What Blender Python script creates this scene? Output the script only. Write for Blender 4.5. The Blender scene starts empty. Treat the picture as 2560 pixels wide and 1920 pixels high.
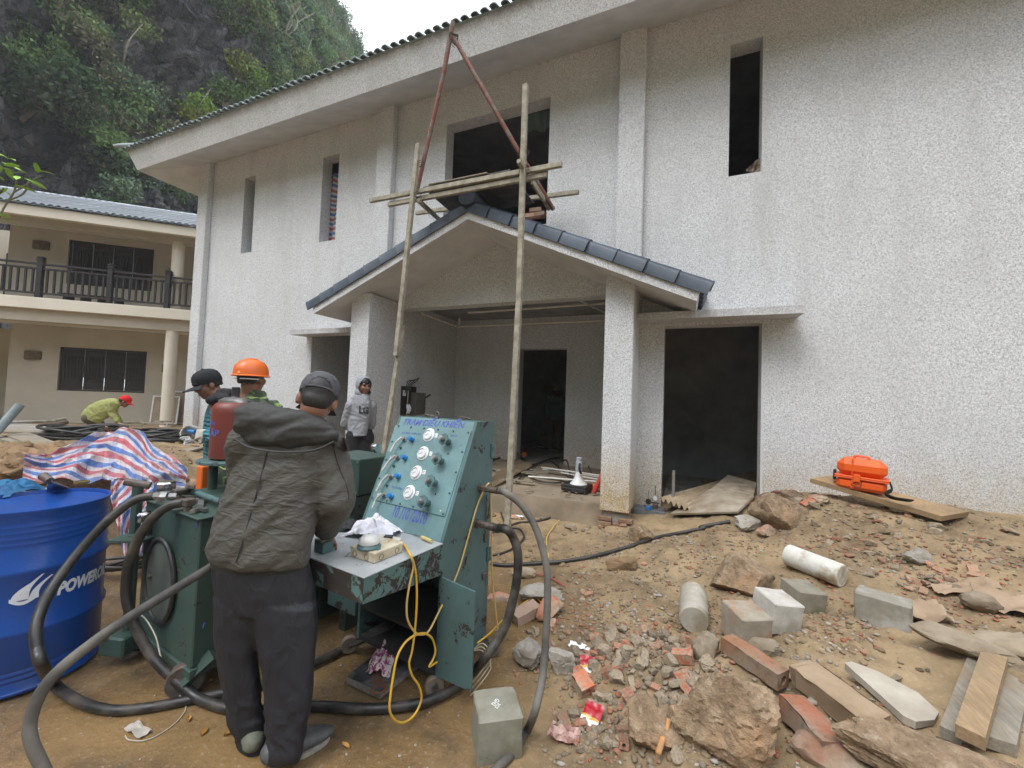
import bpy, bmesh, math, random
import numpy as np
from mathutils import Vector, Matrix, noise

SC = bpy.context.scene
COL = SC.collection
rnd = random.Random(7)
PI = math.pi
R = math.radians

# ------------------------------------------------------------------ camera
CAM_H = 1.6
FPX = 1016.0                      # focal length in pixels of the 2560 px wide frame
def cam_axes():
    y, p, r = R(23.22), R(2.187), R(2.076)
    fwd = Vector((-math.sin(y), math.cos(y), 0)); rt = Vector((math.cos(y), math.sin(y), 0)); up = Vector((0, 0, 1))
    f2 = fwd * math.cos(p) + up * math.sin(p); u2 = up * math.cos(p) - fwd * math.sin(p)
    r2 = rt * math.cos(r) + u2 * math.sin(r); u3 = u2 * math.cos(r) - rt * math.sin(r)
    return r2, u3, f2
CR, CU, CF = cam_axes()
CP = Vector((0, 0, CAM_H))
cd = bpy.data.cameras.new('camera'); cam = bpy.data.objects.new('camera', cd); COL.objects.link(cam)
cd.sensor_width = 36; cd.lens = FPX / 2560 * 36; cd.clip_start = 0.05; cd.clip_end = 2000
cam.matrix_world = Matrix(((CR.x, CU.x, -CF.x, 0), (CR.y, CU.y, -CF.y, 0), (CR.z, CU.z, -CF.z, CAM_H), (0, 0, 0, 1)))
SC.camera = cam

# ------------------------------------------------------------------ world, sun, exposure
SUN_AZ, SUN_EL = R(200), R(58)    # azimuth of the sun measured clockwise from +Y
w = bpy.data.worlds.new('World'); SC.world = w; w.use_nodes = True
nt = w.node_tree; nt.nodes.clear()
sky = nt.nodes.new('ShaderNodeTexSky'); sky.sky_type = 'NISHITA'; sky.sun_disc = False
sky.sun_elevation = SUN_EL; sky.sun_rotation = SUN_AZ; sky.air_density = 1.0; sky.dust_density = 4.0
hs = nt.nodes.new('ShaderNodeHueSaturation'); hs.inputs['Saturation'].default_value = 0.12
mx = nt.nodes.new('ShaderNodeMix'); mx.data_type = 'RGBA'; mx.inputs[0].default_value = 0.86
mx.inputs[7].default_value = (12.8, 13.4, 14.5, 1)
bg = nt.nodes.new('ShaderNodeBackground'); bg.inputs['Strength'].default_value = 0.1
wo = nt.nodes.new('ShaderNodeOutputWorld')
nt.links.new(sky.outputs[0], hs.inputs['Color']); nt.links.new(hs.outputs[0], mx.inputs[6])
nt.links.new(mx.outputs[2], bg.inputs['Color']); nt.links.new(bg.outputs[0], wo.inputs['Surface'])
sd = bpy.data.lights.new('sun', 'SUN'); sun = bpy.data.objects.new('sun', sd); COL.objects.link(sun)
sd.energy = 1.2; sd.angle = R(25); sd.color = (1, 0.985, 0.96)
sdir = Vector((math.sin(SUN_AZ) * math.cos(SUN_EL), math.cos(SUN_AZ) * math.cos(SUN_EL), math.sin(SUN_EL)))
sun.rotation_euler = sdir.to_track_quat('Z', 'Y').to_euler(); sun.location = (0, -5, 12)
SC.view_settings.view_transform = 'Standard'; SC.view_settings.look = 'None'
SC.view_settings.gamma = 1; SC.view_settings.use_curve_mapping = False
SC.view_settings.exposure = 0.95

# ------------------------------------------------------------------ rays through the photograph
def ray(px, py): return CR * ((px - 1280) / FPX) - CU * ((py - 960) / FPX) + CF
def at(px, py, d): return CP + ray(px, py) * d
def onz(px, py, z):
    r = ray(px, py); return CP + r * ((z - CAM_H) / r.z)
def ony(px, py, y):
    r = ray(px, py); return CP + r * (y / r.y)
def onx(px, py, x):
    r = ray(px, py); return CP + r * (x / r.x)
def onplane(px, py, p, n):
    r = ray(px, py); return CP + r * ((Vector(p) - CP).dot(n) / r.dot(n))

# ------------------------------------------------------------------ mesh builder
class MB:
    def __init__(s): s.v = []; s.f = []
    def add(s, vs, fs, M=None):
        n = len(s.v)
        s.v += [tuple(M @ Vector(v)) for v in vs] if M is not None else [tuple(v) for v in vs]
        s.f += [tuple(i + n for i in f) for f in fs]; return s
    def box(s, a, b, bev=0.0, M=None):
        x0, y0, z0 = (min(a[i], b[i]) for i in range(3)); x1, y1, z1 = (max(a[i], b[i]) for i in range(3))
        if bev <= 0:
            vs = [(x0,y0,z0),(x1,y0,z0),(x1,y1,z0),(x0,y1,z0),(x0,y0,z1),(x1,y0,z1),(x1,y1,z1),(x0,y1,z1)]
            return s.add(vs, [(0,3,2,1),(4,5,6,7),(0,1,5,4),(1,2,6,5),(2,3,7,6),(3,0,4,7)], M)
        bev = min(bev, (x1-x0)*.45, (y1-y0)*.45, (z1-z0)*.45)
        vs = []; ix = {}
        for sx in (0, 1):
            for sy in (0, 1):
                for sz in (0, 1):
                    X, Y, Z = (x0, x1)[sx], (y0, y1)[sy], (z0, z1)[sz]
                    dx, dy, dz = (bev, -bev)[sx], (bev, -bev)[sy], (bev, -bev)[sz]
                    ix[sx,sy,sz] = len(vs)
                    vs += [(X, Y+dy, Z+dz), (X+dx, Y, Z+dz), (X+dx, Y+dy, Z)]
        g = lambda sx, sy, sz, k: ix[sx,sy,sz] + k
        fs = []
        for sx in (0, 1):
            f = [g(sx,0,0,0), g(sx,1,0,0), g(sx,1,1,0), g(sx,0,1,0)]; fs.append(f if sx else f[::-1])
        for sy in (0, 1):
            f = [g(0,sy,0,1), g(0,sy,1,1), g(1,sy,1,1), g(1,sy,0,1)]; fs.append(f if sy else f[::-1])
        for sz in (0, 1):
            f = [g(0,0,sz,2), g(1,0,sz,2), g(1,1,sz,2), g(0,1,sz,2)]; fs.append(f if sz else f[::-1])
        for q in (0, 1):
            for r_ in (0, 1):
                f = [g(q,r_,0,0), g(q,r_,1,0), g(q,r_,1,1), g(q,r_,0,1)]; fs.append(f if q == r_ else f[::-1])
                f = [g(q,0,r_,0), g(q,0,r_,2), g(q,1,r_,2), g(q,1,r_,0)]; fs.append(f if q == r_ else f[::-1])
                f = [g(0,q,r_,1), g(1,q,r_,1), g(1,q,r_,2), g(0,q,r_,2)]; fs.append(f if q == r_ else f[::-1])
        for sx in (0, 1):
            for sy in (0, 1):
                for sz in (0, 1):
                    f = [g(sx,sy,sz,0), g(sx,sy,sz,1), g(sx,sy,sz,2)]; fs.append(f if (sx+sy+sz) % 2 else f[::-1])
        return s.add(vs, fs, M)
    def quad(s, a, b, c, d): return s.add([a, b, c, d], [(0, 1, 2, 3)])
    def tube(s, pts, rad, n=8, caps=True, closed=False, M=None, flat=1.0):
        pts = [Vector(p) for p in pts]; k = len(pts)
        rads = rad if isinstance(rad, (list, tuple)) else [rad] * k
        T = []
        for i in range(k):
            a = pts[(i-1) % k] if closed else pts[max(i-1, 0)]
            b = pts[(i+1) % k] if closed else pts[min(i+1, k-1)]
            t = b - a; T.append(t.normalized() if t.length > 1e-9 else Vector((0, 0, 1)))
        up = Vector((0, 0, 1)) if abs(T[0].z) < .9 else Vector((1, 0, 0))
        nx = (up - T[0] * up.dot(T[0])).normalized()
        vs = []
        for i in range(k):
            nx = (nx - T[i] * nx.dot(T[i]));
            nx = nx.normalized() if nx.length > 1e-6 else T[i].orthogonal().normalized()
            ny = T[i].cross(nx)
            for j in range(n):
                a = 2*PI*j/n; vs.append(pts[i] + nx*(rads[i]*math.cos(a)*flat) + ny*(rads[i]*math.sin(a)))
        fs = []
        for i in range(k if closed else k-1):
            i2 = (i+1) % k
            for j in range(n):
                fs.append((i*n+j, i*n+(j+1) % n, i2*n+(j+1) % n, i2*n+j))
        if caps and not closed:
            fs.append(tuple(range(n))[::-1]); fs.append(tuple((k-1)*n+j for j in range(n)))
        return s.add(vs, fs, M)
    def lathe(s, prof, n=24, M=None, cap0=True, cap1=True):
        vs = []; fs = []; k = len(prof)
        for r_, z in prof:
            for j in range(n):
                a = 2*PI*j/n; vs.append((r_*math.cos(a), r_*math.sin(a), z))
        for i in range(k-1):
            for j in range(n):
                fs.append((i*n+j, i*n+(j+1) % n, (i+1)*n+(j+1) % n, (i+1)*n+j))
        if cap0: fs.append(tuple(range(n))[::-1])
        if cap1: fs.append(tuple((k-1)*n+j for j in range(n)))
        return s.add(vs, fs, M)
    def prism(s, poly, d, M=None):
        """poly: list of 3-D points (planar); d: offset vector"""
        n = len(poly); d = Vector(d); p = [Vector(q) for q in poly]
        vs = p + [q + d for q in p]
        nrm = Vector((0, 0, 0))
        for i in range(n): nrm += p[i].cross(p[(i+1) % n])
        a, b = tuple(range(n)), tuple(range(n, 2*n))
        flip = nrm.dot(d) > 0
        fs = [a[::-1] if flip else a, b if flip else b[::-1]]
        for i in range(n):
            j = (i+1) % n; f = (i, j, n+j, n+i); fs.append(f if flip else f[::-1])
        return s.add(vs, fs, M)
    def ell(s, c, r, M=None, nu=16, nv=10):
        c = Vector(c); r = r if isinstance(r, (tuple, list)) else (r, r, r)
        vs = [(c.x, c.y, c.z - r[2])]; fs = []
        for i in range(1, nv):
            th = PI*i/nv - PI/2
            for j in range(nu):
                a = 2*PI*j/nu; vs.append((c.x + r[0]*math.cos(th)*math.cos(a), c.y + r[1]*math.cos(th)*math.sin(a), c.z + r[2]*math.sin(th)))
        vs.append((c.x, c.y, c.z + r[2])); t = len(vs)-1
        for j in range(nu): fs.append((0, 1+(j+1) % nu, 1+j))
        for i in range(nv-2):
            for j in range(nu):
                a = 1+i*nu+j; b = 1+i*nu+(j+1) % nu; fs.append((a, b, b+nu, a+nu))
        for j in range(nu): fs.append((t, 1+(nv-2)*nu+j, 1+(nv-2)*nu+(j+1) % nu))
        return s.add(vs, fs, M)
    def xform(s, M): s.v = [tuple(M @ Vector(v)) for v in s.v]; return s
    def mesh(s, name):
        me = bpy.data.meshes.new(name); me.from_pydata(s.v, [], s.f); me.update(); return me

def cr(pts, k=6, closed=False):
    """Catmull-Rom through the points"""
    P = [Vector(p) for p in pts]; n = len(P); out = []
    for i in range(n if closed else n-1):
        p0 = P[i-1] if (closed or i > 0) else P[0]*2 - P[1]
        p1, p2 = P[i], P[(i+1) % n]
        p3 = P[(i+2) % n] if (closed or i+2 < n) else P[-1]*2 - P[-2]
        for j in range(k):
            t = j/k; t2 = t*t; t3 = t2*t
            out.append(0.5*((p1*2) + (p2-p0)*t + (p0*2-p1*5+p2*4-p3)*t2 + (p1*3-p0-p2*3+p3)*t3))
    if not closed: out.append(P[-1].copy())
    return out

def frame(o, z, x=None):
    """matrix with origin o, Z axis along z, X axis near x"""
    z = Vector(z).normalized(); x = Vector(x) if x is not None else (Vector((1, 0, 0)) if abs(z.x) < .9 else Vector((0, 1, 0)))
    x = (x - z*x.dot(z)).normalized(); y = z.cross(x); o = Vector(o)
    return Matrix(((x.x, y.x, z.x, o.x), (x.y, y.y, z.y, o.y), (x.z, y.z, z.z, o.z), (0, 0, 0, 1)))
def TR(x=0, y=0, z=0, rx=0, ry=0, rz=0):
    return Matrix.Translation((x, y, z)) @ Matrix.Rotation(rz, 4, 'Z') @ Matrix.Rotation(ry, 4, 'Y') @ Matrix.Rotation(rx, 4, 'X')

def link(name, me, m, parent=None, smooth=35, loc=None, rot=None):
    if m is not None:
        me.materials.clear(); me.materials.append(m)
    if smooth:
        me.polygons.foreach_set('use_smooth', [True]*len(me.polygons)); me.set_sharp_from_angle(angle=R(smooth))
    o = bpy.data.objects.new(name, me); COL.objects.link(o)
    if parent is not None: o.parent = parent
    if loc is not None: o.location = loc
    if rot is not None: o.rotation_euler = rot
    return o
def basis(o):
    M = o.matrix_basis.copy(); p = o.parent
    while p is not None: M = p.matrix_basis @ M; p = p.parent
    return M
def part(name, mb, m, parent, smooth=35, world=False, label=None):
    me = mb.mesh(name) if isinstance(mb, MB) else mb
    if world: me.transform(basis(parent).inverted())
    o = link(name, me, m, parent, smooth)
    if label: o['label'] = label
    return o
def tag(o, label=None, cat=None, group=None, kind=None):
    if label: o['label'] = label
    if cat: o['category'] = cat
    if group: o['group'] = group
    if kind: o['kind'] = kind
    return o
def thing(name, label, cat, loc=(0, 0, 0), rz=0, group=None):
    o = bpy.data.objects.new(name, None); COL.objects.link(o); o.empty_display_size = .1
    o.location = loc; o.rotation_euler = (0, 0, rz); return tag(o, label, cat, group)
def solo(name, mb, m, label, cat, group=None, smooth=35, base=None):
    """a thing that is one mesh given in world coordinates; its origin goes to its base"""
    me = mb.mesh(name) if isinstance(mb, MB) else mb
    n = len(me.vertices); a = np.empty(n*3, 'f'); me.vertices.foreach_get('co', a); a = a.reshape(-1, 3)
    b = Vector(base) if base is not None else Vector((float(a[:,0].mean()), float(a[:,1].mean()), float(a[:,2].min())))
    me.transform(Matrix.Translation(-b))
    return tag(link(name, me, m, None, smooth, loc=b), label, cat, group)
def struct(name, mb, m, smooth=35):
    me = mb.mesh(name) if isinstance(mb, MB) else mb
    o = link(name, me, m, None, smooth); o['kind'] = 'structure'; return o
def dup(root, loc=None, rot=None, label=None, parent=None):
    c = root.copy(); COL.objects.link(c)
    if parent is not None: c.parent = parent
    if loc is not None: c.location = loc
    if rot is not None: c.rotation_euler = rot
    if label: c['label'] = label
    for ch in list(root.children): dup(ch, parent=c)
    return c

def np_mesh(name, v, f):
    """fast mesh from numpy arrays; f is (n,3) or (n,4)"""
    me = bpy.data.meshes.new(name); v = np.asarray(v, 'f'); f = np.asarray(f, 'i'); k = f.shape[1]
    me.vertices.add(len(v)); me.vertices.foreach_set('co', v.ravel())
    me.loops.add(f.size); me.loops.foreach_set('vertex_index', f.ravel())
    me.polygons.add(len(f)); me.polygons.foreach_set('loop_start', np.arange(0, f.size, k, dtype='i'))
    me.update(calc_edges=True); me.validate(); return me

# ------------------------------------------------------------------ materials
def lin(r, g, b):
    f = lambda c: (c/255/12.92) if c <= 10 else ((c/255+.055)/1.055)**2.4
    return (f(r), f(g), f(b), 1)
class NT:
    def __init__(s, name):
        s.m = bpy.data.materials.new(name); s.m.use_nodes = True; s.t = s.m.node_tree
        s.b = s.t.nodes['Principled BSDF']; s.out = s.t.nodes['Material Output']
        s.tc = s.t.nodes.new('ShaderNodeTexCoord'); s.gp = s.t.nodes.new('ShaderNodeNewGeometry')
    def n(s, k, **kw):
        x = s.t.nodes.new(k)
        for a, v in kw.items(): setattr(x, a, v)
        return x
    def put(s, sock, v):
        if isinstance(v, bpy.types.NodeSocket): s.t.links.new(v, sock)
        elif v is not None: sock.default_value = v
    def noise(s, scale, detail=3, rough=.5, dist=0, vec=None, stretch=None):
        x = s.n('ShaderNodeTexNoise'); x.inputs['Scale'].default_value = scale; x.inputs['Detail'].default_value = detail
        x.inputs['Roughness'].default_value = rough; x.inputs['Distortion'].default_value = dist
        v = vec if vec is not None else s.tc.outputs['Object']
        if stretch:
            mp = s.n('ShaderNodeMapping'); mp.inputs['Scale'].default_value = stretch; s.t.links.new(v, mp.inputs['Vector']); v = mp.outputs[0]
        s.t.links.new(v, x.inputs['Vector']); return x.outputs['Fac']
    def ramp(s, fac, stops, interp='LINEAR'):
        x = s.n('ShaderNodeValToRGB'); x.color_ramp.interpolation = interp; e = x.color_ramp.elements
        while len(e) < len(stops): e.new(.5)
        for i, (p, c) in enumerate(stops):
            e[i].position = p; e[i].color = c if isinstance(c, (tuple, list)) else (c, c, c, 1)
        s.t.links.new(fac, x.inputs[0]); return x.outputs[0]
    def mix(s, fac, a, b, mode='MIX'):
        x = s.n('ShaderNodeMix'); x.data_type = 'RGBA'; x.blend_type = mode
        s.put(x.inputs[0], fac); s.put(x.inputs[6], a); s.put(x.inputs[7], b); return x.outputs[2]
    def math(s, op, a, b=None, clamp=False):
        x = s.n('ShaderNodeMath'); x.operation = op; x.use_clamp = clamp; s.put(x.inputs[0], a)
        if b is not None: s.put(x.inputs[1], b)
        return x.outputs[0]
    def mapr(s, v, a, b, c=0, d=1):
        x = s.n('ShaderNodeMapRange'); s.put(x.inputs[0], v)
        for i, k in enumerate((a, b, c, d)): x.inputs[i+1].default_value = k
        return x.outputs[0]
    def xyz(s, world=True):
        x = s.n('ShaderNodeSeparateXYZ'); s.t.links.new(s.gp.outputs['Position'] if world else s.tc.outputs['Object'], x.inputs[0]); return x.outputs
    def rand(s): return s.n('ShaderNodeObjectInfo').outputs['Random']
    def bump(s, h, strength=.3, dist=.01):
        x = s.n('ShaderNodeBump'); x.inputs['Strength'].default_value = strength; x.inputs['Distance'].default_value = dist
        s.t.links.new(h, x.inputs['Height']); s.t.links.new(x.outputs[0], s.b.inputs['Normal']); return x.outputs[0]
    def col(s, c): s.put(s.b.inputs['Base Color'], c); return s
    def rough(s, v): s.put(s.b.inputs['Roughness'], v); return s
    def metal(s, v): s.put(s.b.inputs['Metallic'], v); return s

def simple(name, c, c2=None, scale=8, rough=.7, bump=0, bscale=60, metal=0, vary=0, detail=4, spec=None):
    """base colour with a second tone mottled in, fine relief, and an optional tint per object"""
    t = NT(name); c2 = c2 or tuple(x*.75 for x in c[:3])+(1,)
    k = t.noise(scale, detail, .6); o = t.mix(t.ramp(k, [(.35, 0), (.65, 1)]), c, c2)
    if vary:
        h = t.n('ShaderNodeHueSaturation'); t.put(h.inputs['Value'], t.mapr(t.rand(), 0, 1, 1-vary, 1+vary)); t.put(h.inputs['Color'], o); o = h.outputs[0]
    t.col(o).rough(rough).metal(metal)
    if spec is not None: t.b.inputs['Specular IOR Level'].default_value = spec
    if bump: t.bump(t.noise(bscale, 4, .6), bump, .004)
    return t.m
# ================================================================== surface materials of the setting
def stucco(name, stain=0.0, top=None, stain_top=1.3, sx=1.0, lo=.35):
    """white roughcast thrown over a grey coat; splash stains near the ground"""
    t = NT(name); P = t.gp.outputs['Position']
    k = t.noise(80, 2.5, .55, 1.4, P); k2 = t.noise(.9, 5, .65, .3, P); ks = t.noise(3.2, 4, .6, .2, P, (1, 1, .16)); k3 = t.noise(7, 4, .6, 0, P)
    fleck = t.ramp(k, [(.38, 0), (.58, 1)])
    base = t.mix(fleck, (.38, .385, .40, 1), (.83, .84, .86, 1))
    base = t.mix(t.ramp(k2, [(.36, 0), (.72, .34)]), base, (.46, .46, .46, 1))
    base = t.mix(t.ramp(ks, [(.50, 0), (.74, .28)]), base, (.40, .395, .385, 1))
    z = t.xyz()[2]
    m = t.mapr(z, .35, stain_top, 1, 0)
    m = t.math('MULTIPLY', m, t.ramp(k3, [(.25, lo), (.7, 1.0)]))
    m = t.math('MULTIPLY', m, stain, True)
    base = t.mix(m, base, t.mix(fleck, (.22, .13, .045, 1), (.60, .44, .20, 1)))
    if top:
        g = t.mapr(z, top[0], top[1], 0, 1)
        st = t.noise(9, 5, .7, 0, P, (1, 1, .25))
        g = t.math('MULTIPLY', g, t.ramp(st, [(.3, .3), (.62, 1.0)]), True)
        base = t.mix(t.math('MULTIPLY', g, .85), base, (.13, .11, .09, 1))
    t.col(base).rough(.88)
    t.bump(t.math('ADD', k, t.math('MULTIPLY', t.noise(160, 2, .5, 0, P), .3)), .75, .012)
    return t.m
M_STUCCO = stucco('white_roughcast', .8)
M_COLUMN = stucco('white_roughcast_splashed', 1.15, stain_top=1.2, lo=.5)
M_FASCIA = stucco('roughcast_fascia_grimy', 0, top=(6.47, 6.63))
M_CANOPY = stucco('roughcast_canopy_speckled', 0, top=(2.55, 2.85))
M_SOFFIT = simple('soffit_render', (.64, .645, .66, 1), (.54, .545, .555, 1), 3, .9, .5, 60)
M_CEMENT = simple('raw_cement', (.30, .30, .315, 1), (.20, .20, .21, 1), 2.5, .92, .3, 40)
M_CONC = simple('grey_concrete', (.32, .30, .27, 1), (.20, .18, .15, 1), 3, .9, .5, 30)
M_SLATE = simple('slate_blue_tile', (.030, .048, .074, 1), (.048, .066, .092, 1), 9, .5, .15, 50, vary=.18)
M_TILE = simple('grey_green_tile', (.17, .215, .21, 1), (.25, .30, .29, 1), 7, .45, .1, 50, vary=.2)
M_TILE2 = simple('wet_grey_tile', (.22, .24, .26, 1), (.13, .145, .165, 1), 4, .28, .1, 50, vary=.12)
M_CREAM = simple('cream_wall_paint', (.52, .47, .39, 1), (.46, .415, .345, 1), 1.5, .85, .12, 60)
M_CREAM2 = simple('cream_band_paint', (.70, .645, .545, 1), (.64, .585, .49, 1), 1.2, .8, .08, 60)
M_IRONWOOD = simple('dark_stained_timber', (.022, .018, .02, 1), (.035, .03, .032, 1), 12, .5, .1, 40)
M_SCONCE = simple('rough_stone_sconce', (.20, .16, .10, 1), (.07, .055, .03, 1), 22, .9, .6, 40)
M_PVC = simple('white_plastic_pipe', (.74, .72, .68, 1), (.62, .58, .52, 1), 6, .4)
def brickmat(name, c=(.40, .13, .065, 1)):
    t = NT(name); a = t.noise(5, 5, .65); b = t.noise(26, 4, .6)
    o = t.mix(t.ramp(a, [(.40, 0), (.62, 1)]), c, (.36, .29, .21, 1))
    o = t.mix(t.ramp(b, [(.5, 0), (.72, .7)]), o, (.16, .10, .06, 1))
    h = t.n('ShaderNodeHueSaturation'); t.put(h.inputs['Value'], t.mapr(t.rand(), 0, 1, .65, 1.25)); t.put(h.inputs['Color'], o)
    t.col(h.outputs[0]).rough(.9); t.bump(b, .5, .006); return t.m
M_BRICK = brickmat('red_clay_brick')
M_BRICKD = brickmat('muddy_brick', (.28, .13, .075, 1))

M_MUDB = simple('mud_coated_brick', (.24, .17, .105, 1), (.20, .10, .06, 1), 9, .92, .5, 40, vary=.15)
M_PORCHF = simple('muddy_porch_slab', (.34, .27, .19, 1), (.20, .155, .105, 1), 2.2, .92, .6, 24)
# ================================================================== ground
GP = [(-6,-2,0),(-2,-2,0),(2,-2,.1),(-4,0,0),(-2,.5,0),(0,.4,.06),(2,.6,.25),(-4.5,1.5,.0),(-3,1.5,0),(-2,1.5,0),(-1.2,1.6,0),(-.75,1.75,0),
      (-3,2.6,0),(-2,2.6,0),(-1.2,2.5,0),(-3.2,3.6,.05),(-2,3.6,.04),(-1.1,3.6,.06),(-2.4,4.5,.12),(-1.06,4.5,.14),(-.6,4.7,.22),(-3.4,4.6,.12),
      (-.6,2.2,.02),(-.8,2.63,.03),(-1.08,3.84,.08),(-.15,1.85,.09),(0,2.29,.2),(.33,2.74,.27),(1.1,3.19,.35),(.43,1.96,.28),(1.07,2.2,.33),(1.18,1.6,.33),(.3,1.3,.2),
      (-.02,3.9,.26),(-.4,3.2,.14),(.83,4.55,.48),(1.11,3.9,.42),(1.52,3.78,.48),(1.84,3.6,.5),(.64,4.85,.5),(.2,4.75,.3),(1.25,4.98,.75),(1.6,4.5,.60),(1.85,4.0,.50),(2.5,4.8,.68),(2.05,4.85,.70),(1.5,4.95,.78),(1.25,4.7,.66),
      (2.2,2.2,.45),(3.5,3,.6),(3.5,5.2,.75),(2.75,5.4,.68),(.85,5.35,.55),(1.5,5.35,.66),(5,5,.8),
      (-4,3.5,.1),(-4.6,2.6,.12),(-5.2,2.2,.3),(-5.3,3.4,.35),(-6,2.2,.72),(-6.4,3.2,.70),(-7,2,.78),(-8,3,.72),(-5.2,4.6,.25),(-6.8,4.6,.45),(-8,5,.5),(-7.5,1,.8),(-5.8,.9,.6),(-4.8,.7,.1),
      (-11,5,.48),(-13,4,.5),(-13,8,.45),(-9,1,.8),(-10,-2,.6),(-16,6,.5),(-10,5.6,.45),(-4.2,4.7,.2),(-9,8,.4),(0,8,.3),(6,8,.5),(-20,0,.5)]
_gp = np.array(GP, float)
def _tps(r2): return np.where(r2 > 1e-9, .5*r2*np.log(np.maximum(r2, 1e-12)), 0)
def _fit():
    n = len(_gp); d = ((_gp[:, None, :2] - _gp[None, :, :2])**2).sum(-1); K = _tps(d) + .12*np.eye(n)
    Pm = np.c_[np.ones(n), _gp[:, :2]]; A = np.block([[K, Pm], [Pm.T, np.zeros((3, 3))]])
    return np.linalg.solve(A, np.r_[_gp[:, 2], 0, 0, 0])
_w = _fit()
def ground_np(x, y):
    x = np.asarray(x, float); y = np.asarray(y, float); xs, ys = x.ravel(), y.ravel()
    d = (xs[:, None]-_gp[None, :, 0])**2 + (ys[:, None]-_gp[None, :, 1])**2
    z = _tps(d) @ _w[:len(_gp)] + _w[-3] + _w[-2]*xs + _w[-1]*ys
    far = np.clip((np.hypot(xs+2.5, ys-2.5)-8)/8, 0, 1); z = np.clip(z, -.05, 1.1)*(1-far) + .4*far
    # bare wet floor by the machines stays almost flat, rubble field gets lumps
    return z.reshape(x.shape)
def rubble_w(x, y):
    """how lumpy the earth is: nought on the wet floor, one on the heap"""
    a = np.clip((x + .75 + .12*np.sin(y*3))/.5, 0, 1); b = np.clip((y-3.0)/1.2, 0, 1)*.55
    c = np.clip((-x-4.6)/.6, 0, 1)
    return np.maximum(np.maximum(a, b), c)
def gz(x, y):
    """height of the finished ground at a point"""
    z = float(ground_np(np.array([x]), np.array([y]))[0]); wgt = float(rubble_w(np.array([x]), np.array([y]))[0])
    return z + lump(x, y)*wgt
def lump(x, y):
    v = Vector((x*1.6, y*1.6, 3.1))
    a = noise.fractal(v, 1.0, 2.1, 3)*.065 + (1-abs(noise.noise(Vector((x*3.6, y*3.6, 11))))*2.4)*.022
    b = noise.noise(Vector((x*7, y*7, 1)))*.02 + (1-abs(noise.noise(Vector((x*13+5, y*13, 2))))*2.2)*.011 + abs(noise.noise(Vector((x*27, y*27, 6))))*.014
    return a + b
def onground(px, py):
    """where the line of sight through a pixel of the photograph meets the ground"""
    r = ray(px, py); t = .6; step = .04
    while t < 30:
        p = CP + r*t
        if p.z <= gz(p.x, p.y): break
        t += step
    lo, hi = t-step, t
    for _ in range(12):
        m = (lo+hi)/2; p = CP + r*m
        if p.z <= gz(p.x, p.y): hi = m
        else: lo = m
    return CP + r*hi

def ground_mat():
    t = NT('wet_mud_and_earth'); P = t.gp.outputs['Position']
    a = t.noise(1.3, 5, .6, .3, P); b = t.noise(6, 6, .65, .2, P); c = t.noise(45, 4, .7, 0, P)
    x, y, z = t.xyz()
    heap = t.math('ADD', t.mapr(x, -1.05, -.3, 0, 1), t.mapr(y, 3.0, 4.2, 0, .9), True)
    heap = t.math('MAXIMUM', heap, t.mapr(x, -4.6, -5.4, 0, 1))
    wet = t.mix(t.ramp(b, [(.32, 0), (.66, 1)]), (.062, .042, .023, 1), (.165, .106, .050, 1))
    wet = t.mix(t.ramp(a, [(.42, 0), (.60, .85)]), wet, (.255, .160, .070, 1))
    dry = t.mix(t.ramp(b, [(.30, 0), (.68, 1)]), (.112, .076, .041, 1), (.285, .202, .112, 1))
    dry = t.mix(t.ramp(a, [(.45, 0), (.7, .8)]), dry, (.37, .268, .15, 1))
    o = t.mix(heap, wet, dry)
    o = t.mix(t.ramp(c, [(.58, 0), (.74, .55)]), o, (.44, .37, .27, 1))
    o = t.mix(t.ramp(c, [(.26, .6), (.40, 0)]), o, (.06, .04, .024, 1))
    t.col(o)
    rw = t.ramp(a, [(.40, .55), (.55, .12)])
    t.rough(t.mix(heap, rw, (.92, .92, .92, 1)))
    t.bump(t.math('ADD', t.math('MULTIPLY', c, .6), b), .55, .016); return t.m
def axis(segs):
    out = []
    for a, b, st in segs: out += list(np.arange(a, b-1e-6, st))
    out.append(segs[-1][1]); return np.array(out)
gx = axis([(-400,-60,40),(-60,-12,4),(-12,-5.5,.12),(-5.5,3.2,.026),(3.2,6,.15),(6,60,4),(60,400,40)])
gy = axis([(-300,-30,40),(-30,-2,2),(-2,.9,.1),(.9,5.3,.026),(5.3,9,.15),(9,60,4),(60,400,40)])
GX, GY = np.meshgrid(gx, gy, indexing='xy')
GZ = ground_np(GX, GY); RW = rubble_w(GX, GY)
_near = (np.hypot(GX+2, GY-3) < 14)
L = np.zeros_like(GZ)
for (i, j) in np.argwhere(_near & (RW > 0.01)): L[i, j] = lump(GX[i, j], GY[i, j])
GZ = GZ + L*RW
nx, ny = len(gx), len(gy)
idx = np.arange(nx*ny).reshape(ny, nx)
gf = np.stack([idx[:-1, :-1], idx[:-1, 1:], idx[1:, 1:], idx[1:, :-1]], -1).reshape(-1, 4)
g = link('ground', np_mesh('ground', np.stack([GX, GY, GZ], -1).reshape(-1, 3), gf), ground_mat(), None, 180); g['kind'] = 'structure'

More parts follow.
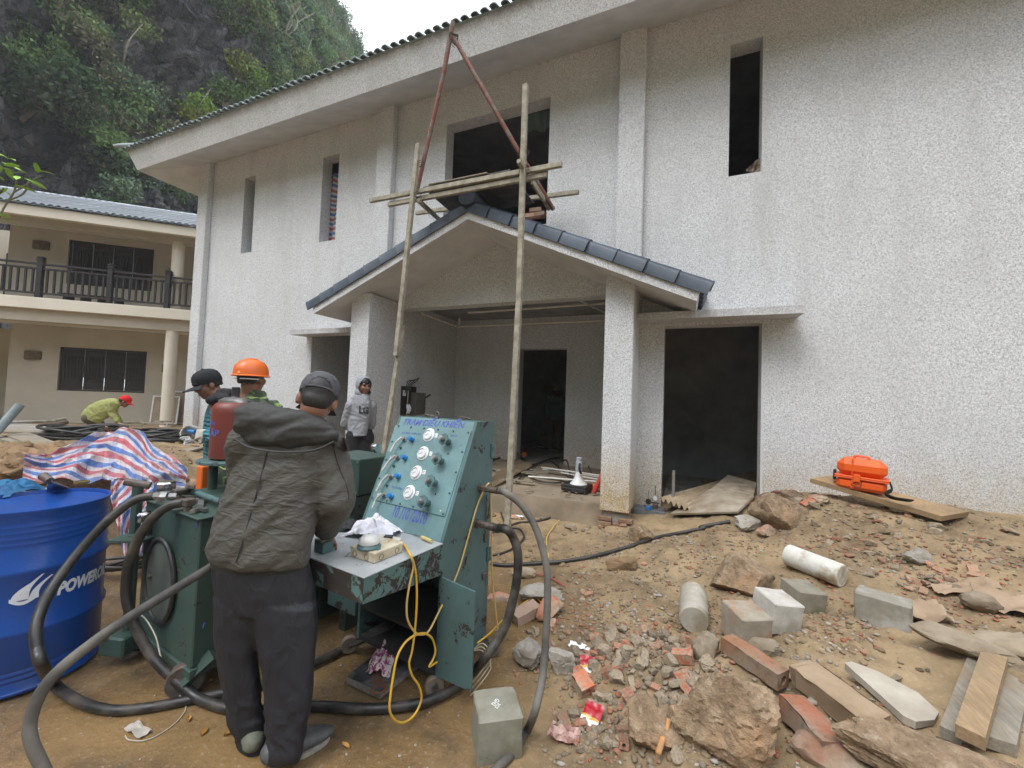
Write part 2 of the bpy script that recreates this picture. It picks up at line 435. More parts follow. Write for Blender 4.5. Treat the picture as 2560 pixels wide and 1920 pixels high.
# ================================================================== the white house
WY = 5.4
house = thing('house', 'unfinished two-storey white roughcast house with a gabled entrance porch', 'house', (-2.7, 5.4, 0))
def wallgrid(x0, x1, z0, z1, y, th, holes, mb):
    """wall along X with openings: front, back and reveals"""
    xs = sorted({x0, x1} | {h[0] for h in holes} | {h[1] for h in holes}); zs = sorted({z0, z1} | {h[2] for h in holes} | {h[3] for h in holes})
    xs = [q for q in xs if x0 <= q <= x1]; zs = [q for q in zs if z0 <= q <= z1]
    solid = lambda i, j: 0 <= i < len(xs)-1 and 0 <= j < len(zs)-1 and not any(h[0] <= (xs[i]+xs[i+1])/2 <= h[1] and h[2] <= (zs[j]+zs[j+1])/2 <= h[3] for h in holes)
    for i in range(len(xs)-1):
        for j in range(len(zs)-1):
            if not solid(i, j): continue
            a, b, c, d = xs[i], xs[i+1], zs[j], zs[j+1]
            mb.quad((a,y,c),(b,y,c),(b,y,d),(a,y,d)); mb.quad((a,y+th,c),(a,y+th,d),(b,y+th,d),(b,y+th,c))
            if not solid(i-1, j): mb.quad((a,y,c),(a,y,d),(a,y+th,d),(a,y+th,c))
            if not solid(i+1, j): mb.quad((b,y,c),(b,y+th,c),(b,y+th,d),(b,y,d))
            if not solid(i, j-1): mb.quad((a,y,c),(a,y+th,c),(b,y+th,c),(b,y,c))
            if not solid(i, j+1): mb.quad((a,y,d),(b,y,d),(b,y+th,d),(a,y+th,d))
HOLES = [(-.262,.790,-1,2.59), (-6.36,-5.15,-1,2.66), (-4.43,-.89,-1,3.03), (-3.62,-1.875,4.12,5.985), (.421,.765,4.378,6.02), (-6.33,-5.925,4.39,6.0), (-8.55,-8.215,4.42,6.02)]
mb = MB(); wallgrid(-10.02, 9, -.3, 6.62, WY, .22, HOLES, mb)
mb.box((-10.02, WY+.22, -.3), (-9.8, 13, 6.62)); part('wall', mb, M_STUCCO, house, 0, True)
for x0, x1, z0 in ((-9.92, -9.6, -.3), (-4.94, -4.61, 2.9), (-.883, -.552, 2.75)):
    mb = MB(); mb.box((x0, WY-.12, z0), (x1, WY+.002, 6.52), .012); part('pilaster', mb, M_STUCCO, house, 0, True)
# side face of the corner
# inside: rooms behind the openings
mb = MB()
mb.box((-9.79, 12.0, 0), (9, 12.2, 6.6)); mb.box((9.0, 5.4, 0), (9.2, 12.2, 6.6)); part('interior_wall', mb, M_CEMENT, house, 0, True)
mb = MB(); mb.box((-6.62, 5.621, .2), (-6.362, 12, 3.3)); mb.box((-4.64, 5.621, .2), (-4.43, 7.3, 3.3)); mb.box((-.89, 5.621, .2), (-.66, 7.3, 3.3)); mb.box((1.9, 5.621, .2), (2.1, 12, 3.3))
wallgrid(-4.64, -.66, .2, 3.3, 7.301, .2, [(-2.985,-2.045,-1,2.585)], mb)
part('porch_wall', mb, M_STUCCO, house, 0, True)
mb = MB(); mb.box((.79+.9, 5.63, .2), (1.89, 12, 3.3)); mb.box((-.655, 7.6, .2), (1.69, 7.8, 3.3)); part('interior_partition', mb, M_CEMENT, house, 0, True)
mb = MB(); mb.box((-9.79, 5.63, 3.32), (9, 12, 3.5)); mb.box((-9.79, 5.63, 6.58), (9, 12, 6.7)); part('floor_slab', mb, M_CEMENT, house, 0, True)
mb = MB(); mb.box((-9.79, 7.501, .1), (9, 12, .40)); mb.box((-.25, 5.9, .1), (1.68, 7.5, .38)); mb.box((-6.35, 5.63, .1), (-4.65, 7.5, .38)); part('interior_floor', mb, M_CONC, house, 0, True)
# porch floor slab with its broken front edge
mb = MB()
edge = []
for i in range(37):
    x = -4.42 + i*(3.86/36); edge.append((x, 4.78 + .05*noise.noise(Vector((x*3, 0, 5))) + .02*noise.noise(Vector((x*11, 0, 1))), .0))
top = [(p[0], p[1]+.05, .43 + .025*noise.noise(Vector((p[0]*7, 2, 3))) - .02) for p in edge]
n = len(edge)
vs = edge + top + [(p[0], 7.3, .43) for p in edge]
fs = [(i, i+1, n+i+1, n+i) for i in range(n-1)] + [(n+i, n+i+1, 2*n+i+1, 2*n+i) for i in range(n-1)]
mb.add(vs, fs); part('porch_floor', mb, M_PORCHF, house, 30, True)
# lintel joists and the pipe run under the porch ceiling
mb = MB(); mb.box((-4.43, 5.63, 3.19), (-.89, 7.3, 3.318)); part('porch_ceiling', mb, M_CEMENT, house, 0, True)
mb = MB()
p1, p2, p3, p4 = ony(1098, 773, 5.8), onx(1163, 795, -4.3), ony(1163, 795, 7.0), ony(1510, 773, 6.9)
mb.tube([(-4.2, 5.75, 3.02), (-4.2, 7.0, 3.02), (-1.0, 7.0, 3.02)], .022, 8); mb.tube([(-3.6, 6.3, 3.12), (-1.0, 6.2, 3.12)], .018, 8)
mb.tube([(-4.2, 7.0, 3.02), (-4.2, 7.0, 3.19)], .028, 8); mb.tube([(-1.35, 6.95, 3.02), (-1.35, 6.95, 2.86)], .01, 6); mb.tube([(-1.5, 5.9, 3.12), (-1.1, 7.0, 3.04)], .014, 6)
part('water_pipe', mb, M_PVC, house, 35, True)
# porch columns
for x0, x1 in ((-4.79, -4.432), (-.888, -.562)):
    zt = 3.915 - .414*(abs(x0+2.634) if x0 < -2.6 else abs(x1+2.634)*1.09) + .12
    mb = MB(); mb.box((x0, 4.75, .37), (x1, WY-.001, zt), .008); part('porch_column', mb, M_COLUMN, house, 0, True)
    # brick footing, courses laid one by one
    ft = MB(); ft.box((x0+.03, 4.80, -.2), (x1-.03, WY-.01, .368)); fo = part('column_footing', ft, M_CONC, house, 0, True)
    for c in range(4):
        for k in range(2):
            xx = x0 - .02 + k*.17 + (.06 if c % 2 else 0) - (.06 if c % 2 and k == 0 else 0)
            b = MB(); b.box((xx, 4.755 - rnd.uniform(0, .02), .085+c*.057), (xx+.155, 4.86, .085+c*.057+.048), .006)
            part('brick', b, M_MUDB, house, 30, True)
# porch gable roof
AP, LE, RE = (-2.634, 3.915), (-5.30, 2.815), (.083, 2.673); YG = 4.5; TH = .17
mb = MB(); poly = [(LE[0], LE[1]), (AP[0], AP[1]), (RE[0], RE[1]), (RE[0]+.04, RE[1]+TH), (AP[0], AP[1]+TH+.01), (LE[0]-.04, LE[1]+TH)]
for (i, j, k, l) in ((0, 1, 4, 5), (1, 2, 3, 4)):
    q = [poly[i], poly[j], poly[k], poly[l]]; mb.prism([(x, YG+.03, z) for x, z in q], (0, WY-YG-.032, 0))
part('porch_roof', mb, M_SOFFIT, house, 0, True)
mb = MB()
for (i, j, k, l) in ((0, 1, 4, 5), (1, 2, 3, 4)):
    q = [poly[i], poly[j], poly[k], poly[l]]; mb.prism([(x, YG, z-.004) for x, z in q], (0, .029, 0))
part('barge_board', mb, M_CANOPY if False else M_STUCCO, house, 0, True)
def verge_tile(p0, p1, r0, r1, nm='verge_tile'):
    """half-round tile over the gable edge with a lip down the front, upper end p0, lower end p1"""
    p0, p1 = Vector(p0), Vector(p1); d = (p1-p0).normalized(); side = Vector((0, 1, 0)); up = side.cross(d); up = up if up.z > 0 else -up
    mb = MB(); vs = []; K = 9
    for p, r_ in ((p0, r0), (p0.lerp(p1, .96), r1), (p1, r1+.008)):
        ring = [(-r_, -.105)] + [(-r_*math.cos(PI*i/(K-1)), r_*math.sin(PI*i/(K-1))*.62) for i in range(K)]
        ring += [(r_, -.02)]
        for th in (0, -.014):
            for y_, u_ in ring:
                s_ = 1 + th/r_; vs.append(p + side*(y_*s_) + up*(u_ + th*(1 if u_ > 0 else 0)))
    m = K+2; fs = []
    for a in range(2):
        for i in range(m-1):
            o = a*2*m; q = (a+1)*2*m
            fs.append((o+i, o+i+1, q+i+1, q+i)); fs.append((o+m+i+1, o+m+i, q+m+i, q+m+i+1))
        fs.append((a*2*m, (a+1)*2*m, (a+1)*2*m+m, a*2*m+m)); fs.append((a*2*m+m-1, a*2*m+2*m-1, (a+1)*2*m+2*m-1, (a+1)*2*m+m-1))
    for a in (0, 2):
        for i in range(m-1): fs.append((a*2*m+i, a*2*m+m+i, a*2*m+m+i+1, a*2*m+i+1))
    mb.add(vs, fs); return part(nm, mb, M_SLATE, house, 40, True)
def verge(A, B, n):
    A, B = Vector((A[0], YG+.07, A[1]+TH+.035)), Vector((B[0], YG+.07, B[1]+TH+.035))
    for i in range(n):
        a = A.lerp(B, max(0, (i-.08)/n)); b = A.lerp(B, (i+1)/n); rr = rnd.uniform(-.004, .004)
        verge_tile(a, b, .092+rr, .104+rr)
verge(AP, (RE[0]+.14, RE[1]-.06), 9); verge(AP, (LE[0]-.14, LE[1]-.055), 10)
mb = MB(); mb.tube([(-2.634, YG-.06, 4.20), (-2.634, YG-.045, 4.20), (-2.634, YG+.35, 4.19), (-2.634, WY-.01, 4.16)], [.118, .13, .125, .12], 20); part('ridge_cap', mb, M_SLATE, house, 30, True)
for sgn in (-1, 1):
    for k in range(4):
        mb = MB(); E = RE if sgn > 0 else LE
        a = Vector((AP[0]+sgn*.05, YG+.27+k*.2, AP[1]+TH+.03)); b = Vector((E[0]+sgn*.1, YG+.27+k*.2, E[1]+TH))
        mb.tube([a, b], .085, 10); part('roof_tile', mb, M_SLATE, house, 35, True)
# door canopies
for x0, x1 in ((-6.5, -4.795), (-.557, 1.118)):
    mb = MB(); y = 5.03
    mb.prism([(x0, y, 2.608), (x0, WY-.002, 2.622), (x0, WY-.002, 2.72), (x0, y, 2.69)], (x1-x0, 0, 0)); part('door_canopy', mb, M_CANOPY, house, 0, True)
# trim strip down the right jamb of the door
mb = MB(); mb.box((.791, WY-.004, .3), (.81, WY+.2, 2.6)); part('door_jamb', mb, M_SOFFIT, house, 0, True)
# eaves: sloped soffit, leaning fascia, tile rows
FB, FT = (4.62, 6.22), (4.50, 6.60); XL, XLT = -10.9, -11.05
mb = MB(); mb.quad((XL, FB[0], FB[1]), (9, FB[0], FB[1]), (9, WY, 6.54), (-9.95, WY, 6.54)); mb.quad((XL, 13, FB[1]), (XL, FB[0], FB[1]), (-9.95, WY, 6.54), (-9.95, 13, 6.54))
part('soffit', mb, M_SOFFIT, house, 0, True)
mb = MB(); mb.quad((XLT, FT[0], FT[1]), (9, FT[0], FT[1]), (9, FB[0], FB[1]), (XL, FB[0], FB[1])); mb.quad((XLT, 13, FT[1]), (XLT, FT[0], FT[1]), (XL, FB[0], FB[1]), (XL, 13, FB[1]))
part('fascia', mb, M_FASCIA, house, 0, True)
mb = MB(); sl = math.tan(R(24)); yb = 4.475; zb = 6.615
mb.add([(-11.15, yb, zb), (9, yb, zb), (9, yb+5, zb+5*sl), (-6.15, yb+5, zb+5*sl), (-11.15, 13, zb), (-6.15, 13, zb+5*sl)], [(0, 1, 2, 3), (4, 0, 3, 5)])
mb.quad((-11.15, yb, zb-.004), (XLT, FT[0]+.01, FT[1]+.003), (9, FT[0]+.01, FT[1]+.003), (9, yb, zb-.004)); part('roof', mb, M_TILE, house, 0, True)
tile = MB(); K = 7; P_ = .145
for y_, z_, in ((0, 0), (4.6, 4.6*sl)):
    for off in (0, -.014):
        for i in range(K):
            a = PI*i/(K-1); tile.v.append((-math.cos(a)*P_*.36, y_, z_ + math.sin(a)*.038 + off))
for i in range(K-1):
    tile.f += [(i, 2*K+i, 2*K+i+1, i+1), (K+i+1, 3*K+i+1, 3*K+i, K+i), (i, i+1, K+i+1, K+i)]
tme = tile.mesh('roof_tile')
for k in range(112):
    x = -11.05 + k*P_
    o = link('roof_tile', tme, M_TILE, house, 40, loc=(x+2.7+rnd.uniform(-.006,.006), 4.425-5.4+rnd.uniform(-.012,.012), 6.615+rnd.uniform(-.004,.004)))
mb = MB(); mb.tube([(-11.2, 4.33, 6.64), (-11.12, 4.40, 6.67), (-10.2, 5.3, 7.08), (-8, 7.5, 8.05)], [.028, .045, .05, .05], 12); part('hip_ridge_tile', mb, simple('pale_ridge_tile', (.34, .37, .40, 1)), house, 40, True)

# ================================================================== the cream guest house behind
P0 = at(470, 777, 12.0)
lodge = thing('guest_house', 'cream two-storey house with dark balcony railing and grey tiled roof', 'house', (P0.x, P0.y, 0), math.atan2(.652, .758))
def lp(nm, fn, m, sm=0):
    mb = MB(); fn(mb); return part(nm, mb, m, lodge, sm)
lp('wall', lambda b: (wallgrid(-4.9, 3, .2, 3.3, 1.5, .18, [(-3.75,-1.6,1.38,2.7)], b), b.box((-4.9, 1.68, .2), (-4.75, 4, 3.3)), b.box((-9, 3.2, .2), (-4.9, 3.4, 3.3))), M_CREAM)
lp('wall', lambda b: (wallgrid(-5.1, 3, 3.88, 6.45, 1.5, .18, [(-3.73,-1.6,4.63,5.99)], b), b.box((-5.1, 1.68, 3.88), (-4.95, 4, 6.45)), b.box((-9, 3.0, 3.88), (-5.1, 3.2, 6.45))), M_CREAM)
lp('balcony_slab', lambda b: b.box((-9, -.05, 3.58), (3, 4, 3.885), .01), M_CREAM2)
lp('beam', lambda b: b.box((-9, .12, 3.26), (3, .42, 3.579), .01), M_CREAM)
lp('beam', lambda b: b.box((-9, .12, 5.92), (3, .42, 6.42), .01), M_CREAM)
lp('eave_board', lambda b: (b.box((-9, -.3, 6.0), (3, -.16, 6.27), .01), b.box((-9, -.16, 6.22), (3, 1.5, 6.27))), M_CREAM2)
for u_, z0, z1 in ((-.455, .3, 3.26), (-.44, 3.88, 5.92), (-5.55, 3.88, 5.92), (-5.6, .3, 3.26)):
    lp('column', lambda b: (b.lathe([(.155, z0), (.155, z1)], 20, TR(u_, .27, 0)), b.box((u_-.24, .03, z0), (u_+.24, .51, z0+.07)) if z0 < 1 else None), M_CREAM2, 35)
lp('roof', lambda b: b.quad((-9, -.36, 6.28), (3, -.36, 6.28), (3, 1.5, 7.25), (-9, 1.5, 7.25)), M_TILE2)
b = MB()
for u_, r_ in ((0, 0),):
    vs = []
    for y_, z_ in ((-.40, 6.285), (1.46, 7.255)):
        for i in range(7): a = PI*i/6; vs.append((-math.cos(a)*.062, y_, z_ + math.sin(a)*.055))
        for i in range(7): a = PI*i/6; vs.append((-math.cos(a)*.05, y_, z_ + math.sin(a)*.043))
    b.add(vs, [(i, 14+i, 15+i, i+1) for i in range(6)] + [(i, i+1, 8+i, 7+i) for i in range(6)])
tme2 = b.mesh('roof_tile')
for k in range(54): link('roof_tile', tme2, M_TILE2, lodge, 40, loc=(-6.4+k*.168+rnd.uniform(-.006,.006), rnd.uniform(-.015,.015), rnd.uniform(-.003,.004)))
lp('ridge_tile', lambda b: b.tube([(-9, 1.5, 7.27), (3, 1.5, 7.27)], .06, 10), simple('pale_ridge', (.40, .45, .50, 1), None, 6, .3), 40)
def shutters(z0, z1, u0, u1, grille):
    fr = lp('window', lambda b: (b.box((u0, 1.55, z0), (u1, 1.60, z0+.05)), b.box((u0, 1.55, z1-.05), (u1, 1.60, z1)), b.box((u0, 1.55, z0), (u0+.05, 1.602, z1)), b.box((u1-.05, 1.55, z0), (u1, 1.602, z1))), M_IRONWOOD)
    n = 4; w_ = (u1-u0-.1)/n
    for i in range(n):
        a = u0+.05+i*w_; mb = MB()
        mb.box((a+.008, 1.575, z0+.052), (a+w_-.008, 1.60, z1-.052), .006); fo = part('shutter', mb, M_IRONWOOD, fr, 0)
        mb = MB()
        for (c, d) in ((.06, .22), (.28, .80), (.86, .95)):
            h = z1-z0
            if c == .28:
                for q in range(6): mb.box((a+.06+q*(w_-.12)/5-.008, 1.556, z0+c*h), (a+.06+q*(w_-.12)/5+.008, 1.5745, z0+d*h))
            for zz in (z0+c*h, z0+d*h): mb.box((a+.05, 1.56, zz-.012), (a+w_-.05, 1.5746, zz+.012))
        part('grille', mb, M_IRONWOOD, fr, 0)
    mb = MB()
    for q in (1, 3):
        mb.box((u0+.05+q*w_-.02, 1.545, z0+.1*(z1-z0)), (u0+.05+q*w_-.008, 1.556, z0+.19*(z1-z0)), .003)
    part('bolt', mb, M_IRONWOOD, fr)
shutters(1.38, 2.7, -3.75, -1.6, 1); shutters(4.63, 5.99, -3.73, -1.6, 1)
lp('door', lambda b: b.box((-5.9, 3.1, .3), (-5.0, 3.19, 2.5), .01), M_IRONWOOD); lp('door', lambda b: b.box((-6.1, 2.9, 3.9), (-5.25, 2.99, 5.7), .01), M_IRONWOOD)
for u_, z_ in ((-4.36, 5.70), (-4.345, 2.40), (-.98, 5.30), (-.98, 2.2)):
    lp('wall_lamp', lambda b: [b.lathe([(.19, z_-.125), (.2, z_-.1), (.2, z_+.1), (.19, z_+.125)], 16, TR(u_, 1.49, 0) @ Matrix.Diagonal((1, .55, 1, 1)))], M_SCONCE, 30)
rail = thing('balcony_railing', 'dark timber balcony railing with square newel posts on the cream slab', 'railing', (P0.x, P0.y, 0), math.atan2(.652, .758))
rail.parent = None
posts = [-6.35, -4.95, -3.43, -1.9, -.55, .8]
b = MB(); b.box((-.06, -.06, 3.887), (.06, .06, 4.93), .008); b.box((-.075, -.075, 4.90), (.075, .075, 4.935), .006); b.box((-.055, -.055, 4.935), (.055, .055, 4.962)); b.box((-.072, -.072, 4.962), (.072, .072, 5.02), .015)
pm_ = b.mesh('newel_post')
for u_ in posts: link('newel_post', pm_, M_IRONWOOD, rail, 30, loc=(u_, .06, 0))
b = MB(); b.box((-.022, -.022, 4.03), (.022, .022, 4.68), .004); bm_ = b.mesh('baluster')
for a, c in zip(posts[:-1], posts[1:]):
    for z_, h in ((4.82, .055), (4.69, .05), (4.02, .05)):
        mb = MB(); mb.box((a+.061, .035, z_-h/2), (c-.061, .085, z_+h/2), .006); part('rail', mb, M_IRONWOOD, rail, 30)
    n = round((c-a)/.158)-1
    for i in range(n): link('baluster', bm_, M_IRONWOOD, rail, 30, loc=(a+(c-a)*(i+1)/(n+1), .06, 0))
bench = thing('bench', 'low dark slatted bench on the upper balcony of the cream house', 'bench', lodge.matrix_basis @ Vector((-2.75, 1.0, 3.886)), math.atan2(.652, .758))
mb = MB()
for k in range(5): mb.box((-.75, -.2+k*.085, .30), (.75, -.13+k*.085, .335), .005)
part('seat', mb, M_IRONWOOD, bench)
for sx in (-.6, -.2, .2, .6):
    mb = MB(); mb.box((sx-.03, -.18, 0), (sx+.03, .2, .299), .005); part('leg', mb, M_IRONWOOD, bench)

# ================================================================== karst cliff and its growth
CX, CY = -58.0, 15.5
def cliffR(z):
    return np.interp(z, [-2, 10, 19, 25, 42, 50, 60, 75], [29.5, 29.5, 30.3, 30.6, 26.0, 22.2, 16.5, 6])
def crag(th, z):
    """rock surface point at bearing th round the hill and height z"""
    r_ = float(cliffR(z)); p = Vector((th*30, z*.9, 0))
    r_ += noise.fractal(p*.05, .9, 2.1, 3)*2.4 + noise.ridged_multi_fractal(p*.11+Vector((9, 2, 0)), .9, 2.2, 4, 1, 2)*.9 + noise.fractal(Vector((p.x*.5, p.y*.22, 4)), .8, 2.2, 3)*.75 + (1-abs(noise.noise(Vector((p.x*.9, p.y*.5, 9))))*2.4)*.40 + abs(noise.noise(Vector((p.x*2.1, p.y*1.1, 2))))*.55 - max(0, .32-abs(noise.noise(Vector((p.x*.75+3*noise.noise(p*.3), p.y*.28, 21)))))*2.2 - max(0, .2-abs(noise.noise(Vector((p.x*.35, p.y*1.2, 31)))))*1.6 + (1-abs(noise.noise(Vector((p.x*4.3, p.y*2.6, 5))))*2)*.13
    n1 = 1.2*noise.noise(p*.35); r_ += noise.cell(Vector((p.x*.42+n1, p.y*.33-n1*.8, 3)))*.75 + noise.cell(Vector((p.x*1.15+n1*2, p.y*.8+n1, 8)))*.28
    return Vector((CX + r_*math.sin(th), CY - r_*math.cos(th), z + noise.noise(p*.2)*.6))
th0 = math.atan2(-CX, CY)
ths = np.concatenate([np.linspace(th0-.7, th0-.2, 24)[:-1], np.linspace(th0-.2, th0+.75, 260)[:-1], np.linspace(th0+.75, th0+1.45, 70)]); zs = np.concatenate([[2, 4, 6], np.linspace(8, 31, 200)[:-1], np.linspace(31, 62, 60)]); NTH, NZ = len(ths), len(zs)
vs = [crag(a, z) for z in zs for a in ths]
idx = np.arange(NTH*NZ).reshape(NZ, NTH)
cf = np.stack([idx[:-1, :-1], idx[:-1, 1:], idx[1:, 1:], idx[1:, :-1]], -1).reshape(-1, 4)
def rock_mat():
    t = NT('dark_limestone'); P = t.gp.outputs['Position']
    a = t.noise(1.3, 6, .68, .5, P, (1, 1, .45)); b = t.noise(4.5, 6, .72, .3, P, (1, 1, .5)); c = t.noise(.22, 4, .6, 0, P)
    o = t.mix(t.ramp(a, [(.36, 0), (.66, 1)]), (.11, .118, .132, 1), (.33, .345, .37, 1))
    o = t.mix(t.ramp(b, [(.5, 0), (.75, .8)]), o, (.38, .38, .385, 1))
    o = t.mix(t.ramp(c, [(.52, 0), (.68, .55)]), o, (.13, .105, .085, 1))
    o = t.mix(t.ramp(t.noise(.9, 5, .6, 0, P), [(.55, 0), (.66, .7)]), o, (.035, .055, .03, 1))
    t.col(o).rough(.92); o = t.mix(t.ramp(t.noise(.55, 5, .7, .6, P, (1, 1, .2)), [(.54, 0), (.66, .75)]), o, (.40, .40, .41, 1)); o = t.mix(t.ramp(t.noise(7, 5, .75, .5, P), [(.30, .75), (.46, 0)]), o, (.03, .032, .035, 1)); 
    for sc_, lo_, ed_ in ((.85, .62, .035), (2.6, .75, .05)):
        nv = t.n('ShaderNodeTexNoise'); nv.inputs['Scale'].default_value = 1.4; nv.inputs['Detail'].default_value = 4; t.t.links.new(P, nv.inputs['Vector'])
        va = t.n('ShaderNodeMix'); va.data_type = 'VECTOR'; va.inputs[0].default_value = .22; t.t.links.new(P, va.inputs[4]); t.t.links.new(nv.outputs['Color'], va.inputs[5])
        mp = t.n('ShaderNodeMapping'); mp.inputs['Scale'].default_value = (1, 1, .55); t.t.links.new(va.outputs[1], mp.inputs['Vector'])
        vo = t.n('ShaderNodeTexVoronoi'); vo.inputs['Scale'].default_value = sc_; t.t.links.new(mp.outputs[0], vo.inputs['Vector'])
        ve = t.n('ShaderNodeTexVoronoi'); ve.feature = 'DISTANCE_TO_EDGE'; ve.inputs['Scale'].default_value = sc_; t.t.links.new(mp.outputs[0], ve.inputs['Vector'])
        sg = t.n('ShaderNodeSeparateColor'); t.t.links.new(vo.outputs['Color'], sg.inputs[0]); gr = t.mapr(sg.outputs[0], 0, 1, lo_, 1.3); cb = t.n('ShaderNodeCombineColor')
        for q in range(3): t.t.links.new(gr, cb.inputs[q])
        o = t.mix(1.0, o, cb.outputs[0], 'MULTIPLY'); o = t.mix(t.ramp(ve.outputs['Distance'], [(0, .85), (ed_, 0)]), o, (.028, .03, .032, 1))  # dark crack edges put crevice shade into the colour; random tone per block
    t.col(o); t.bump(t.math('ADD', t.math('ADD', a, b), t.noise(9, 5, .72, .4, P, (1, 1, .6))), 1.0, .7); return t.m
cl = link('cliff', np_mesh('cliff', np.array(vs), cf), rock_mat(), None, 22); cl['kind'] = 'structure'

def leaf_mat(name, spec=.3):
    t = NT(name); at_ = t.n('ShaderNodeVertexColor'); at_.layer_name = 'tint'
    t.col(at_.outputs[0]).rough(.6); t.b.inputs['Specular IOR Level'].default_value = spec
    tr = t.n('ShaderNodeBsdfTranslucent'); t.put(tr.inputs[0], at_.outputs[0]); ms = t.n('ShaderNodeMixShader'); ms.inputs[0].default_value = .3
    t.t.links.new(t.b.outputs[0], ms.inputs[1]); t.t.links.new(tr.outputs[0], ms.inputs[2]); t.t.links.new(ms.outputs[0], t.out.inputs['Surface']); return t.m
M_LEAF = leaf_mat('foliage')
NR = np.random.default_rng(5)
def leaves(centers, radii, dens, size, tints, squash=.75, outward=None, longer=2.0):
    """leaf quads scattered through ellipsoid clumps; one tint per clump with leaf-to-leaf variation"""
    V = []; Cc = []
    for c, r_, tint in zip(centers, radii, tints):
        n = max(12, int(dens*r_*r_)); d = NR.normal(size=(n, 3)); d /= np.linalg.norm(d, axis=1)[:, None]
        rad = r_*(NR.random(n)**.45); k = 1 + .35*np.sin(d[:, 0]*5+c[0])*np.cos(d[:, 1]*4+c[1])
        p = np.array(c) + d*(rad*k)[:, None]*np.array([1, 1, squash])
        s = size*NR.uniform(.6, 1.4, n); a = NR.normal(size=(n, 3)) + np.array([0, 0, -.35]); a /= np.linalg.norm(a, axis=1)[:, None]
        q = NR.normal(size=(n, 3)) + d*.6 + np.array([0, 0, .8]); b = np.cross(a, q); b /= np.linalg.norm(b, axis=1)[:, None]+1e-9
        l = a*(s*longer*.5)[:, None]; h = b*(s*.5)[:, None]
        V.append(np.stack([p-l, p+h-l*.1, p+l, p-h-l*.1], 1))
        col = np.array(tint[:3])[None]*NR.uniform(.65, 1.4, (n, 1))*np.stack([NR.uniform(.9, 1.15, n), np.ones(n), NR.uniform(.85, 1.1, n)], 1)
        Cc.append(col)
    V = np.concatenate(V); Cc = np.concatenate(Cc); n = len(V)
    me = np_mesh('leaves', V.reshape(-1, 3), np.arange(n*4).reshape(-1, 4))
    ca = me.color_attributes.new('tint', 'FLOAT_COLOR', 'POINT')
    ca.data.foreach_set('color', np.repeat(np.c_[Cc, np.ones(n)], 4, axis=0).astype('f').ravel()); return me
GREENS = [(.120, .215, .080), (.102, .185, .100), (.145, .240, .080), (.175, .240, .085), (.095, .170, .098), (.165, .185, .100), (.135, .215, .130), (.185, .185, .120)]
cen, rad_, tin = [], [], []
for _ in range(5200):
    th = th0 + rnd.uniform(-.3, 1.4); z = rnd.uniform(8, 34) if rnd.random() < .6 else rnd.uniform(20, 52)
    p = Vector((th*30, z*.9, 0)); m = noise.fractal(p*.085+Vector((3, 8, 2)), .8, 2.0, 3)
    thr = -.40 if z > 19 else (-.14 if z > 15 else .2)
    if th > th0 + .6: thr -= .3
    if m < thr: continue
    q = crag(th, z); dq = q-CP; dp = dq.dot(CF); sx_, sy_ = 1280+FPX*dq.dot(CR)/dp, 960-FPX*dq.dot(CU)/dp
    if not (-350 < sx_ < 1000 and -350 < sy_ < 600) or sy_ > 640-.45*sx_+60: continue
    r_ = rnd.uniform(.45, 1.15)*(1.25 if z > 30 else .85)
    o = Vector((math.sin(th), -math.cos(th), .25))*r_*.45
    cen.append(tuple(q+o)); rad_.append(r_); g_ = rnd.choice(GREENS); k = 1 + .3*noise.noise(p*.09)
    tin.append(tuple(x*k for x in g_))
o = link('hillside_growth', leaves(cen, rad_, 620, .085, tin, longer=2.3), M_LEAF, None, 0); o['kind'] = 'stuff'
def cliffpoint(px, py):
    """first rock surface point on a line of sight"""
    t = 20.0
    while t < 80:
        p = CP + ray(px, py)*t; d = math.hypot(p.x-CX, p.y-CY)
        if d <= float(cliffR(p.z))+.6: return p
        t += .25
    return CP + ray(px, py)*50
def bush(pxs, label, tint, group=None, dens=900, size=.09, rr=(.7, 1.1)):
    c = []; r_ = []; t_ = []
    for px, py in pxs:
        c.append(tuple(cliffpoint(px, py) + (CP-cliffpoint(px, py)).normalized()*2.6)); r_.append(rnd.uniform(*rr)); t_.append(tuple(x*rnd.uniform(.85, 1.2) for x in tint))
    b0 = Vector(c[0]) - Vector((0, 0, r_[0])); root = thing('bush', label, 'bush', b0, 0, group)
    fo = leaves(c, r_, dens, size, t_); fo.transform(Matrix.Translation(-b0)); link('foliage', fo, M_LEAF, root, 0)
    mb = MB()
    for p in c: mb.tube([(0, 0, 0), tuple((Vector(p)-b0)*.5 + Vector((0, 0, .3))), tuple(Vector(p)-b0)], [.07, .05, .02], 6)
    link('stem', mb.mesh('stem'), simple('bush_bark', (.10, .075, .05, 1)), root)
LIME = (.16, .26, .035); MIDG = (.055, .10, .030)
bush([(600, 165), (630, 190), (665, 205), (690, 235)], 'bright lime green bush high on the cliff above the white roof', LIME)
bush([(560, 230), (600, 245), (640, 235)], 'yellow-green bush on the cliff just below the bright lime bush', (.09, .16, .03))
bush([(505, 260), (480, 280), (525, 290)], 'small bright green bush on the cliff close above the tiled eave', LIME, rr=(.6, .95))
bush([(720, 215), (755, 200), (780, 195)], 'olive green bush on the cliff next to the sloping white eave', (.085, .13, .028))
bush([(60, 250), (110, 215), (160, 250), (190, 200)], 'wide grey-green tree hanging from the cliff at the upper left', (.045, .085, .040), size=.12, rr=(.8, 1.3), dens=900)
bush([(30, 130), (80, 100), (60, 60)], 'dense dark green tree at the top left of the cliff', (.028, .06, .022), size=.1, rr=(.9, 1.4), dens=900)
bush([(260, 395), (265, 385)], 'lone dark fern plant rooted in the bare rock left of the eave corner', (.025, .05, .025), size=.2, rr=(.35, .5), dens=350)

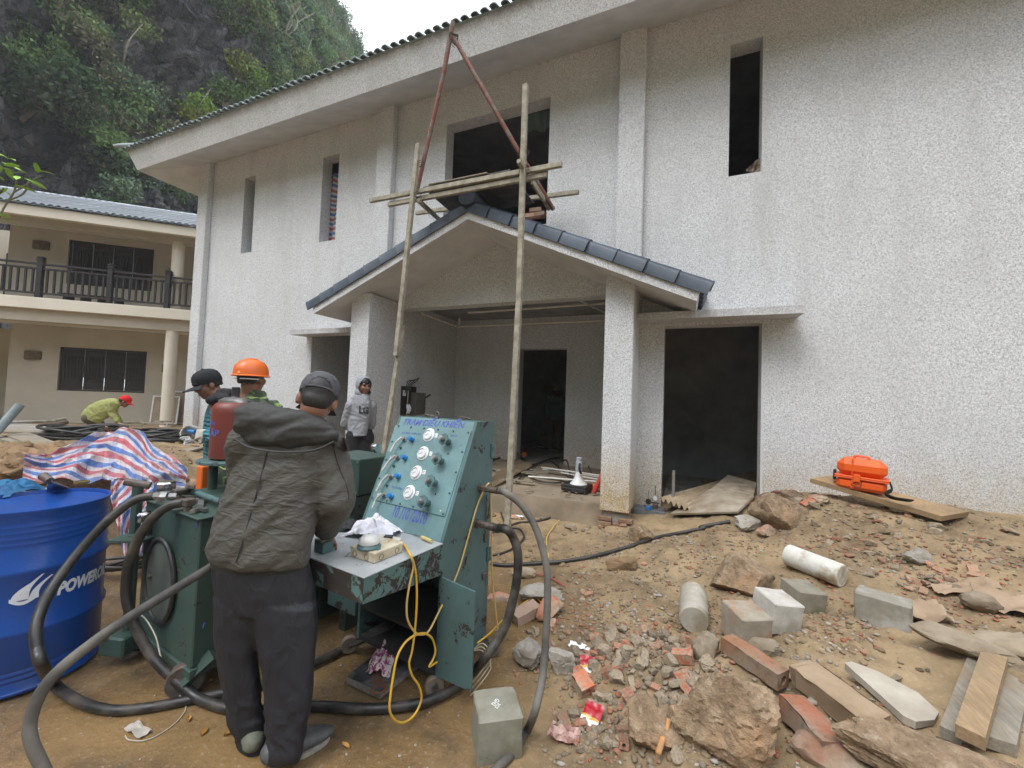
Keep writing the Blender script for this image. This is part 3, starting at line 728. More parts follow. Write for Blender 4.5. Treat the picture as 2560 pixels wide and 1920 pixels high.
# unseen slope added behind the camera, blocking low sky to darken eaves and porch
vs = []; NA, NB = 70, 24
for j in range(NB):
    for i in range(NA):
        a = R(95) + R(170)*i/(NA-1); t = j/(NB-1); e_ = math.sin(PI*i/(NA-1))**.4; r_ = 26 + 34*t + 3*noise.noise(Vector((i*.3, j*.3, 5)))
        vs.append((r_*math.sin(a), r_*math.cos(a), -1 + (40*t**.8)*e_*(1+.25*noise.noise(Vector((i*.15, 2, 7)))) + 1.5*noise.noise(Vector((i*.5, j*.6, 1)))))
mb = MB(); mb.add(vs, [(j*NA+i, (j+1)*NA+i, (j+1)*NA+i+1, j*NA+i+1) for j in range(NB-1) for i in range(NA-1)])
struct('hill', mb, simple('added_wooded_slope', (.045, .075, .03, 1), (.03, .05, .025, 1), .3, .95, 1, 2), 60)

# thin pale trunks and hanging stems among the growth
mb = MB()
for k in range(70):
    th = th0 + rnd.uniform(-.1, 1.25); z = rnd.uniform(12, 45); q = crag(th, z); o_ = Vector((math.sin(th), -math.cos(th), 0)); L_ = rnd.uniform(1.2, 3.2)
    mb.tube(cr([q + o_*.2, q + o_*rnd.uniform(.8, 1.3) + Vector((rnd.uniform(-.3, .3), rnd.uniform(-.3, .3), L_*.4)), q + o_*rnd.uniform(1.0, 1.8) + Vector((rnd.uniform(-.6, .6), rnd.uniform(-.6, .6), L_))], 4), [.045]*5 + [.02]*4, 5)
o = link('hillside_stems', mb.mesh('hillside_stems'), simple('pale_bark', (.30, .28, .24, 1), (.2, .18, .15, 1)), None, 60); o['kind'] = 'stuff'
# ================================================================== paints and stuff for the machines
def worn_paint(name, c, chip=.60, grime=.4, rough=.5, scale=7, under=(.030, .022, .018, 1)):
    """old enamel: rubbed tone, grime clouds, chipped spots with their own outline"""
    t = NT(name); a = t.noise(2.5, 5, .6); b = t.noise(scale, 6, .72, .6); c_ = t.noise(scale*5, 3, .6, 1.0)
    o = t.mix(t.ramp(a, [(.35, 0), (.7, 1)]), c, tuple(x*.72 for x in c[:3])+(1,))
    o = t.mix(t.math('MULTIPLY', t.ramp(b, [(.45, 0), (.8, 1)]), grime), o, (.06, .055, .045, 1))
    chips = t.math('MULTIPLY', t.ramp(b, [(chip-.015, 0), (chip, 1)], 'LINEAR'), t.ramp(c_, [(.38, 0), (.44, 1)]))
    o = t.mix(chips, o, under); t.col(o); t.rough(t.mix(chips, (rough,)*3+(1,), (.9,)*3+(1,)))
    t.bump(t.math('SUBTRACT', t.noise(60, 3, .6), t.math('MULTIPLY', chips, 1.5)), .35, .003); return t.m
TEALC = (.105, .205, .195, 1)
M_PANEL = worn_paint('teal_panel_enamel', (.155, .275, .285, 1), .74, .22, .38)
M_TEAL = worn_paint('chipped_teal_enamel', (.078, .148, .150, 1), .60, .4, .45)
M_TEALW = worn_paint('heavily_chipped_teal_enamel', (.085, .165, .155, 1), .50, .5, .5, 9)
M_DKGREEN = worn_paint('dark_green_enamel', (.045, .085, .072, 1), .62, .5, .45)
M_DESK = worn_paint('scuffed_grey_desk_plate', (.40, .42, .43, 1), .66, .25, .35, 11, (.12, .12, .11, 1))
M_DARK = simple('dark_inside_steel', (.02, .021, .021, 1), (.035, .033, .03, 1), 6, .8)
M_STEEL = simple('plain_steel', (.42, .42, .42, 1), (.25, .24, .22, 1), 20, .38, .1, 80, metal=.85)
M_RUSTY = simple('dull_rusty_steel', (.15, .13, .115, 1), (.09, .065, .05, 1), 20, .65, .3, 80, metal=.4)
M_CHROME = simple('bright_steel', (.65, .65, .66, 1), (.5, .5, .5, 1), 30, .2, metal=1)
M_BLUEK = simple('blue_plastic_knob', (.02, .20, .50, 1), (.015, .15, .4, 1), 10, .35)
M_WHITE = simple('white_enamel', (.78, .78, .78, 1), (.7, .7, .69, 1), 10, .4)
M_INK = simple('blue_stencil_ink', (.05, .065, .36, 1), (.10, .15, .40, 1), 40, .6)
M_WINK = simple('white_chalk_paint', (.75, .75, .73, 1), (.55, .55, .53, 1), 40, .8)
M_BLACKP = simple('black_plastic', (.015, .015, .016, 1), (.03, .03, .03, 1), 14, .5)
def hose_mat():
    t = NT('black_rubber_hose'); a = t.noise(6, 5, .65); o = t.mix(t.ramp(a, [(.45, 0), (.72, 1)]), (.018, .017, .017, 1), (.105, .088, .068, 1))
    t.col(o).rough(t.ramp(a, [(.4, .38), (.7, .8)])); t.bump(t.noise(120, 3, .6), .25, .003); return t.m
M_HOSE = hose_mat()
M_HOSEG = simple('mud_greyed_hose', (.15, .135, .115, 1), (.045, .042, .038, 1), 4, .75, .3, 90)
M_CABLE = simple('black_cable_sheath', (.02, .02, .022, 1), (.05, .046, .04, 1), 7, .5)
M_YELLOW = simple('yellow_flex', (.70, .42, .035, 1), (.55, .33, .05, 1), 12, .45)
M_RUBBER = simple('solid_rubber_tyre', (.20, .165, .125, 1), (.11, .09, .07, 1), 12, .85, .3, 50)
M_CLOTHW = simple('white_cotton', (.72, .72, .77, 1), (.64, .63, .70, 1), 6, .9, .2, 90)

def text_mesh(body, bold=.0, shear=0.0, ext=.0):
    cu = bpy.data.curves.new('lettering', 'FONT'); cu.body = body; cu.size = 1; cu.offset = bold; cu.shear = shear; cu.resolution_u = 3
    cu.align_x = 'LEFT'; o = bpy.data.objects.new('lettering', cu); COL.objects.link(o)
    dg = bpy.context.evaluated_depsgraph_get(); me = bpy.data.meshes.new_from_object(o.evaluated_get(dg))
    bpy.data.objects.remove(o); bpy.data.curves.remove(cu); return me
def lettering(parent, body, pl, pr, nrm, m, hs=1.0, bold=.01, shear=0.0, off=.002, wrap=None, label=None):
    """flat lettering from world point pl to pr, facing nrm, a couple of mm proud of the surface"""
    me = text_mesh(body, bold, shear); pl, pr = Vector(pl), Vector(pr)
    xs = [v.co.x for v in me.vertices]; x0, x1 = min(xs), max(xs); k = (pr-pl).length/max(x1-x0, 1e-6)
    M = frame(pl + Vector(nrm).normalized()*off, nrm, pr-pl)
    for v in me.vertices:
        q = Vector(((v.co.x-x0)*k, v.co.y*k*hs, 0)); v.co = wrap(q) if wrap else M @ q
    me.transform(basis(parent).inverted()); o = link('lettering', me, m, parent, 0)
    if label: o['label'] = label
    return o

# ================================================================== control station
con = thing('control_station', 'teal wheeled control cabinet with sloping gauge panel and grey desk plate', 'control panel', (-1.19, 1.915, 0), -.132)
BM = con.matrix_basis.copy()
def L2W(x, y, z): return BM @ Vector((x, y, z))
XN, YN = (BM.to_3x3() @ Vector((1, 0, 0))), (BM.to_3x3() @ Vector((0, 1, 0)))
PW, PD, ZD, ZT, V2, DK = .655, .453, .814, 1.457, .27, .527
PN = (BM.to_3x3() @ Vector((0, -(ZT-ZD), V2+.006))).normalized()
def onpanel(px, py): return onplane(px, py, L2W(0, -.006, ZD), PN)
z3 = lambda x, y: (900+x/4.1475, 1000+y/4.1475)
z4 = lambda x, y: (750+x/2.72, 1240+y/2.72)
def cp(nm, mb, m, sm=30, world=False): return part(nm, mb, m, con, sm, world)
side = [(PD, .10), (PD, ZT), (V2, ZT), (-.006, ZD), (0, .64), (0, .10)]
for x0, x1 in ((-.02, 0), (-PW, -PW+.02)):
    mb = MB(); mb.prism([(x0, y, z) for y, z in side], (x1-x0, 0, 0)); cp('side_panel', mb, M_TEAL, 0)
mb = MB(); mb.box((-PW+.021, PD-.015, .10), (-.021, PD, ZT-.005)); cp('back_panel', mb, M_TEAL, 0)
mb = MB(); mb.box((-PW+.021, V2+.002, ZT-.016), (-.021, PD-.016, ZT-.002)); cp('top_panel', mb, M_TEAL, 0)
mb = MB(); mb.box((-PW+.021, .01, .28), (-.021, PD-.016, .30)); mb.box((-PW+.021, .0, .10), (-.021, PD-.016, .125)); cp('shelf', mb, M_DARK, 0)
mb = MB(); mb.prism([(-PW+.0205, -.006, ZD), (-.0205, -.006, ZD), (-.0205, V2, ZT), (-PW+.0205, V2, ZT)], tuple(Vector((0, .643, -.276)).normalized()*.012)); cp('sloping_face', mb, M_PANEL, 0)
# desk
mb = MB(); mb.box((-PW-.004, -DK, ZD-.006), (.004, -.008, ZD), .002); cp('desk_plate', mb, M_DESK, 0)
mb = MB(); mb.prism([(-.003, -DK+.003, ZD-.0065), (-.003, -.001, ZD-.0065), (-.003, -.001, .645), (-.003, -DK+.003, .70)], (.006, 0, 0)); cp('desk_apron', mb, M_TEALW, 0)
mb = MB(); mb.prism([(-PW, -DK+.003, ZD-.0065), (-PW, -.001, ZD-.0065), (-PW, -.001, .645), (-PW, -DK+.003, .70)], (.004, 0, 0))
cp('desk_apron', mb, M_TEALW, 0)
mb = MB(); mb.box((-PW, -DK, .70), (0, -DK+.0028, ZD-.0066)); cp('desk_apron', mb, worn_paint('rubbed_brown_apron', (.045, .035, .032, 1), .58, .5, .55, 6, (.085, .165, .155, 1)), 0)
# doors hung open on the cabinet front
hz0, hz1 = .15, .635
fe = onz(*z4(1165, 1290), .13); fl = BM.inverted() @ fe
mb = MB(); a, b = Vector((.0, -.006, 0)), Vector((fl.x, fl.y, 0)); d = (b-a).normalized(); nn = Vector((-d.y, d.x, 0))*.012
mb.prism([a+Vector((0,0,.11)), b+Vector((0,0,.10)), b+Vector((0,0,.60)), a+Vector((0,0,.63))], nn); dr = cp('door', mb, M_TEAL, 0)
mb = MB(); mb.box((-PW-.27, -.02, .235), (-PW-.002, -.006, .62), .002, TR()); cp('door', mb, M_TEAL, 0)
# bolted plate and everything on it
pl_ = [onpanel(*z3(*q)) + PN*.0005 for q in ((372, 264), (1158, 326), (884, 1210), (127, 1030))]
mb = MB(); mb.prism(pl_[::-1], PN*.006); plate = cp('instrument_plate', mb, M_PANEL, 0, True)
PUP = (onpanel(*z3(722, 367)) - onpanel(*z3(520, 962))).normalized(); PUPL = (L2W(0, V2, ZT)-L2W(0, -.006, ZD)).normalized()
def pfr(q, off=.0066): return frame(onpanel(*z3(*q)) + PN*off, PN, XN)
def sub(nm, mb, m, sm=35): return part(nm, mb, m, con, sm, True)
mbb = [(410,272),(537,287),(672,297),(817,310),(975,325),(1130,342),(1067,540),(1003,750),(937,968),(872,1182),(140,1012),(287,1047),(425,1077),(560,1107),(715,1145),(342,435),(280,622),(210,812)]
bme = MB(); bme.lathe([(.0062, 0), (.0062, .005), (.004, .0075)], 6); bme = bme.mesh('bolt')
for q in mbb:
    o = link('bolt', bme, M_TEAL, con, 30); o.matrix_local = BM.inverted() @ pfr(q)
M_DIAL = simple('gauge_dial_face', (.70, .70, .71, 1), (.6, .6, .61, 1), 10, .25)
for q in ((722, 367), (660, 557), (592, 757), (520, 962)):
    M = pfr(q); mb = MB(); mb.lathe([(.044, 0), (.044, .004), (.034, .006), (.033, .016), (.029, .019), (.029, .014)], 28, M, True, False)
    ga = sub('gauge', mb, M_WHITE)
    mb = MB(); mb.lathe([(.0285, .0142), (.0001, .0144)], 24, M, True, True); part('dial', mb, M_DIAL, ga, 0).matrix_parent_inverse = Matrix()
    ga.children[0].data.transform(basis(con).inverted())
    mb = MB(); mb.box((-.001, -.006, .0152), (.001, .02, .0156), 0, M @ Matrix.Rotation(2.1, 4, 'Z'))
    for k in range(9):
        mb.box((-.0008, .021, .0149), (.0008, .026, .0152), 0, M @ Matrix.Rotation(-2.3+k*.575, 4, 'Z'))
    mb.xform(basis(con).inverted()); part('needle', mb, M_BLACKP, ga, 0)
for q in ((552, 417), (482, 605), (412, 798), (340, 1003)):
    M = pfr(q); mb = MB(); mb.lathe([(.017, 0), (.017, .012), (.0145, .014), (.0145, .034), (.013, .037)], 18, M); mb.lathe([(.006, .037), (.006, .039)], 8, M); sub('selector_knob', mb, M_BLUEK)
for q in ((925, 440), (855, 640), (790, 865), (715, 1075)):
    M = pfr(q); mb = MB(); mb.lathe([(.02, 0), (.02, .035), (.0165, .037), (.0165, .05)], 20, M)
    v = [];
    for z_ in (.05, .058):
        for j in range(32): a = 2*PI*j/32; r_ = .034 + .0028*math.cos(8*a); v.append((r_*math.cos(a), r_*math.sin(a), z_))
    mb.add(v, [tuple(range(32))[::-1], tuple(range(32, 64))] + [(j, (j+1) % 32, 32+(j+1) % 32, 32+j) for j in range(32)], M)
    kn = sub('hand_knob', mb, M_TEAL)
    mb = MB(); mb.lathe([(.016, .058), (.016, .085), (.014, .088)], 8, M); mb.lathe([(.009, .088), (.009, .091)], 8, M); mb.xform(basis(con).inverted()); part('lock_nut', mb, M_STEEL, kn)
M_IVORY = simple('ivory_lever_paint', (.52, .52, .47, 1), (.36, .35, .31, 1), 20, .5)
for (a, b) in (((465, 405), (362, 558)), ((398, 592), (278, 755)), ((328, 790), (222, 965)), ((258, 980), (180, 1140))):
    M = pfr((a[0]+10, a[1]+8)); mb = MB(); mb.box((-.016, -.014, 0), (.016, .014, .008), .002, M); mb.lathe([(.0095, .008), (.0095, .024), (.008, .027)], 10, M); lv = sub('lever', mb, M_STEEL)
    p0, p1 = onpanel(*z3(*a))+PN*.032, onpanel(*z3(*b))+PN*.045; md = p0.lerp(p1, .35)+(onpanel(*z3(a[0]-45, a[1]+15))-onpanel(*z3(*a)))*.5
    mb = MB(); mb.tube(cr([p0, md, p1.lerp(md, .4), p1], 5), [.0085]*4+[.0068]*12, 8); mb.xform(basis(con).inverted()); part('lever_arm', mb, M_IVORY, lv)
for q in ((432, 500), (362, 688), (292, 890)):
    mb = MB(); mb.lathe([(.008, 0), (.008, .01), (.005, .011), (.005, .003)], 12, pfr(q), True, False); sub('port', mb, M_DKGREEN)
for q in ((920, 560), (790, 978)):
    mb = MB(); mb.lathe([(.0055, .0004), (.0055, .0010)], 12, pfr(q)); sub('hole', mb, M_DARK)
for q in ((798, 372), (740, 560), (673, 752), (602, 970)):
    M = pfr(q); mb = MB(); mb.box((-.011, -.013, .0003), (.011, .013, .0009), 0, M); st = sub('sticker', mb, M_WHITE)
    p = onpanel(*z3(*q)); lettering(con, 'C', p - XN*.007 - PUPL*.008, p + XN*.007 - PUPL*.008, PN, M_BLACKP, .9, 0, 0, .0082)
hA, hB = onpanel(*z3(448, 252)), onpanel(*z3(1080, 292)); lettering(con, 'TRẠM DIỀU KHIỂN', hA, hB, PN, M_INK, .95, .022, .25, .0012)
hm1 = hA.lerp(hB, .322) + PUPL*.0125; lettering(con, '-', hm1, hm1 + (hB-hA).normalized()*.016, PN, M_INK, .95, .03, 0, .0014)
lettering(con, '10 /10 /2010', onpanel(*z3(330, 1208)), onpanel(*z3(676, 1296)), PN, M_INK, 1.75, .02, .08, .0012)
for s_, a, b in (('KHE CHỐT', (445, 352), (520, 357)), ('CHUYỂN DỊCH', (535, 357), (634, 366)), ('MỨC ÁP', (946, 382), (1012, 388)), ('VAN ĐƯỜNG', (335, 912), (438, 936))):
    lettering(con, s_, onpanel(*z3(*a)), onpanel(*z3(*b)), PN, M_INK, 1.2, .015, 0, .0075)
for s_, q, m in (('1', (368, 468), M_WINK), ('2', (312, 608), M_WINK), ('3', (250, 815), M_WINK), ('4', (182, 990), M_WINK), ('+', (1042, 485), M_INK), ('+', (830, 1165), M_WINK), ('-', (600, 447), M_INK), ('+', (502, 455), M_INK)):
    p = onpanel(*z3(*q)); lettering(con, s_, p, p + XN*(.012 if s_ != '1' else .005), PN, m, 1.0, .02, .1, .0076)
mb = MB(); p = L2W(-.37, V2+.06, ZT-.002); mb.tube([p + XN*(.017*math.cos(a)) + Vector((0, 0, .026+.017*math.sin(a))) for a in [2*PI*k/16 for k in range(16)]], .006, 8, closed=True); mb.lathe([(.014, 0), (.014, .006), (.008, .010)], 12, Matrix.Translation(p)); sub('lifting_eye', mb, M_RUSTY)
for x in (-.47, -.17):
    mb = MB(); p = L2W(x, V2+.09, ZT-.002); mb.lathe([(.006, 0), (.006, .016)], 8, Matrix.Translation(p)); mb.tube([p+Vector((-.03, -.005, .022)), p+Vector((.045, .01, .010))], .006, 8); sub('wing_bolt', mb, M_RUSTY)
mb = MB(); mb.lathe([(.03, 0), (.034, .02), (.03, .045), (.018, .05)], 18, frame(L2W(-PW, .10, 1.255), -XN, (0, 0, 1))); sub('chrome_cap', mb, M_CHROME)
SPX = lambda px, py, o=0: onplane(px, py, L2W(o, 0, 0), XN)
F1, F2 = SPX(1199, 1219), SPX(1191, 1308)
for f in (F1, F2):
    mb = MB(); M = frame(f, XN, (0, 0, 1)); mb.lathe([(.026, 0), (.026, .012), (.019, .013), (.019, .03), (.023, .031), (.023, .05), (.019, .051), (.019, .075)], 6, M); mb.lathe([(.02, .075), (.02, .13)], 14, M); sub('hose_fitting', mb, M_RUSTY)
# hinges, latch and weld drips down the rear edge of the side
for z_ in (1.27, .62):
    mb = MB(); mb.box((.0, PD-.03, z_-.045), (.012, PD+.012, z_+.045), .003); cp('hinge', mb, M_TEAL)
for z_ in (.74, .50):
    mb = MB(); mb.box((.0005, PD-.075, z_-.022), (.014, PD-.03, z_+.022), .004, TR()); cp('latch', mb, M_RUSTY)
mb = MB(); mb.tube([(.005, PD-.055, 1.0+k*-.012 + 0) for k in range(1)] + [(.006+.003*(k % 2), PD-.06+.006*math.sin(k*1.9), .98-k*.016) for k in range(18)], .004, 6); cp('weld_bead', mb, M_RUSTY)
def caster(parent, p, r_, axis_dir, br, m_tyre=M_RUBBER):
    """small trolley wheel at world centre p with a fork up to br"""
    M = frame(p, axis_dir); mb = MB(); h = .018
    mb.lathe([(r_*.45, -h), (r_*.9, -h), (r_, -h*.6), (r_, h*.6), (r_*.9, h), (r_*.45, h)], 22, M); wl = part('wheel', mb, m_tyre, parent, 35, True)
    mb = MB(); mb.lathe([(r_*.44, -h*1.1), (r_*.25, -h*1.2), (r_*.25, h*1.2), (r_*.44, h*1.1)], 16, M); mb.xform(basis(parent).inverted()); part('hub', mb, M_RUSTY, wl)
    mb = MB(); ad = Vector(axis_dir).normalized()
    for s_ in (-1, 1):
        o_ = ad*(h+.006)*s_; mb.tube([Vector(p)+o_, Vector(br)+o_], [.012, .022], 4)
    mb.box((-.03, -.03, -.006), (.03, .03, .006), 0, Matrix.Translation(br)); part('fork', mb, M_DARK, parent, 30, True)
WX = XN*.8 + YN*.25
caster(con, onz(1085, 1738, .0) + Vector((0, 0, .052)), .052, (XN*.75 - YN*.65), L2W(-.05, .06, .12))
caster(con, onz(872, 1632, .0) + Vector((0, 0, .052)), .052, (XN*.85 - YN*.5), L2W(-PW+.16, .1, .17))
caster(con, onz(1232, 1640, .0) + Vector((0, 0, .05)), .05, (XN*.75 - YN*.65), L2W(-.04, .41, .12))
caster(con, L2W(-PW+.05, PD-.05, .05), .05, XN, L2W(-PW+.05, .41, .12))

# ------------------------------------------------------------------ things lying on the desk
def ondesk(zx, zy, h=0): return onz(*z4(zx, zy), ZD + h)
a, b, c = ondesk(348, 412), ondesk(515, 466), ondesk(690, 378)
jb = thing('junction_box', 'cream plastic junction box with round knockouts under the white bell', 'junction box', (a+c)/2, math.atan2((b-a).y, (b-a).x))
lx, ly = (b-a).length, (c-b).length
mb = MB(); mb.box((-lx/2, -ly/2, .0), (lx/2, ly/2, .046), .004); mb.box((-lx/2-.002, -ly/2-.002, .036), (lx/2+.002, ly/2+.002, .05), .003)
CREAMP = simple('aged_cream_plastic', (.62, .55, .42, 1), (.42, .34, .24, 1), 16, .5, .15, 60)
part('case', mb, CREAMP, jb)
for (x, y, nx_, ny_) in ((-.05, -ly/2-.0005, 0, -1), (.03, -ly/2-.0005, 0, -1), (lx/2+.0005, -.05, 1, 0), (lx/2+.0005, .05, 1, 0)):
    mb = MB(); M = frame((x, y, .020), (nx_, ny_, 0)); mb.tube([M @ Vector((.013*math.cos(2*PI*k/16), .013*math.sin(2*PI*k/16), .001)) for k in range(16)], .0016, 5, closed=True); part('knockout', mb, simple('grimy_ring', (.30, .22, .13, 1)), jb)
bp = onz(*z4(468, 350), ZD+.05)
bell = thing('bell', 'white domed electric bell with grey-green base on the cream box', 'bell', bp)
mb = MB(); mb.lathe([(.055, 0), (.056, .008), (.05, .014), (.044, .022)], 24); mb.box((-.065, -.012, 0), (.065, .012, .006), .002); part('base', mb, M_TEAL, bell)
mb = MB(); mb.lathe([(.047, .022), (.048, .032), (.044, .044), (.033, .056), (.018, .063), (.006, .065), (.006, .069), (.001, .070)], 28); part('gong', mb, simple('scuffed_white_gong', (.66, .66, .63, 1), (.45, .45, .42, 1), 14, .35, .1), bell)
q = ondesk(600, 305, .03); sw = thing('switch', 'pale rocker switch box with black rocker beside the bell', 'switch', q - Vector((0, 0, .03)), jb.rotation_euler.z + .5)
mb = MB(); mb.prism([(-.06, -.035, 0), (.06, -.035, 0), (.06, -.035, .035), (-.06, -.035, .055)], (0, .07, 0)); part('case', mb, simple('pale_switch_plastic', (.58, .55, .47, 1)), sw, 20)
mb = MB(); mb.box((-.022, -.014, .045), (.022, .014, .058), .003); part('rocker', mb, M_BLACKP, sw)
p0, p1 = ondesk(800, 268, .012), ondesk(895, 308, .012); sdr = thing('screwdriver', 'small screwdriver with clear yellow handle on the grey desk', 'screwdriver', p0.lerp(p1, .5))
d = (p1-p0); off = -p0.lerp(p1, .5)
mb = MB(); mb.tube([p0.lerp(p1, .3)+off, p0.lerp(p1, .45)+off, p1+off], [.009, .011, .010], 6); part('handle', mb, simple('amber_handle', (.62, .50, .18, 1), (.5, .42, .2, 1), 10, .25), sdr)
mb = MB(); mb.tube([p0.lerp(p1, .3)+off, p0 - d*.35 + off], .003, 6); part('blade', mb, M_STEEL, sdr)

def crumple(w_, d_, h_, seed, n=44, folds=1.0, hang=0.0):
    """a heaped cloth: grid dome with ridged folds, centred on the origin, resting on z=0"""
    vs = []
    for j in range(n):
        for i in range(n):
            u, v = i/(n-1)*2-1, j/(n-1)*2-1; k = math.sqrt((u*u+v*v)/2*1.25)
            s_ = Vector((u*1.6+seed, v*1.6, seed*.3)); f = abs(noise.noise(s_*1.3))*1.2 + abs(noise.noise(s_*2.6))*.5 + abs(noise.noise(s_*5))*.10
            env = max(0, 1-k**2.2); x = u*w_/2*(1+.28*noise.noise(s_*1.1)) + .07*w_*noise.noise(s_*2.0); y = v*d_/2*(1+.28*noise.noise(s_*1.1+Vector((5, 5, 0)))) + .07*d_*noise.noise(s_*2.0+Vector((3, 1, 8)))
            vs.append((x, y, max(.003, h_*(env*(.55+.55*f*folds)) + .012*f*h_*8*.1)))
    mb = MB(); mb.add(vs, [(j*n+i, j*n+i+1, (j+1)*n+i+1, (j+1)*n+i) for j in range(n-1) for i in range(n-1)]); return mb
def cloth(name, label, cat, p, w_, d_, h_, seed, m, rz=0, n=44, folds=1.0):
    mb = crumple(w_, d_, h_, seed, n, folds); o = link(name, mb.mesh(name), m, None, 60, loc=p, rot=(0, 0, rz)); return tag(o, label, cat)
cloth('white_cloth', 'crumpled white cloth on the desk in front of the gauge panel', 'cloth', ondesk(500, 262) + Vector((0, 0, .001)), .27, .20, .115, 2.3, M_CLOTHW, .1, 56)
cloth('black_cloth', 'black cloth bundle tucked behind the white cloth on the desk', 'cloth', ondesk(350, 232) + Vector((0, 0, .001)), .13, .10, .07, 7.1, simple('black_cotton', (.02, .02, .024, 1)), .4, 30)
q = ondesk(160, 378); tb = thing('tool_box', 'small teal metal block under the leaning man’s hand on the desk', 'block', q, -.1)
mb = MB(); mb.box((-.035, -.03, 0), (.035, .03, .055), .004); part('body', mb, M_TEAL, tb)
mb = MB(); mb.box((-.028, -.034, .0555), (.028, .03, .068), .003); part('lid', mb, M_STEEL, tb)

# ------------------------------------------------------------------ hydraulic power unit on wheels at the left
E0, E1 = at(501, 1301, 2.1), at(366, 1248, 2.44)
pu = thing('power_pack', 'dark green hydraulic tank unit on wheels with round hatch and pump handle', 'power unit', (E0.x, E0.y, 0), 0)
dl = (E1-E0); dl.z = 0; Lw = dl.length*1.0; dl.normalize(); dn = Vector((-dl.y, dl.x, 0))
if dn.y < 0: dn = -dn          # away from the camera
ZB, ZTT = .167, .92
def tk(u, v, z): return Vector((E0.x, E0.y, 0)) + dl*u + dn*v + Vector((0, 0, z))
def tp(nm, mb, m, sm=30): return part(nm, mb, m, pu, sm, True)
TM = Matrix(((dl.x, dn.x, 0, E0.x), (dl.y, dn.y, 0, E0.y), (0, 0, 1, 0), (0, 0, 0, 1)))
def tbox(a, b, bev=.0): mb = MB(); mb.box(a, b, bev, TM); return mb
flipT = TM.to_3x3().determinant() < 0
def fixn(mb):
    if flipT: mb.f = [f[::-1] for f in mb.f]
    return mb
tp('tank', fixn(tbox((0, 0, ZB), (Lw, .62, ZTT), .006)), M_DKGREEN)
tp('lid', fixn(tbox((-.02, -.02, ZTT+.0005), (Lw+.03, .64, ZTT+.014), .004)), M_DKGREEN)
tp('skirt', fixn(tbox((-.012, -.012, ZB-.045), (Lw+.2, .63, ZB-.001), .004)), M_DKGREEN)
cface = tk(Lw*.58, -.001, .52)
M = frame(cface, -dn, dl); mb = MB(); mb.lathe([(.215, 0), (.215, .008), (.2, .012), (.02, .013), (.001, .014)], 36, M @ Matrix.Diagonal((.85, 1, 1, 1))); tp('hatch', mb, worn_paint('greyed_green_hatch', (.10, .12, .105, 1), .7, .4, .5))
mb = MB(); mb.tube([M @ Vector((.215*.85*math.cos(2*PI*k/40), .225*math.sin(2*PI*k/40), .014)) for k in range(40)], .013, 8, closed=True); tp('hatch_gasket', mb, M_BLACKP)
mb = MB(); mb.lathe([(.013, .012), (.013, .03)], 6, M @ TR(.11, .0, 0)); tp('hatch_bolt', mb, M_RUSTY)
# fittings, filler cap and spanners on the lid
cap = onz(1*410, 1228, 1.0); 
fc = at(412, 1232, 2.42); fc.z = ZTT+.014
mb = MB(); mb.lathe([(.05, 0), (.05, .045), (.058, .046), (.058, .05)], 24, Matrix.Translation(fc)); mb.lathe([(.048, .05), (.052, .055), (.052, .095), (.046, .104)], 10, Matrix.Translation(fc)); tp('filler_cap', mb, M_CHROME)
FA = at(385, 1240, 2.3); FBp = at(458, 1256, 2.2)
mb = MB(); mb.lathe([(.02, 0), (.02, .05)], 8, frame(FA, (at(440, 1240, 2.3)-FA))); mb.lathe([(.027, .05), (.027, .085)], 6, frame(FA, (at(440, 1240, 2.3)-FA))); mb.tube([FA + (at(440, 1240, 2.3)-FA).normalized()*.08, at(440, 1240, 2.32)], .016, 8); tp('hose_fitting', mb, M_STEEL)
q = at(470, 1268, 2.2); mb = MB(); mb.tube([Vector((q.x, q.y, ZTT+.012)), Vector((q.x, q.y, ZTT+.05))], .02, 8); mb.tube([FBp, at(462, 1255, 2.2), Vector((q.x, q.y, ZTT+.06))], .019, 8); mb.box((-.026, -.026, -.02), (.026, .026, .02), .005, Matrix.Translation((q.x, q.y, ZTT+.062))); tp('hose_fitting', mb, M_RUSTY)
# pump column with tee handle standing against the tank
pb, ptp = at(345, 1560, 2.42), at(345, 1216, 2.42)
pb.x, pb.y = ptp.x+.0, ptp.y+.0
mb = MB(); mb.tube([(ptp.x, ptp.y, .12), (ptp.x, ptp.y, ptp.z)], .026, 12); tp('pump_column', mb, M_DKGREEN)
h0, h1 = at(313, 1204, 2.40), at(375, 1214, 2.44)
mb = MB(); mb.tube([h0, h1], .022, 12); tp('tee_handle', mb, M_RUSTY)
mb = MB(); mb.box((-.03, -.14, .0), (.16, .03, .012), .0, TR(ptp.x, ptp.y, .72, 0, 0, .4)); tp('bracket', mb, M_DKGREEN)
mb = MB(); mb.box((-.08, -.07, .06), (.08, .07, .17), .01, TR(ptp.x, ptp.y-.02, 0, 0, 0, .3)); tp('column_foot', mb, M_DKGREEN)
mb = MB(); mb.lathe([(.03, 0), (.03, .05), (.018, .06)], 14, frame(at(375, 1290, 2.36), -dn)); tp('sight_glass', mb, M_CHROME)
mb = MB(); M = frame(at(373, 1330, 2.38), (0, 0, 1)); mb.lathe([(.02, -.12), (.02, .08), (.026, .08), (.026, .1)], 12, M); tp('level_tube', mb, M_BLACKP)
wc = onz(462, 1740, 0) + Vector((0, 0, .085))
M = frame(wc, dl*.85+dn*.6); mb = MB(); mb.lathe([(.03, -.03), (.078, -.03), (.086, -.02), (.086, .02), (.078, .03), (.03, .03)], 26, M); wl = part('wheel', mb, M_RUSTY, pu, 35, True)
mb = MB(); mb.lathe([(.029, -.036), (.012, -.04), (.012, .04), (.029, .036)], 14, M); mb.xform(basis(pu).inverted()); part('hub', mb, M_RUSTY, wl)
mb = MB()
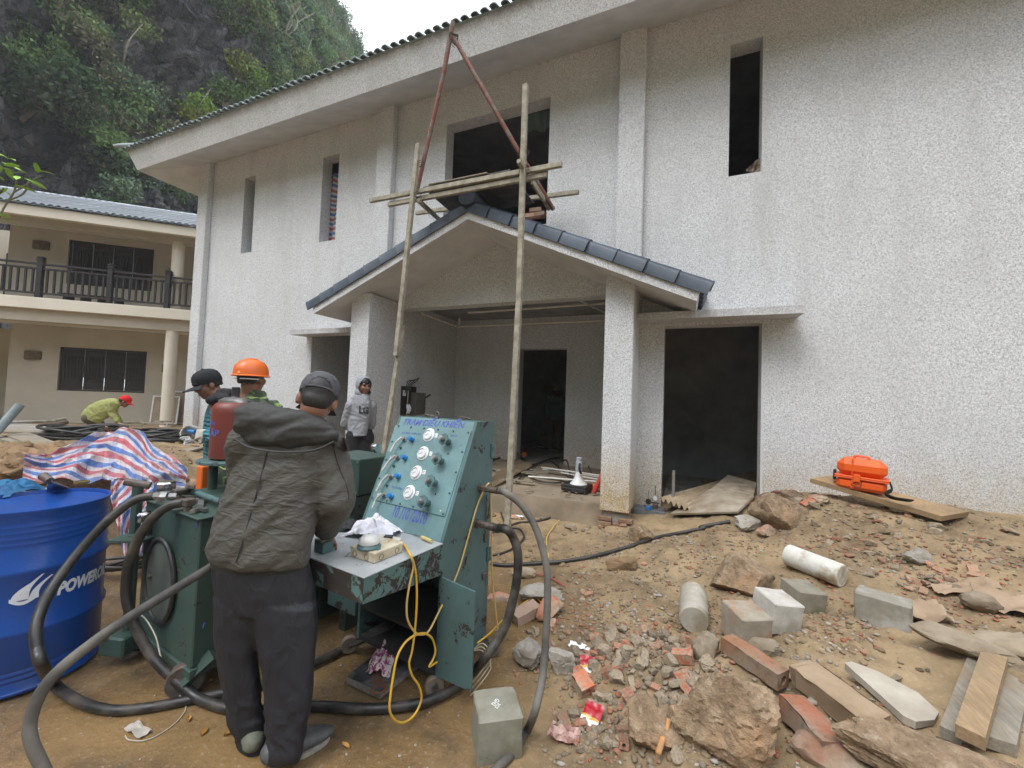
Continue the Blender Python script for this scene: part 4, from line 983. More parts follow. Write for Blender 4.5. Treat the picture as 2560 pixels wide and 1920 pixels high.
for s_ in (-1, 1): mb.tube([wc + (dl*.85+dn*.6).normalized()*.045*s_, wc + (dl*.85+dn*.6).normalized()*.045*s_ + Vector((.08, .1, .12))], [.02, .045], 4)
tp('fork', mb, M_DKGREEN)
w2 = tk(Lw+.05, .05, .07); mb = MB(); mb.lathe([(.02, -.02), (.065, -.02), (.07, -.012), (.07, .012), (.065, .02), (.02, .02)], 22, frame(w2, dl)); tp('wheel', mb, M_BLACKP, 35)
for px, py, rx in ((410, 1290, .3), (430, 1540, -.2)):
    s_ = onplane(px+78, py+28, tk(0, -.004, 0), dn); lettering(pu, 'l', s_, s_ - dl*.02, -dn, simple('blue_paint_mark', (.02, .10, .55, 1)), 1.0, .05, .4, .003)
# spanner and bar lying on the tank lid
def on_lid(px, py, h=.0): return onz(px, py, ZTT+.0145+h)
a, b = on_lid(497, 1283), on_lid(512, 1248)
a = at(498, 1282, 2.18); b = at(503, 1250, 2.36); a.z = b.z = ZTT+.022
spn = thing('spanner', 'short double open-ended spanner lying on the dark green tank lid', 'spanner', a.lerp(b, .5))
o_ = -a.lerp(b, .5); d = (b-a); sdv = Vector((d.y, -d.x, 0)).normalized()
mb = MB(); mb.prism([a+o_+sdv*.014, b+o_+sdv*.014, b+o_-sdv*.014, a+o_-sdv*.014], (0, 0, .012)); part('shank', mb, M_STEEL, spn)
for q, sg in ((a, -1), (b, 1)):
    mb = MB(); dd = d.normalized()*sg
    for s_ in (-1, 1): mb.prism([q+o_-dd*.002, q+o_+sdv*.03*s_, q+o_+sdv*.04*s_+dd*.03, q+o_+sdv*.018*s_+dd*.035, q+o_+sdv*.012*s_+dd*.014], (0, 0, .016))
    part('jaw', mb, M_STEEL, spn, 0)
a, b = at(475, 1228, 2.5), at(560, 1262, 2.25); a.z = b.z = ZTT+.05
solo('steel_bar', MB().tube([a, b], .017, 12), M_TEAL, 'grey-green steel bar lying across the tank lid behind the leaning man', 'bar', base=a.lerp(b, .5)-Vector((0, 0, .03)))
mb = MB(); q = at(448, 1236, 2.45); q.z = ZTT+.016
for k in range(4): mb.box((-.05, -.018, 0), (.05, .018, .02), .003, TR(q.x+.02*k, q.y+.03*(k % 2)-.01, q.z+.02*k, .1*k, .12, .9*k))
solo('steel_offcut', mb, M_RUSTY, 'little heap of rusty steel offcuts beside the chrome filler cap', 'offcuts')

# ------------------------------------------------------------------ accumulator bottle on its stand, and the pump box
ab = at(579, 1146, 2.7); ZS = ab.z
st = thing('accumulator_stand', 'green steel stand with round plate under the red gas bottle', 'stand', (ab.x, ab.y, 0))
mb = MB(); mb.lathe([(.185, ZS-.022), (.19, ZS-.018), (.19, ZS-.004), (.185, ZS)], 32, Matrix.Translation((ab.x, ab.y, 0))); part('plate', mb, M_TEAL, st, 30, True)
for dx, dy in ((-.115, -.04), (.115, -.04), (0, .12)):
    mb = MB(); mb.tube([(ab.x+dx, ab.y+dy, .0), (ab.x+dx, ab.y+dy, ZS-.022)], .027, 12); part('leg', mb, M_DKGREEN, st, 30, True)
mb = MB(); mb.box((ab.x-.3, ab.y-.2, .52), (ab.x+.35, ab.y+.25, .66), .01); part('reservoir', mb, M_DKGREEN, st, 30, True)
bt = thing('gas_bottle', 'dark red accumulator bottle with blue lettering and silver collar on the green stand', 'gas bottle', (ab.x, ab.y, ZS+.001))
mb = MB(); mb.lathe([(.110, 0), (.126, .012), (.127, .30), (.125, .33), (.110, .36), (.088, .374)], 36); part('shell', mb, worn_paint('oxide_red_enamel', (.165, .030, .022, 1), .72, .3, .45), bt)
mb = MB(); mb.lathe([(.092, .372), (.09, .385), (.06, .402), (.03, .404)], 30); part('collar', mb, M_STEEL, bt)
mb = MB(); mb.lathe([(.03, .404), (.024, .412), (.024, .47), (.02, .474)], 18); part('valve', mb, M_BLACKP, bt)
def wrapcyl(c, r_, a0, z_):
    return lambda q: Vector((c[0] + r_*math.cos(a0 + q.x/r_), c[1] + r_*math.sin(a0 + q.x/r_), z_ + q.y))
for s_, z_, a0, ln, hh in (('HN', .226, -1.86, .052, 1.0), ('I ÁP', .157, -2.0, .105, .95)):
    lettering(bt, s_, (0, 0, 0), (ln, 0, 0), (0, 0, 1), M_INK, hh, .03, .1, 0, wrapcyl((ab.x, ab.y), .1285, a0, ZS+z_))
pc = at(907, 1140, 2.95); pbx = thing('motor_box', 'dark green steel motor box standing behind the leaning man’s arm', 'box', (pc.x, pc.y, 0), -.1)
zt_ = pc.z
mb = MB(); mb.box((-.28, -.13, zt_-.25), (.115, .2, zt_), .006); part('case', mb, M_DKGREEN, pbx)
mb = MB(); mb.box((-.28, -.17, .25), (.10, .22, zt_-.255), .006); part('lower_case', mb, M_DKGREEN, pbx)
mb = MB(); mb.box((-.25, -.15, .0), (-.19, .2, .249)); mb.box((.02, -.15, 0), (.08, .2, .249)); part('feet', mb, M_DKGREEN, pbx)
for z_ in (zt_-.02, zt_-.23):
    for x in (-.26, .10):
        mb = MB(); mb.lathe([(.008, 0), (.008, .005)], 8, frame((x, -.13, z_), (0, -1, 0))); part('screw', mb, M_STEEL, pbx)
PB = pbx.matrix_basis; lettering(pbx, 'KHM', PB @ Vector((-.06, -.171, zt_-.40)), PB @ Vector((.05, -.171, zt_-.40)), PB.to_3x3() @ Vector((0, -1, 0)), simple('red_stencil', (.32, .03, .03, 1)), 1.1, .03, 0, .001)

# ------------------------------------------------------------------ blue drum and what lies on it
DR = .30; DZ = .93
dctr = Vector((-3.40, 1.10, 0))
drum = thing('oil_drum', 'blue steel oil drum with white lettering and ribbed sides', 'drum', dctr)
prof = [(DR-.012, 0), (DR+.004, .0), (DR+.006, .012), (DR, .02)]
for k in range(3): z_ = .06+.028*k; prof += [(DR, z_-.012), (DR-.005, z_), (DR, z_+.012)]
for z_ in (.31, .62): prof += [(DR, z_-.03), (DR+.012, z_-.010), (DR+.012, z_+.010), (DR, z_+.03)]
for k in range(5): z_ = .745+.03*k; prof += [(DR, z_-.012), (DR-.004, z_), (DR, z_+.012)]
prof += [(DR, DZ-.02), (DR+.006, DZ-.01), (DR+.006, DZ), (DR-.006, DZ+.001), (DR-.010, DZ-.02), (.001, DZ-.018)]
DB = worn_paint('blue_drum_enamel', (.010, .070, .33, 1), .70, .34, .32, 5, (.25, .28, .32, 1))
mb = MB(); mb.lathe(prof, 56); part('shell', mb, DB, drum, 40)
mb = MB(); q = onz(205, 1205, DZ-.01) - dctr; mb.lathe([(.04, DZ-.017), (.04, DZ-.004), (.034, DZ-.002), (.034, DZ-.010), (.001, DZ-.009)], 24, TR(q.x, q.y, 0), True, True); part('bung', mb, simple('brass_bung', (.32, .25, .12, 1), None, 10, .4, metal=.6), drum)
# lettering wrapped round the side
def drumang(px, py):
    """angle on the drum's side where a line of sight first meets it"""
    r_ = ray(px, py); o = CP - dctr; A = r_.x**2+r_.y**2; B = 2*(o.x*r_.x+o.y*r_.y); Cq = o.x**2+o.y**2-(DR+.001)**2
    dsc = B*B-4*A*Cq
    if dsc < 0: return None
    t = (-B-math.sqrt(dsc))/(2*A); p = CP + r_*t; return math.atan2(p.y-dctr.y, p.x-dctr.x), p.z
g0 = drumang(142, 1487); g1 = drumang(252, 1432)
M_DLET = simple('white_drum_print', (.72, .74, .78, 1), (.6, .63, .7, 1), 12, .35)
if g0 and g1:
    wl_ = (g1[0]-g0[0])*DR
    slope = (g1[1]-g0[1])/max(wl_, .01)
    def wr(q): a = g0[0] + q.x/DR; return Vector((dctr.x+(DR+.0022)*math.cos(a), dctr.y+(DR+.0022)*math.sin(a), g0[1] + q.y))
    lettering(drum, 'POWEROIL', (0, 0, 0), (wl_*1.22, 0, 0), (0, 0, 1), M_DLET, 1.5, .055, .18, 0, wr)
gA = drumang(95, 1470)
if gA:
    mb = MB(); vs_ = []
    for k, (x0, h) in enumerate(((-.075, .085), (-.045, .115), (-.012, .10))):
        # three leaning flame strokes curling into a bowl
        pts = []
        for i in range(11):
            t = i/10; pts.append((x0 + .06*t - .03*math.sin(PI*t)*.6, -.045+h*t))
        wd = [.017*(1-.72*t/10) for t in range(11)]
        for i in range(10):
            quad = []
            for (x, y), w_ in ((pts[i], -wd[i]), (pts[i], wd[i]), (pts[i+1], wd[i+1]), (pts[i+1], -wd[i+1])):
                a = gA[0]+(x+w_)/DR; quad.append((dctr.x+(DR+.0022)*math.cos(a), dctr.y+(DR+.0022)*math.sin(a), gA[1]+y))
            mb.quad(*quad)
    for i in range(10):
        t0, t1 = i/10, (i+1)/10; quad = []
        for t, y in ((t0, 0), (t1, 0), (t1, 1), (t0, 1)):
            x = -.095+.10*t; yy = -.048 - .022*math.sin(PI*min(1, t*1.1)) + y*.018; a = gA[0]+x/DR
            quad.append((dctr.x+(DR+.0022)*math.cos(a), dctr.y+(DR+.0022)*math.sin(a), gA[1]+yy))
        mb.quad(*quad)
    part('emblem', mb, M_DLET, drum, 0, True)
DTOP = DZ-.016
a, b = onz(120, 1180, 1.0), onz(160, 1222, DTOP)
fn = thing('spout', 'grey metal scraper blade with round neck lying on the blue drum', 'scraper', (b.x, b.y, DTOP))
hN = at(104, 1178, (at(118, 1222, 1) - CP).length and 2.32)
mb = MB(); e = [onz(115, 1228, DTOP+.004), onz(176, 1222, DTOP+.004)]; n0 = at(108, 1190, 2.38)
mid = at(125, 1205, 2.36)
mb.add([e[0], e[1], mid+Vector((.02, .0, 0)), mid-Vector((.02, 0, 0)), e[0]+Vector((0, 0, .006)), e[1]+Vector((0, 0, .006)), mid+Vector((.02, 0, .012)), mid+Vector((-.02, 0, .012))], [(3,2,1,0),(4,5,6,7),(0,1,5,4),(1,2,6,5),(2,3,7,6),(3,0,4,7)])
part('blade', mb, M_STEEL, fn, 20, True)
mb = MB(); mb.tube([mid+Vector((0, 0, .006)), n0], [.02, .024], 12); part('neck', mb, M_RUSTY, fn, 30, True)
cloth('blue_rag', 'bright blue rag crumpled on the left of the drum top', 'rag', onz(22, 1232, DTOP) + Vector((0, 0, .002)), .26, .22, .085, 4.4, simple('blue_rag_cotton', (.012, .13, .27, 1), (.01, .08, .19, 1), 8, .8), .3, 40)
mb = MB(); q = onz(70, 1226, DTOP); mb.box((-.10, -.03, .001), (.10, .03, .012), .003, TR(q.x, q.y, q.z, 0, 0, .5)); solo('cardboard_scrap', mb, simple('pale_card', (.5, .44, .36, 1)), 'pale strip of card under the scraper on the blue drum', 'cardboard')

# ------------------------------------------------------------------ hoses and flexes
def hose(name, label, cat, pts, r_, m, n=10, k=7, group=None, fit=None):
    mb = MB(); mb.tube(cr(pts, k), r_, n); return solo(name, mb, m, label, cat, group, 60, base=Vector(pts[len(pts)//2]) )
z1 = lambda x, y: (x/1.8855, 1020+y/1.8855)
z8 = lambda x, y: (1060+x/2.183, 1160+y/2.183)
def gpt(px, py, h): return onz(px, py, h)
# from the upper fitting, arching to the right and down past the camera
A1 = [F1 + XN*.10, F1 + XN*.16] + [at(*z8(*q), d) for q, d in (((440,152),2.17),((530,222),2.15),((600,330),2.12),((640,440),2.09),((668,560),2.06),((675,680),2.03),((672,800),2.0),((665,950),1.97),((655,1080),1.93),((640,1200),1.88),((605,1350),1.80))] + [gpt(*z8(*q), .024) for q in ((565,1450),(500,1555),(420,1640),(330,1720))] + [Vector((-.9, 1.2, .024)), Vector((-1.5, .9, .024))]
hose('hydraulic_hose', 'muddy grey hydraulic hose arching from the upper right fitting of the teal cabinet', 'hose', A1, .0188, M_HOSEG)
A2 = [F2 + XN*.10, F2 + XN*.15] + [at(*z4(*q), d) for q, d in (((1400,225),2.2),((1445,275),2.2),((1478,370),2.19),((1483,480),2.18),((1470,600),2.17),((1445,720),2.16),((1410,850),2.15))] + [at(*z4(1350, 970), 2.13), at(*z4(1260, 1100), 2.11)] + [gpt(*z4(*q), .026) for q in ((1150,1225),(1050,1310),(900,1380),(780,1415),(600,1440),(400,1445),(90,1430))] + [gpt(690, 1775, .026), gpt(600, 1775, .026), gpt(545, 1765, .027)] + [at(*z1(*q), d) for q, d in (((930,1365),2.06),((860,1310),2.08),((760,1220),2.1),((690,1130),2.12),((635,1020),2.13),((598,900),2.14),((600,780),2.15),((625,680),2.15),((670,585),2.15),((735,505),2.16),((800,460),2.18))] + [FBp]
hose('hydraulic_hose', 'long black hose from the lower cabinet fitting along the ground to the tank lid', 'hose', A2, .024, M_HOSE, 10, 8)
A3 = [FA] + [at(*z1(*q), d) for q, d in (((660,425),2.28),((600,455),2.25),((520,520),2.2),((440,600),2.15),((370,680),2.1),((300,770),2.04),((240,860),1.98),((195,950),1.93),((170,1040),1.88),((175,1130),1.85),((200,1215),1.84))] + [gpt(*z1(*q), .024) for q in ((255,1300),(330,1360),(430,1405),(550,1425),(700,1412),(850,1385),(1030,1348))] + [gpt(640, 1715, .026), gpt(720, 1690, .026), gpt(*z4(90, 1140), .026), gpt(*z4(290, 1040), .026), gpt(900, 1590, .026)]
hose('hydraulic_hose', 'black hose looping from the tank filler past the blue drum and under the cabinet', 'hose', A3, .023, M_HOSE, 10, 8)
A4 = [at(600, 1375, 2.04), at(545, 1405, 1.92)] + [at(*z1(*q), d) for q, d in (((975,762),1.86),((870,825),1.8),((740,905),1.72),((620,980),1.65),((500,1060),1.58),((380,1150),1.52),((290,1225),1.48),((220,1300),1.45),((170,1390),1.43),((142,1480),1.42),((145,1560),1.41),((185,1659),1.41))] + [at(150, 1990, 1.42), at(260, 2080, 1.44), at(500, 2130, 1.48)]
hose('hydraulic_hose', 'thick mud-streaked hose sweeping in front of the blue drum to the leaning man', 'hose', A4, .0192, M_HOSEG, 12, 8)
YL = L2W
def ypt(x, y, o=.012):
    p = onplane(*z4(x, y), L2W(o, 0, 0), XN)
    if p.z < .007 or (p-CP).length < .5: p = onz(*z4(x, y), .007)
    return p
Y1 = [ondesk(600, 312, .05), ondesk(650, 300, .03), ondesk(700, 325, .012)] + [ypt(*q) for q in ((748,395),(776,470),(790,560),(794,700),(786,850),(775,960),(760,1060),(742,1140),(762,1220),(808,1290),(826,1370),(802,1450),(752,1515),(690,1542),(640,1518),(610,1455),(616,1350),(638,1200),(662,1090),(712,1000),(780,948),(850,935),(900,972),(920,1050),(905,1110),(878,1160),(930,1130))]
hose('yellow_cable', 'bright yellow flex hanging from the bell box in a long loop to the ground', 'cable', Y1, .0056, M_YELLOW, 8, 6)
Y2 = [ondesk(640, 296, .03), ondesk(700, 320, .008)] + [ypt(*q) for q in ((750,405),(770,480),(745,600),(725,740),(735,850),(790,933),(850,938),(890,895),(950,775),(1020,640),(1080,500),(1130,330),(1180,150),(1215,40))] + [F1 + XN*.06 + Vector((0, 0, .03)), F1 + XN*.05 + YN*.04 + Vector((0, 0, -.02)), F1 + XN*.03+YN*.10+Vector((0, 0, -.25)), F1+XN*.03+YN*.14+Vector((0, 0, -.6)), F1+XN*.06+YN*.2+Vector((0, 0, -1.0))]
hose('yellow_cable', 'pale yellow flex drawn up over the hose fitting on the cabinet side', 'cable', Y2, .0052, simple('dusty_yellow_flex', (.58, .38, .10, 1), (.5, .36, .15, 1), 12, .5), 8, 6)
# short ivory pigtail of string at the open door, and a yellow lead behind it
mb = MB()
for s_ in range(3):
    b0 = onz(*z4(1172, 1050), .25); mb.tube(cr([b0, b0+Vector((.05, .02, .04-.02*s_)), b0+Vector((.11, .0, -.02*s_)), b0+Vector((.06+.02*s_, -.01, -.09)), b0+Vector((.01, -.02, -.16-.03*s_))], 5), .003, 6)
solo('string', mb, simple('ivory_string', (.6, .54, .42, 1)), 'tangle of ivory string hanging beside the open cabinet door', 'string')
hose('yellow_cable', 'taut yellow lead running from the cabinet door out over the rubble', 'cable', [onz(*z4(1205, 1000), .16), onz(*z4(1300, 925), .14), onground(*z4(1400, 855))+Vector((0, 0, .03)), onground(*z8(610, 745))+Vector((0, 0, .02)), onground(*z8(700, 910))+Vector((0, 0, .0))], .005, M_YELLOW, 6, 5)

# ------------------------------------------------------------------ stone plate and rag under the cabinet
c4 = [onz(*z4(*q), .0) for q in ((322, 1275), (543, 1380), (880, 1105), (640, 1005))]
cen_ = sum(c4, Vector())/4
pt = thing('stone_plate', 'black polished stone plate with brown letters lying on the mud', 'stone plate', cen_)
mb = MB(); tl = Vector((0, 0, .012)); mb.prism([c + tl - cen_ for c in c4], (0, 0, .028)); part('slab', mb, simple('black_granite', (.02, .021, .024, 1), (.11, .115, .125, 1), 9, .3, .1), pt, 0)
mb = MB(); mb.prism([c + Vector((0, 0, .0005)) + (c-cen_)*.012 - cen_ for c in c4], (0, 0, .033)); part('edge', mb, simple('grey_granite_edge', (.30, .28, .26, 1), (.15, .14, .13, 1), 25, .7, .4), pt, 0)
la, lb = onz(*z4(600, 1335), .041), onz(*z4(580, 1170), .041)
lettering(pt, 'OAN', la, lb, (0, 0, 1), simple('brown_inlay', (.17, .07, .03, 1)), 1.35, .04, 0, .0006)
cloth('patterned_rag', 'magenta and white patterned rag crumpled on the black stone plate', 'rag', onz(*z4(575, 1125), .041), .13, .26, .10, 9.7, None, .35, 46)
rg = bpy.data.objects['patterned_rag']
t = NT('magenta_print_cotton'); k = t.noise(26, 2, .5, 2.2); t.col(t.mix(t.ramp(k, [(.46, 0), (.5, 1)]), (.30, .04, .15, 1), (.60, .53, .50, 1))).rough(.9); rg.data.materials.append(t.m)
# ================================================================== people
def skin_mat():
    t = NT('skin'); k = t.noise(14, 3, .6); t.col(t.mix(k, (.27, .135, .088, 1), (.20, .095, .06, 1))).rough(.5); t.b.inputs['Subsurface Weight'].default_value = .0; return t.m
M_SKIN = skin_mat()
M_HAIR = simple('black_hair', (.010, .009, .009, 1), (.022, .020, .02, 1), 60, .55, .5, 160)
M_SOLE = simple('pale_shoe_sole', (.30, .28, .24, 1), (.2, .18, .15, 1), 20, .8)
M_SHOE = simple('scuffed_dark_shoe', (.045, .047, .05, 1), (.10, .10, .095, 1), 16, .6, .2, 60)
M_EYE = simple('dark_eye', (.012, .010, .010, 1), None, 10, .25)
def fabric(name, c, c2=None, rough=.85, wr=.5, fine=900, fold=9, sheen=.0):
    t = NT(name); a = t.noise(4, 4, .6); o = t.mix(t.ramp(a, [(.35, 0), (.7, 1)]), c, c2 or tuple(x*.75 for x in c[:3])+(1,)); t.col(o).rough(rough)
    t.bump(t.math('ADD', t.math('MULTIPLY', t.noise(fold, 4, .55, 1.5), 1.0), t.math('MULTIPLY', t.noise(fine, 2, .5), .05)), wr, .02); return t.m

def crease_cloth(name, c, c2, rot, dens=(16, 16, 4.5), strength=.8):
    t = NT(name); mp = t.n('ShaderNodeMapping'); mp.inputs['Rotation'].default_value = rot; mp.inputs['Scale'].default_value = dens; t.t.links.new(t.tc.outputs['Object'], mp.inputs['Vector'])
    a = t.noise(1.0, 3, .5, .9, mp.outputs[0]); b = t.noise(2.6, 3, .5, .8, mp.outputs[0]); g = t.noise(3.2, 4, .6)
    rg = lambda k: t.math('POWER', t.math('SUBTRACT', 1, t.math('MULTIPLY', t.math('ABSOLUTE', t.math('SUBTRACT', k, .5)), 2.6), True), 3)
    h = t.math('ADD', t.math('MULTIPLY', rg(a), t.ramp(g, [(.35, .2), (.65, 1)])), t.math('MULTIPLY', rg(b), .45)); fine = t.noise(420, 2, .5)
    o = t.mix(t.ramp(g, [(.35, 0), (.7, 1)]), c, c2); t.col(o).rough(.72); t.bump(t.math('ADD', h, t.math('MULTIPLY', fine, .08)), strength, .014); return t.m
def remesh(mb, voxel, smooth=3, wrinkle=None):
    """one continuous surface from overlapping closed shells"""
    me = mb.mesh('blob'); o = bpy.data.objects.new('blob', me); COL.objects.link(o)
    m = o.modifiers.new('r', 'REMESH'); m.mode = 'VOXEL'; m.voxel_size = voxel; m.use_smooth_shade = True
    if smooth: s = o.modifiers.new('s', 'SMOOTH'); s.iterations = smooth; s.factor = .5
    dg = bpy.context.evaluated_depsgraph_get(); out = bpy.data.meshes.new_from_object(o.evaluated_get(dg))
    bpy.data.objects.remove(o); bpy.data.meshes.remove(me)
    if wrinkle:
        n = len(out.vertices); nr = [v.normal.copy() for v in out.vertices]
        for v, q in zip(out.vertices, nr): v.co += q*wrinkle(v.co, q)
    return out
def cap(mb, p0, r0, p1, r1, n=12):
    p0, p1 = Vector(p0), Vector(p1); d = (p1-p0); L_ = d.length or 1e-5; d = d/L_
    pts = []; rs = []
    for k in range(5): a = PI/2*k/4; pts.append(p0 - d*(r0*math.cos(a))); rs.append(max(r0*math.sin(a), 1e-4))
    for k in range(5): a = PI/2*(1-k/4); pts.append(p1 + d*(r1*math.cos(a))); rs.append(max(r1*math.sin(a), 1e-4))
    mb.tube(pts, rs, n)
def limb(mb, pts, rs, n=12):
    for i in range(len(pts)-1): cap(mb, pts[i], rs[i], pts[i+1], rs[i+1], n)
def loft(mb, rings, n=28, e=2.4):
    """closed body through rings (centre, half-width vector, half-depth vector)"""
    vs = []; k = len(rings)
    for c, a, b in rings:
        for j in range(n):
            t = 2*PI*j/n; ct, st_ = math.cos(t), math.sin(t)
            x = math.copysign(abs(ct)**(2/e), ct); y = math.copysign(abs(st_)**(2/e), st_); vs.append(c + a*x + b*y)
    fs = [(i*n+j, i*n+(j+1) % n, (i+1)*n+(j+1) % n, (i+1)*n+j) for i in range(k-1) for j in range(n)]
    fs += [tuple(range(n))[::-1], tuple((k-1)*n+j for j in range(n))]
    mb.add(vs, fs)
def pxring(xl, yl, xr, yr, d, thick, push=None):
    """body ring seen between two pixels at a camera depth, thick metres front to back"""
    a, b = at(xl, yl, d), at(xr, yr, d); c = (a+b)/2; v = (c-CP); v.z = 0; v.normalize()
    return (c + v*(thick/2), (b-a)/2, v*(thick/2))
def headM(c, face, up=(0, 0, 1)):
    """matrix of a head at c: y forward, z up"""
    y = Vector(face).normalized(); z = Vector(up); z = (z - y*z.dot(y)).normalized(); x = y.cross(z); c = Vector(c)
    return Matrix(((x.x, y.x, z.x, c.x), (x.y, y.y, z.y, c.y), (x.z, y.z, z.z, c.z), (0, 0, 0, 1)))
def add_head(mb, M, s=1.0):
    S = M @ Matrix.Scale(s, 4)
    mb.ell((0, -.012, .035), (.077, .096, .088), S, 20, 14); mb.ell((0, .018, -.03), (.062, .074, .078), S, 18, 12)
    mb.ell((0, .052, -.088), (.034, .034, .030), S, 12, 8)
    for sx in (-1, 1):
        mb.ell((sx*.040, .058, -.022), (.026, .028, .026), S, 12, 8); mb.ell((sx*.079, -.006, -.012), (.012, .022, .034), S, 10, 8); mb.ell((sx*.034, .077, .032), (.028, .014, .009), S, 10, 6)
    cap(mb, S @ Vector((0, .086, .018)), .009*s, S @ Vector((0, .104, -.022)), .014*s, 8); mb.ell((0, .088, -.026), (.021, .014, .010), S, 10, 6)
    mb.ell((0, .084, -.057), (.025, .012, .006), S, 10, 6); mb.ell((0, .083, -.067), (.022, .012, .007), S, 10, 6)
def add_neck(mb, M, to, r_=.056): cap(mb, M @ Vector((0, -.02, -.05)), r_, to, r_*1.08)
def face_parts(root, M):
    for sx in (-1, 1):
        mb = MB(); mb.ell((sx*.033, .076, .012), (.015, .010, .0065), M, 10, 6); part('eye', mb, M_EYE, root, 60, True)
        mb = MB(); mb.tube([M @ Vector((sx*x, y, z)) for x, y, z in ((.014, .094, .030), (.034, .091, .036), (.054, .078, .030))], [.004, .005, .002], 6); part('eyebrow', mb, M_HAIR, root, 60, True)
    mb = MB(); mb.tube([M @ Vector((x, y, -.062)) for x, y in ((-.022, .086), (0, .096), (.022, .086))], .0022, 5); part('mouth', mb, simple('lip_line', (.13, .05, .045, 1)), root, 60, True)
def hair(root, M, lo=-.05, front=.03, s=1.0):
    """close-cropped hair: shell over the skull, open at the face"""
    mb = MB(); mb.ell((0, -.014, .036), (.082, .1005, .0925), M, 26, 18)
    mb.ell((0, -.05, -.018), (.066, .052, .055), M, 20, 12); me = remesh(mb, .009, 2); bm = bmesh.new(); bm.from_mesh(me); I = M.inverted(); kill = []
    for f in bm.faces:
        q = I @ f.calc_center_median()
        if q.y > front and q.z < .075 or q.z < lo: kill.append(f)
    bmesh.ops.delete(bm, geom=kill, context='FACES'); bm.to_mesh(me); bm.free(); return part('hair', me, M_HAIR, root, 60, True)
def cap_hat(root, M, m, brim=True, gap=False, nm='cap', tilt=0, emblem=None):
    mb = MB(); pr = [(.0905, .015), (.094, .03), (.093, .06), (.084, .09), (.064, .113), (.035, .127), (.012, .131), (.001, .132)]
    N_ = 32; S = M @ Matrix.Translation((0, -.008, 0)) @ Matrix.Rotation(tilt, 4, 'X') @ Matrix.Diagonal((.93, 1.12, 1, 1))
    mb.lathe(pr, N_, S, False, True)
    if gap:   # half-round opening over the strap at the back
        bm = bmesh.new(); me = mb.mesh('t'); bm.from_mesh(me); bmesh.ops.subdivide_edges(bm, edges=bm.edges[:], cuts=2, use_grid_fill=True); I = S.inverted()
        kl = [f for f in bm.faces if (lambda q: q.y < 0 and (q.x/.050)**2 + ((q.z-.034)/.036)**2 < 1 and q.z > .032)(I @ f.calc_center_median())]
        bmesh.ops.delete(bm, geom=kl, context='FACES'); bm.to_mesh(me); bm.free(); o = part(nm, me, m, root, 60, True)
    else: o = part(nm, mb, m, root, 60, True)
    I = basis(root).inverted()
    mb = MB(); mb.lathe([(.009, .13), (.009, .135), (.004, .138)], 10, S); mb.xform(I); part('button', mb, m, o)
    if brim:
        mb = MB(); vs = []
        for r_, z_ in ((.088, .018), (.088, .013), (.165, .006), (.165, .001)):
            for k in range(15):
                a = PI/2 + (k/14-.5)*(1.45 if gap else 1.9); e = .72 + .28*math.cos((k/14-.5)*2.6); rr = .088 + (r_-.088)*e; vs.append((rr*math.cos(a), rr*math.sin(a), z_ - (.018*abs(k/14-.5)*2 if r_ > .1 else 0)))
        fs = []
        for k in range(14): fs += [(k, k+1, 31+k, 30+k), (15+k+1, 15+k, 45+k, 46+k), (30+k, 31+k, 46+k, 45+k)]
        mb.add(vs, fs, S); mb.xform(I); part('brim', mb, m, o, 60)
    if gap:
        mb = MB(); mb.tube([S @ Vector((.091*math.sin(a), -.091*math.cos(a), .022)) for a in [(-1+2*k/12)*.75 for k in range(13)]], .009, 6, flat=.5); mb.xform(I); part('strap', mb, m, o)
        for sx in (-1, 1):
            mb = MB(); mb.lathe([(.0055, 0), (.0055, .0012), (.0025, .0013)], 10, frame(S @ Vector((sx*.055, -.07, .083)), S.to_3x3() @ Vector((sx*.55, -.7, .5)))); mb.xform(I); part('eyelet', mb, M_STEEL, o)
    if emblem:
        mb = MB(); mb.box((-.02, -.003, -.014), (.02, .003, .014), .003, S @ TR(0, .094, .055, -.25)); mb.xform(I); part('badge', mb, emblem, o)
    return o
def helmet(root, M, m):
    S = M @ Matrix.Translation((0, -.01, .012)) @ Matrix.Diagonal((.92, 1.12, 1, 1))
    mb = MB(); mb.lathe([(.125, .0), (.127, .003), (.113, .012), (.112, .04), (.104, .075), (.082, .105), (.05, .122), (.02, .128), (.001, .129)], 36, S, False, True)
    for x in (-.025, 0, .025):
        mb.tube([S @ Vector((x, y, math.sqrt(max(0, 1-(y/.115)**2-(x/.115)**2))*.126+.004)) for y in [-.07+.14*k/10 for k in range(11)]], .006, 6)
    o = part('helmet', mb, m, root, 40, True); I = basis(root).inverted()
    mb = MB(); mb.tube([S @ Vector((.098*math.sin(a), -.098*math.cos(a), -.02)) for a in [(-1+2*k/16)*1.25 for k in range(17)]], .013, 6, flat=.35); mb.xform(I); part('headband', mb, M_WHITE, o)
    mb = MB(); mb.lathe([(.011, 0), (.011, .008), (.004, .009)], 12, frame(S @ Vector((0, -.100, -.02)), S.to_3x3() @ Vector((0, -1, 0)))); mb.xform(I); part('knob', mb, M_BLACKP, o)
    mb = MB(); v = S.to_3x3() @ Vector((0, -1, .05)); F_ = frame(S @ Vector((.012, -.1145, .024)), v, S.to_3x3() @ Vector((1, 0, 0))); mb.prism([F_ @ Vector(q) for q in ((-.014, -.005, .0005), (.014, -.005, .0005), (0, .009, .0005))], v*.0015); mb.xform(I); part('triangle', mb, simple('pale_sticker', (.75, .55, .40, 1)), o, 0)
    return o
